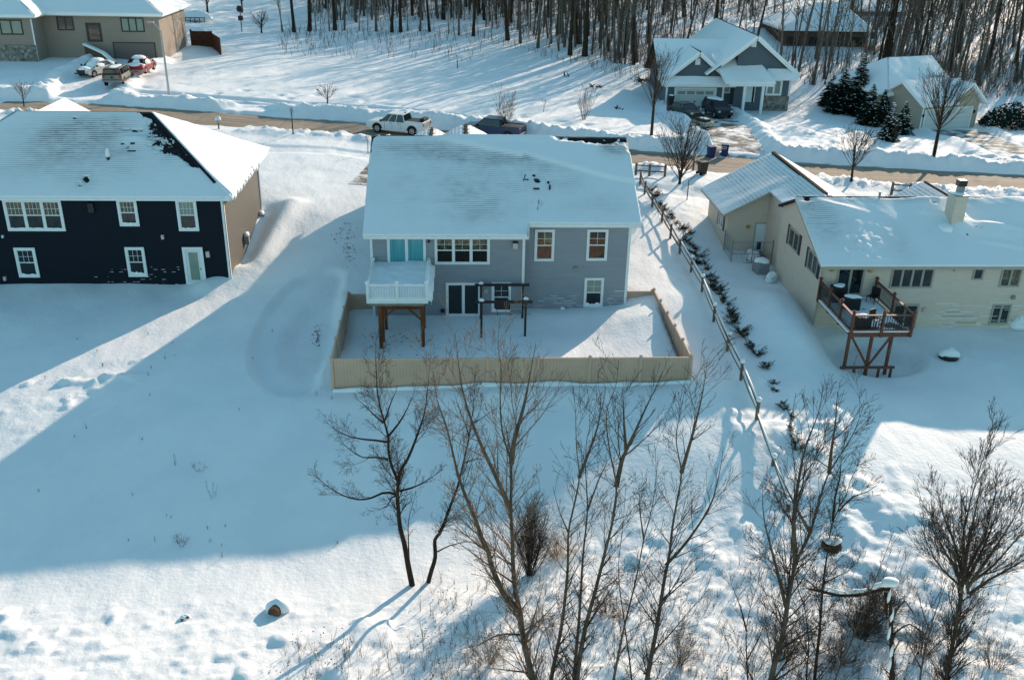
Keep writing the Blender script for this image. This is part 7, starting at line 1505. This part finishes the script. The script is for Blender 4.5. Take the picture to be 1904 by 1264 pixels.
o = q.build('field_edge_saplings', TWIG_D); tag(o, 'sparse thin sapling stalks along the edge of the woods', 'saplings', kind='stuff')
# dead grass strip in the woods
q = MB(); ux = []; uy = []
for k in range(520): px = rr.uniform(1600, 1790); py = rr.uniform(-4, 4)+88+(px-1620)*0.13; p = gp(px, py, 4.5); ux.append(p.x); uy.append(p.y)
uz = terrain(np.array(ux), np.array(uy))
for x, y, z in zip(ux, uy, uz): q.tube([Vector((x,y,z-0.1)), Vector((x+rr.uniform(-.3,.3),y+rr.uniform(-.3,.3),z+rr.uniform(0.2,0.6)))], [0.07,0.02], 3, cap=False)
o = q.build('dead_grass', STRAW); tag(o, 'strip of straw-coloured dead grass in the woods at upper right', 'grass', kind='stuff')
# weeds in the foreground snow
q = MB(); ux = []; uy = []
for k in range(95): px = rr.uniform(520, 900); py = rr.uniform(1150, 1262); p = gp(px, py, -1.0); ux.append(p.x); uy.append(p.y)
for k in range(620): px = rr.uniform(780, 1880); py = rr.uniform(1020, 1290); p = gp(px, py, -1.0); ux.append(p.x); uy.append(p.y)
for k in range(34): px = rr.uniform(60, 640); py = rr.uniform(640, 1010); p = gp(px, py, -1.3); ux.append(p.x); uy.append(p.y)
uz = terrain(np.array(ux), np.array(uy))
for i, (x, y, z) in enumerate(zip(ux, uy, uz)): sprig(q, Vector((x,y,z)), rr.uniform(0.3, 1.1)*(0.35 if i > 714 else 1), 3, 0.006)
o = q.build('dry_weeds', TWIG_D); tag(o, 'thin dry weed stalks standing in the foreground snow', 'weeds', kind='stuff')
q = MB()
for i, (x, y, z) in enumerate(zip(ux[:500], uy[:500], uz[:500])):
    if i % 3: continue
    for k in range(5): c = Vector((x+rr.uniform(-.25,.25), y+rr.uniform(-.25,.25), z+rr.uniform(0.15,0.8))); s_ = rr.uniform(0.015, 0.04); q.add([c+Vector((-s_,0,0)), c+Vector((0,s_*0.6,-s_)), c+Vector((s_,0,0)), c+Vector((0,0,s_*1.3))], [(0,1,2,3)])
o = q.build('dry_leaves', DRYL); tag(o, 'curled dry brown leaves and seed heads on the foreground weeds', 'leaves', kind='stuff')
# leaf litter and twigs scattered on shaded snow beside and behind the grey house
q = MB()
for cx_, cy_, sx_, sy_, n in ((648,465,16,34,70),(640,430,22,24,40),(590,625,9,22,50),(735,630,60,22,60)):
    for k in range(n):
        p = tp(cx_+rr.gauss(0,sx_*0.5), cy_+rr.gauss(0,sy_*0.5)); s_ = rr.uniform(0.03, 0.10); a = rr.uniform(0, 6.28); d = Vector((math.cos(a), math.sin(a), 0))*s_; n_ = Vector((-d.y, d.x, 0))*rr.uniform(0.2,0.5); p.z += 0.02
        q.add([p-d, p+n_+Vector((0,0,0.03)), p+d, p-n_], [(0,1,2,3)])
o = q.build('leaf_litter', DRYL); tag(o, 'scattered dark leaf litter on the shaded snow near the grey house', 'leaves', kind='stuff')
# ------------------------------------------------------------------ evergreens
def spruce_mesh(seed, H=6.0, R=1.7, nl=26, dens=1.0):
    rr = random.Random(seed); q = MB(); s = MB()
    for i in range(nl):
        t = i/(nl-1); z = H*(0.06+0.92*t); rad = R*(1-t)**0.85*(0.85+0.3*rr.random())+0.06; nb = int((9+10*(1-t))*dens)
        for k in range(nb):
            a = rr.uniform(0, 6.28); l = rad*rr.uniform(0.75, 1.12); d = Vector((math.cos(a), math.sin(a), 0)); n_ = Vector((-d.y, d.x, 0)); dr = -0.10-0.28*(1-t)
            m = 4 if l > 0.5 else 2
            for j in range(m+1):
                f = (j+0.6)/(m+1); c = Vector((0,0,z))+d*(l*f)+Vector((0,0,dr*l*f*f+0.05*rr.random())); w_ = (0.30*l*(1.1-f)+0.08)*rr.uniform(0.7,1.2); ll = l*0.30+0.08; dz_ = rr.uniform(-0.05,0.05)
                for sg in (-1, 1):
                    tip_ = c+d*ll*0.8+n_*sg*w_+Vector((0,0,-0.06*w_+dz_-0.05)); q.add([c, c+d*ll*0.4+n_*sg*w_*0.25, tip_, c+d*ll*0.05+n_*sg*w_*0.8+Vector((0,0,-0.04))], [(0,1,2,3)])
                q.add([c-d*0.05, c+n_*0.06, c+d*ll*1.1+Vector((0,0,-0.04)), c-n_*0.06], [(0,1,2,3)])
                if rr.random() < 0.22 and t > 0.05: sc = rr.uniform(0.06, 0.17); s.add([c+Vector((0,0,0.06))+d*sc, c+Vector((0,0,0.06))+n_*sc, c+Vector((0,0,0.06))-d*sc, c+Vector((0,0,0.06))-n_*sc, c+Vector((0,0,0.13))], [(0,1,4),(1,2,4),(2,3,4),(3,0,4)])
    return q, s
def spruce(label, px, py, pty, seed, R=0.30, nl=26):
    p = tp(px, py); H = wp(px, pty, p.y).z-p.z; T = thing('spruce_tree', label, 'tree', tuple(p), 'young spruces beside the beige house', local=True)
    t_ = MB(); t_.tube([Vector((0,0,-0.4)),Vector((0,0,H*0.95))],[0.12,0.02],7); t_.build('trunk', BARK_D, T); q, s = spruce_mesh(seed, H, H*R, nl); q.build('crown', NEEDLE, T); s.build('snow', SNOWP, T, kind='stuff'); return T
spruce('broadest dark spruce of the cluster, at its left end', 1562, 208, 128, 61, 0.42, 30); spruce('tallest spruce of the cluster, second from the left', 1590, 212, 100, 62, 0.26, 34); spruce('spruce in the middle of the cluster with a rusty lower side', 1613, 232, 156, 63, 0.30)
spruce('narrow spruce right of the cluster middle, against the beige wall', 1637, 228, 166, 64, 0.27); spruce('smallest spruce, lowest in the photo', 1650, 262, 192, 65, 0.26, 20); spruce('well-shaped cone spruce, rightmost of the cluster', 1675, 250, 190, 66, 0.34, 24); spruce('dense spruce at the back left of the cluster', 1543, 196, 140, 67, 0.45, 24)
p = tp(1868, 236); T = thing('juniper_bush', 'big dark spreading evergreen bush at the right edge beyond the beige drive', 'shrub', tuple(p), local=True)
rr = random.Random(70); q = MB(); s = MB()
for k in range(2600):
    a = rr.uniform(0, 6.28); rd = rr.random()**0.5; z = rr.random()**0.8*2.6*(1-rd*rd*0.8); c = Vector((math.cos(a)*rd*3.4+0.6, math.sin(a)*rd*2.2, z)); d = Vector((rr.uniform(-1,1), rr.uniform(-1,1), rr.uniform(0,1))).normalized()*rr.uniform(0.15,0.4); n_ = d.orthogonal().normalized()*rr.uniform(0.05,0.13)
    q.add([c-d*0.3, c+n_, c+d, c-n_], [(0,1,2,3)])
    if rr.random() < 0.03: sc = 0.12; s.add([c+Vector((sc,0,0.1)), c+Vector((0,sc,0.1)), c+Vector((-sc,0,0.1)), c+Vector((0,-sc,0.1)), c+Vector((0,0,0.18))], [(0,1,4),(1,2,4),(2,3,4),(3,0,4)])
q.build('foliage', NEEDLE, T); s.build('snow', SNOWP, T, kind='stuff')
# row of half-buried junipers along the rail fence
def jun(seed, m_):
    rr = random.Random(seed); q = MB()
    for b in range(9):
        a = rr.uniform(0, 6.28); l = rr.uniform(0.35, 0.75); d = Vector((math.cos(a)*0.9, math.sin(a)*0.9, rr.uniform(0.25,0.8))); n_ = Vector((-math.sin(a), math.cos(a), 0))
        for j in range(8):
            f = (j+0.5)/8; c = d*l*f+Vector((0,0,-0.05)); 
            for sg in (-1, 1): t_ = rr.uniform(0.10,0.20)*(1.2-f); e = n_*sg*t_+d*t_*0.7+Vector((0,0,rr.uniform(-0.05,0.08))); w_ = d*0.035; q.add([c, c+e*0.5+w_, c+e, c+e*0.5-w_], [(0,1,2,3)])
        q.tube([Vector((0,0,-0.1)), d*l], [0.015,0.006], 3, cap=False)
    return q.build('juniper_shrub', m_)
JP = [jun(81, JUNIPER), jun(82, JUNIPERB), jun(83, JUNIPER), jun(84, JUNIPERB)]
path = [(1206,346),(1222,372),(1240,396),(1258,412),(1275,436),(1292,470),(1308,500),(1325,528),(1345,556),(1362,592),(1382,618),(1400,652),(1415,668),(1432,704),(1450,738),(1466,772),(1478,808),(1488,850)]
rr = random.Random(88); used = [False]*4; k_ = 0
for (xa_, ya_), (xb_, yb_) in zip(path[:-1], path[1:]):
    L_ = math.hypot(xb_-xa_, yb_-ya_); n = max(2, int(L_/ (8.5 if ya_ < 620 else 16)))
    for k in range(n):
        t = (k+rr.random()*0.8)/n; px, py = xa_+(xb_-xa_)*t+rr.gauss(0,3.2), ya_+(yb_-ya_)*t+rr.gauss(0,2); p = tp(px, py); i = rr.randrange(2)*2+(1 if ya_ > 480 and rr.random() < 0.3 or ya_ < 440 and rr.random() < 0.6 else 0)
        sc = rr.uniform(0.65, 1.15)*(0.8 if ya_ > 640 else 1)
        if not used[i]: o = JP[i]; used[i] = True
        else: o = JP[i].copy(); COL.objects.link(o)
        o.location = p; o.rotation_euler = (0,0,rr.uniform(0,6.28)); o.scale = (sc,sc,sc); tag(o, ('low rusty-green' if i % 2 else 'low dark green')+' half-buried shrub by the rail fence, '+('near its road end' if ya_ < 400 else 'beside the cream garage' if ya_ < 480 else 'behind the grey house' if ya_ < 590 else 'by the vinyl fence' if ya_ < 700 else 'below the vinyl fence'), 'shrub', 'half-buried shrubs along the rail fence')
for i in range(4):
    if not used[i]: bpy.data.objects.remove(JP[i])
for px, py, s_, lb in ((1462,486,0.9,'snow-laden shrub between the dog run and the air conditioner'),(1482,525,0.9,'snow-laden shrub right below the air conditioner'),(1432,476,0.6,'snowy low shrub at the foot of the dog run')):
    p = tp(px, py); p.x = min(p.x, 19.35); T = thing('snowy_shrub', lb, 'shrub', tuple(p), local=True); q = MB(); rr = random.Random(px)
    for k in range(70): a = rr.uniform(0,6.28); d = Vector((math.cos(a), math.sin(a), rr.uniform(0.3,1.3)))*rr.uniform(0.2,0.6)*s_; q.tube([Vector((0,0,-0.1)), d], [0.012,0.006], 3, cap=False)
    q.build('twigs', JUNIPER, T); blob('snow', 0, 0, 0.05, 0.42*s_, 0.36*s_, 0.7*s_, px, T)
p = tp(1895, 610); T = thing('snowy_shrub', 'snow-laden shrub at the right edge of the photo against the cream wall', 'shrub', tuple(p), local=True); q = MB(); rr = random.Random(3)
for k in range(110): a = rr.uniform(0,6.28); d = Vector((math.cos(a), math.sin(a)*0.6, rr.uniform(0.3,1.3)))*rr.uniform(0.3,0.9); q.tube([Vector((0,0,-0.1)), d], [0.012,0.006], 3, cap=False)
q.build('twigs', JUNIPER, T); blob('snow', 0, 0, 0.05, 0.7, 0.5, 0.8, 9, T)
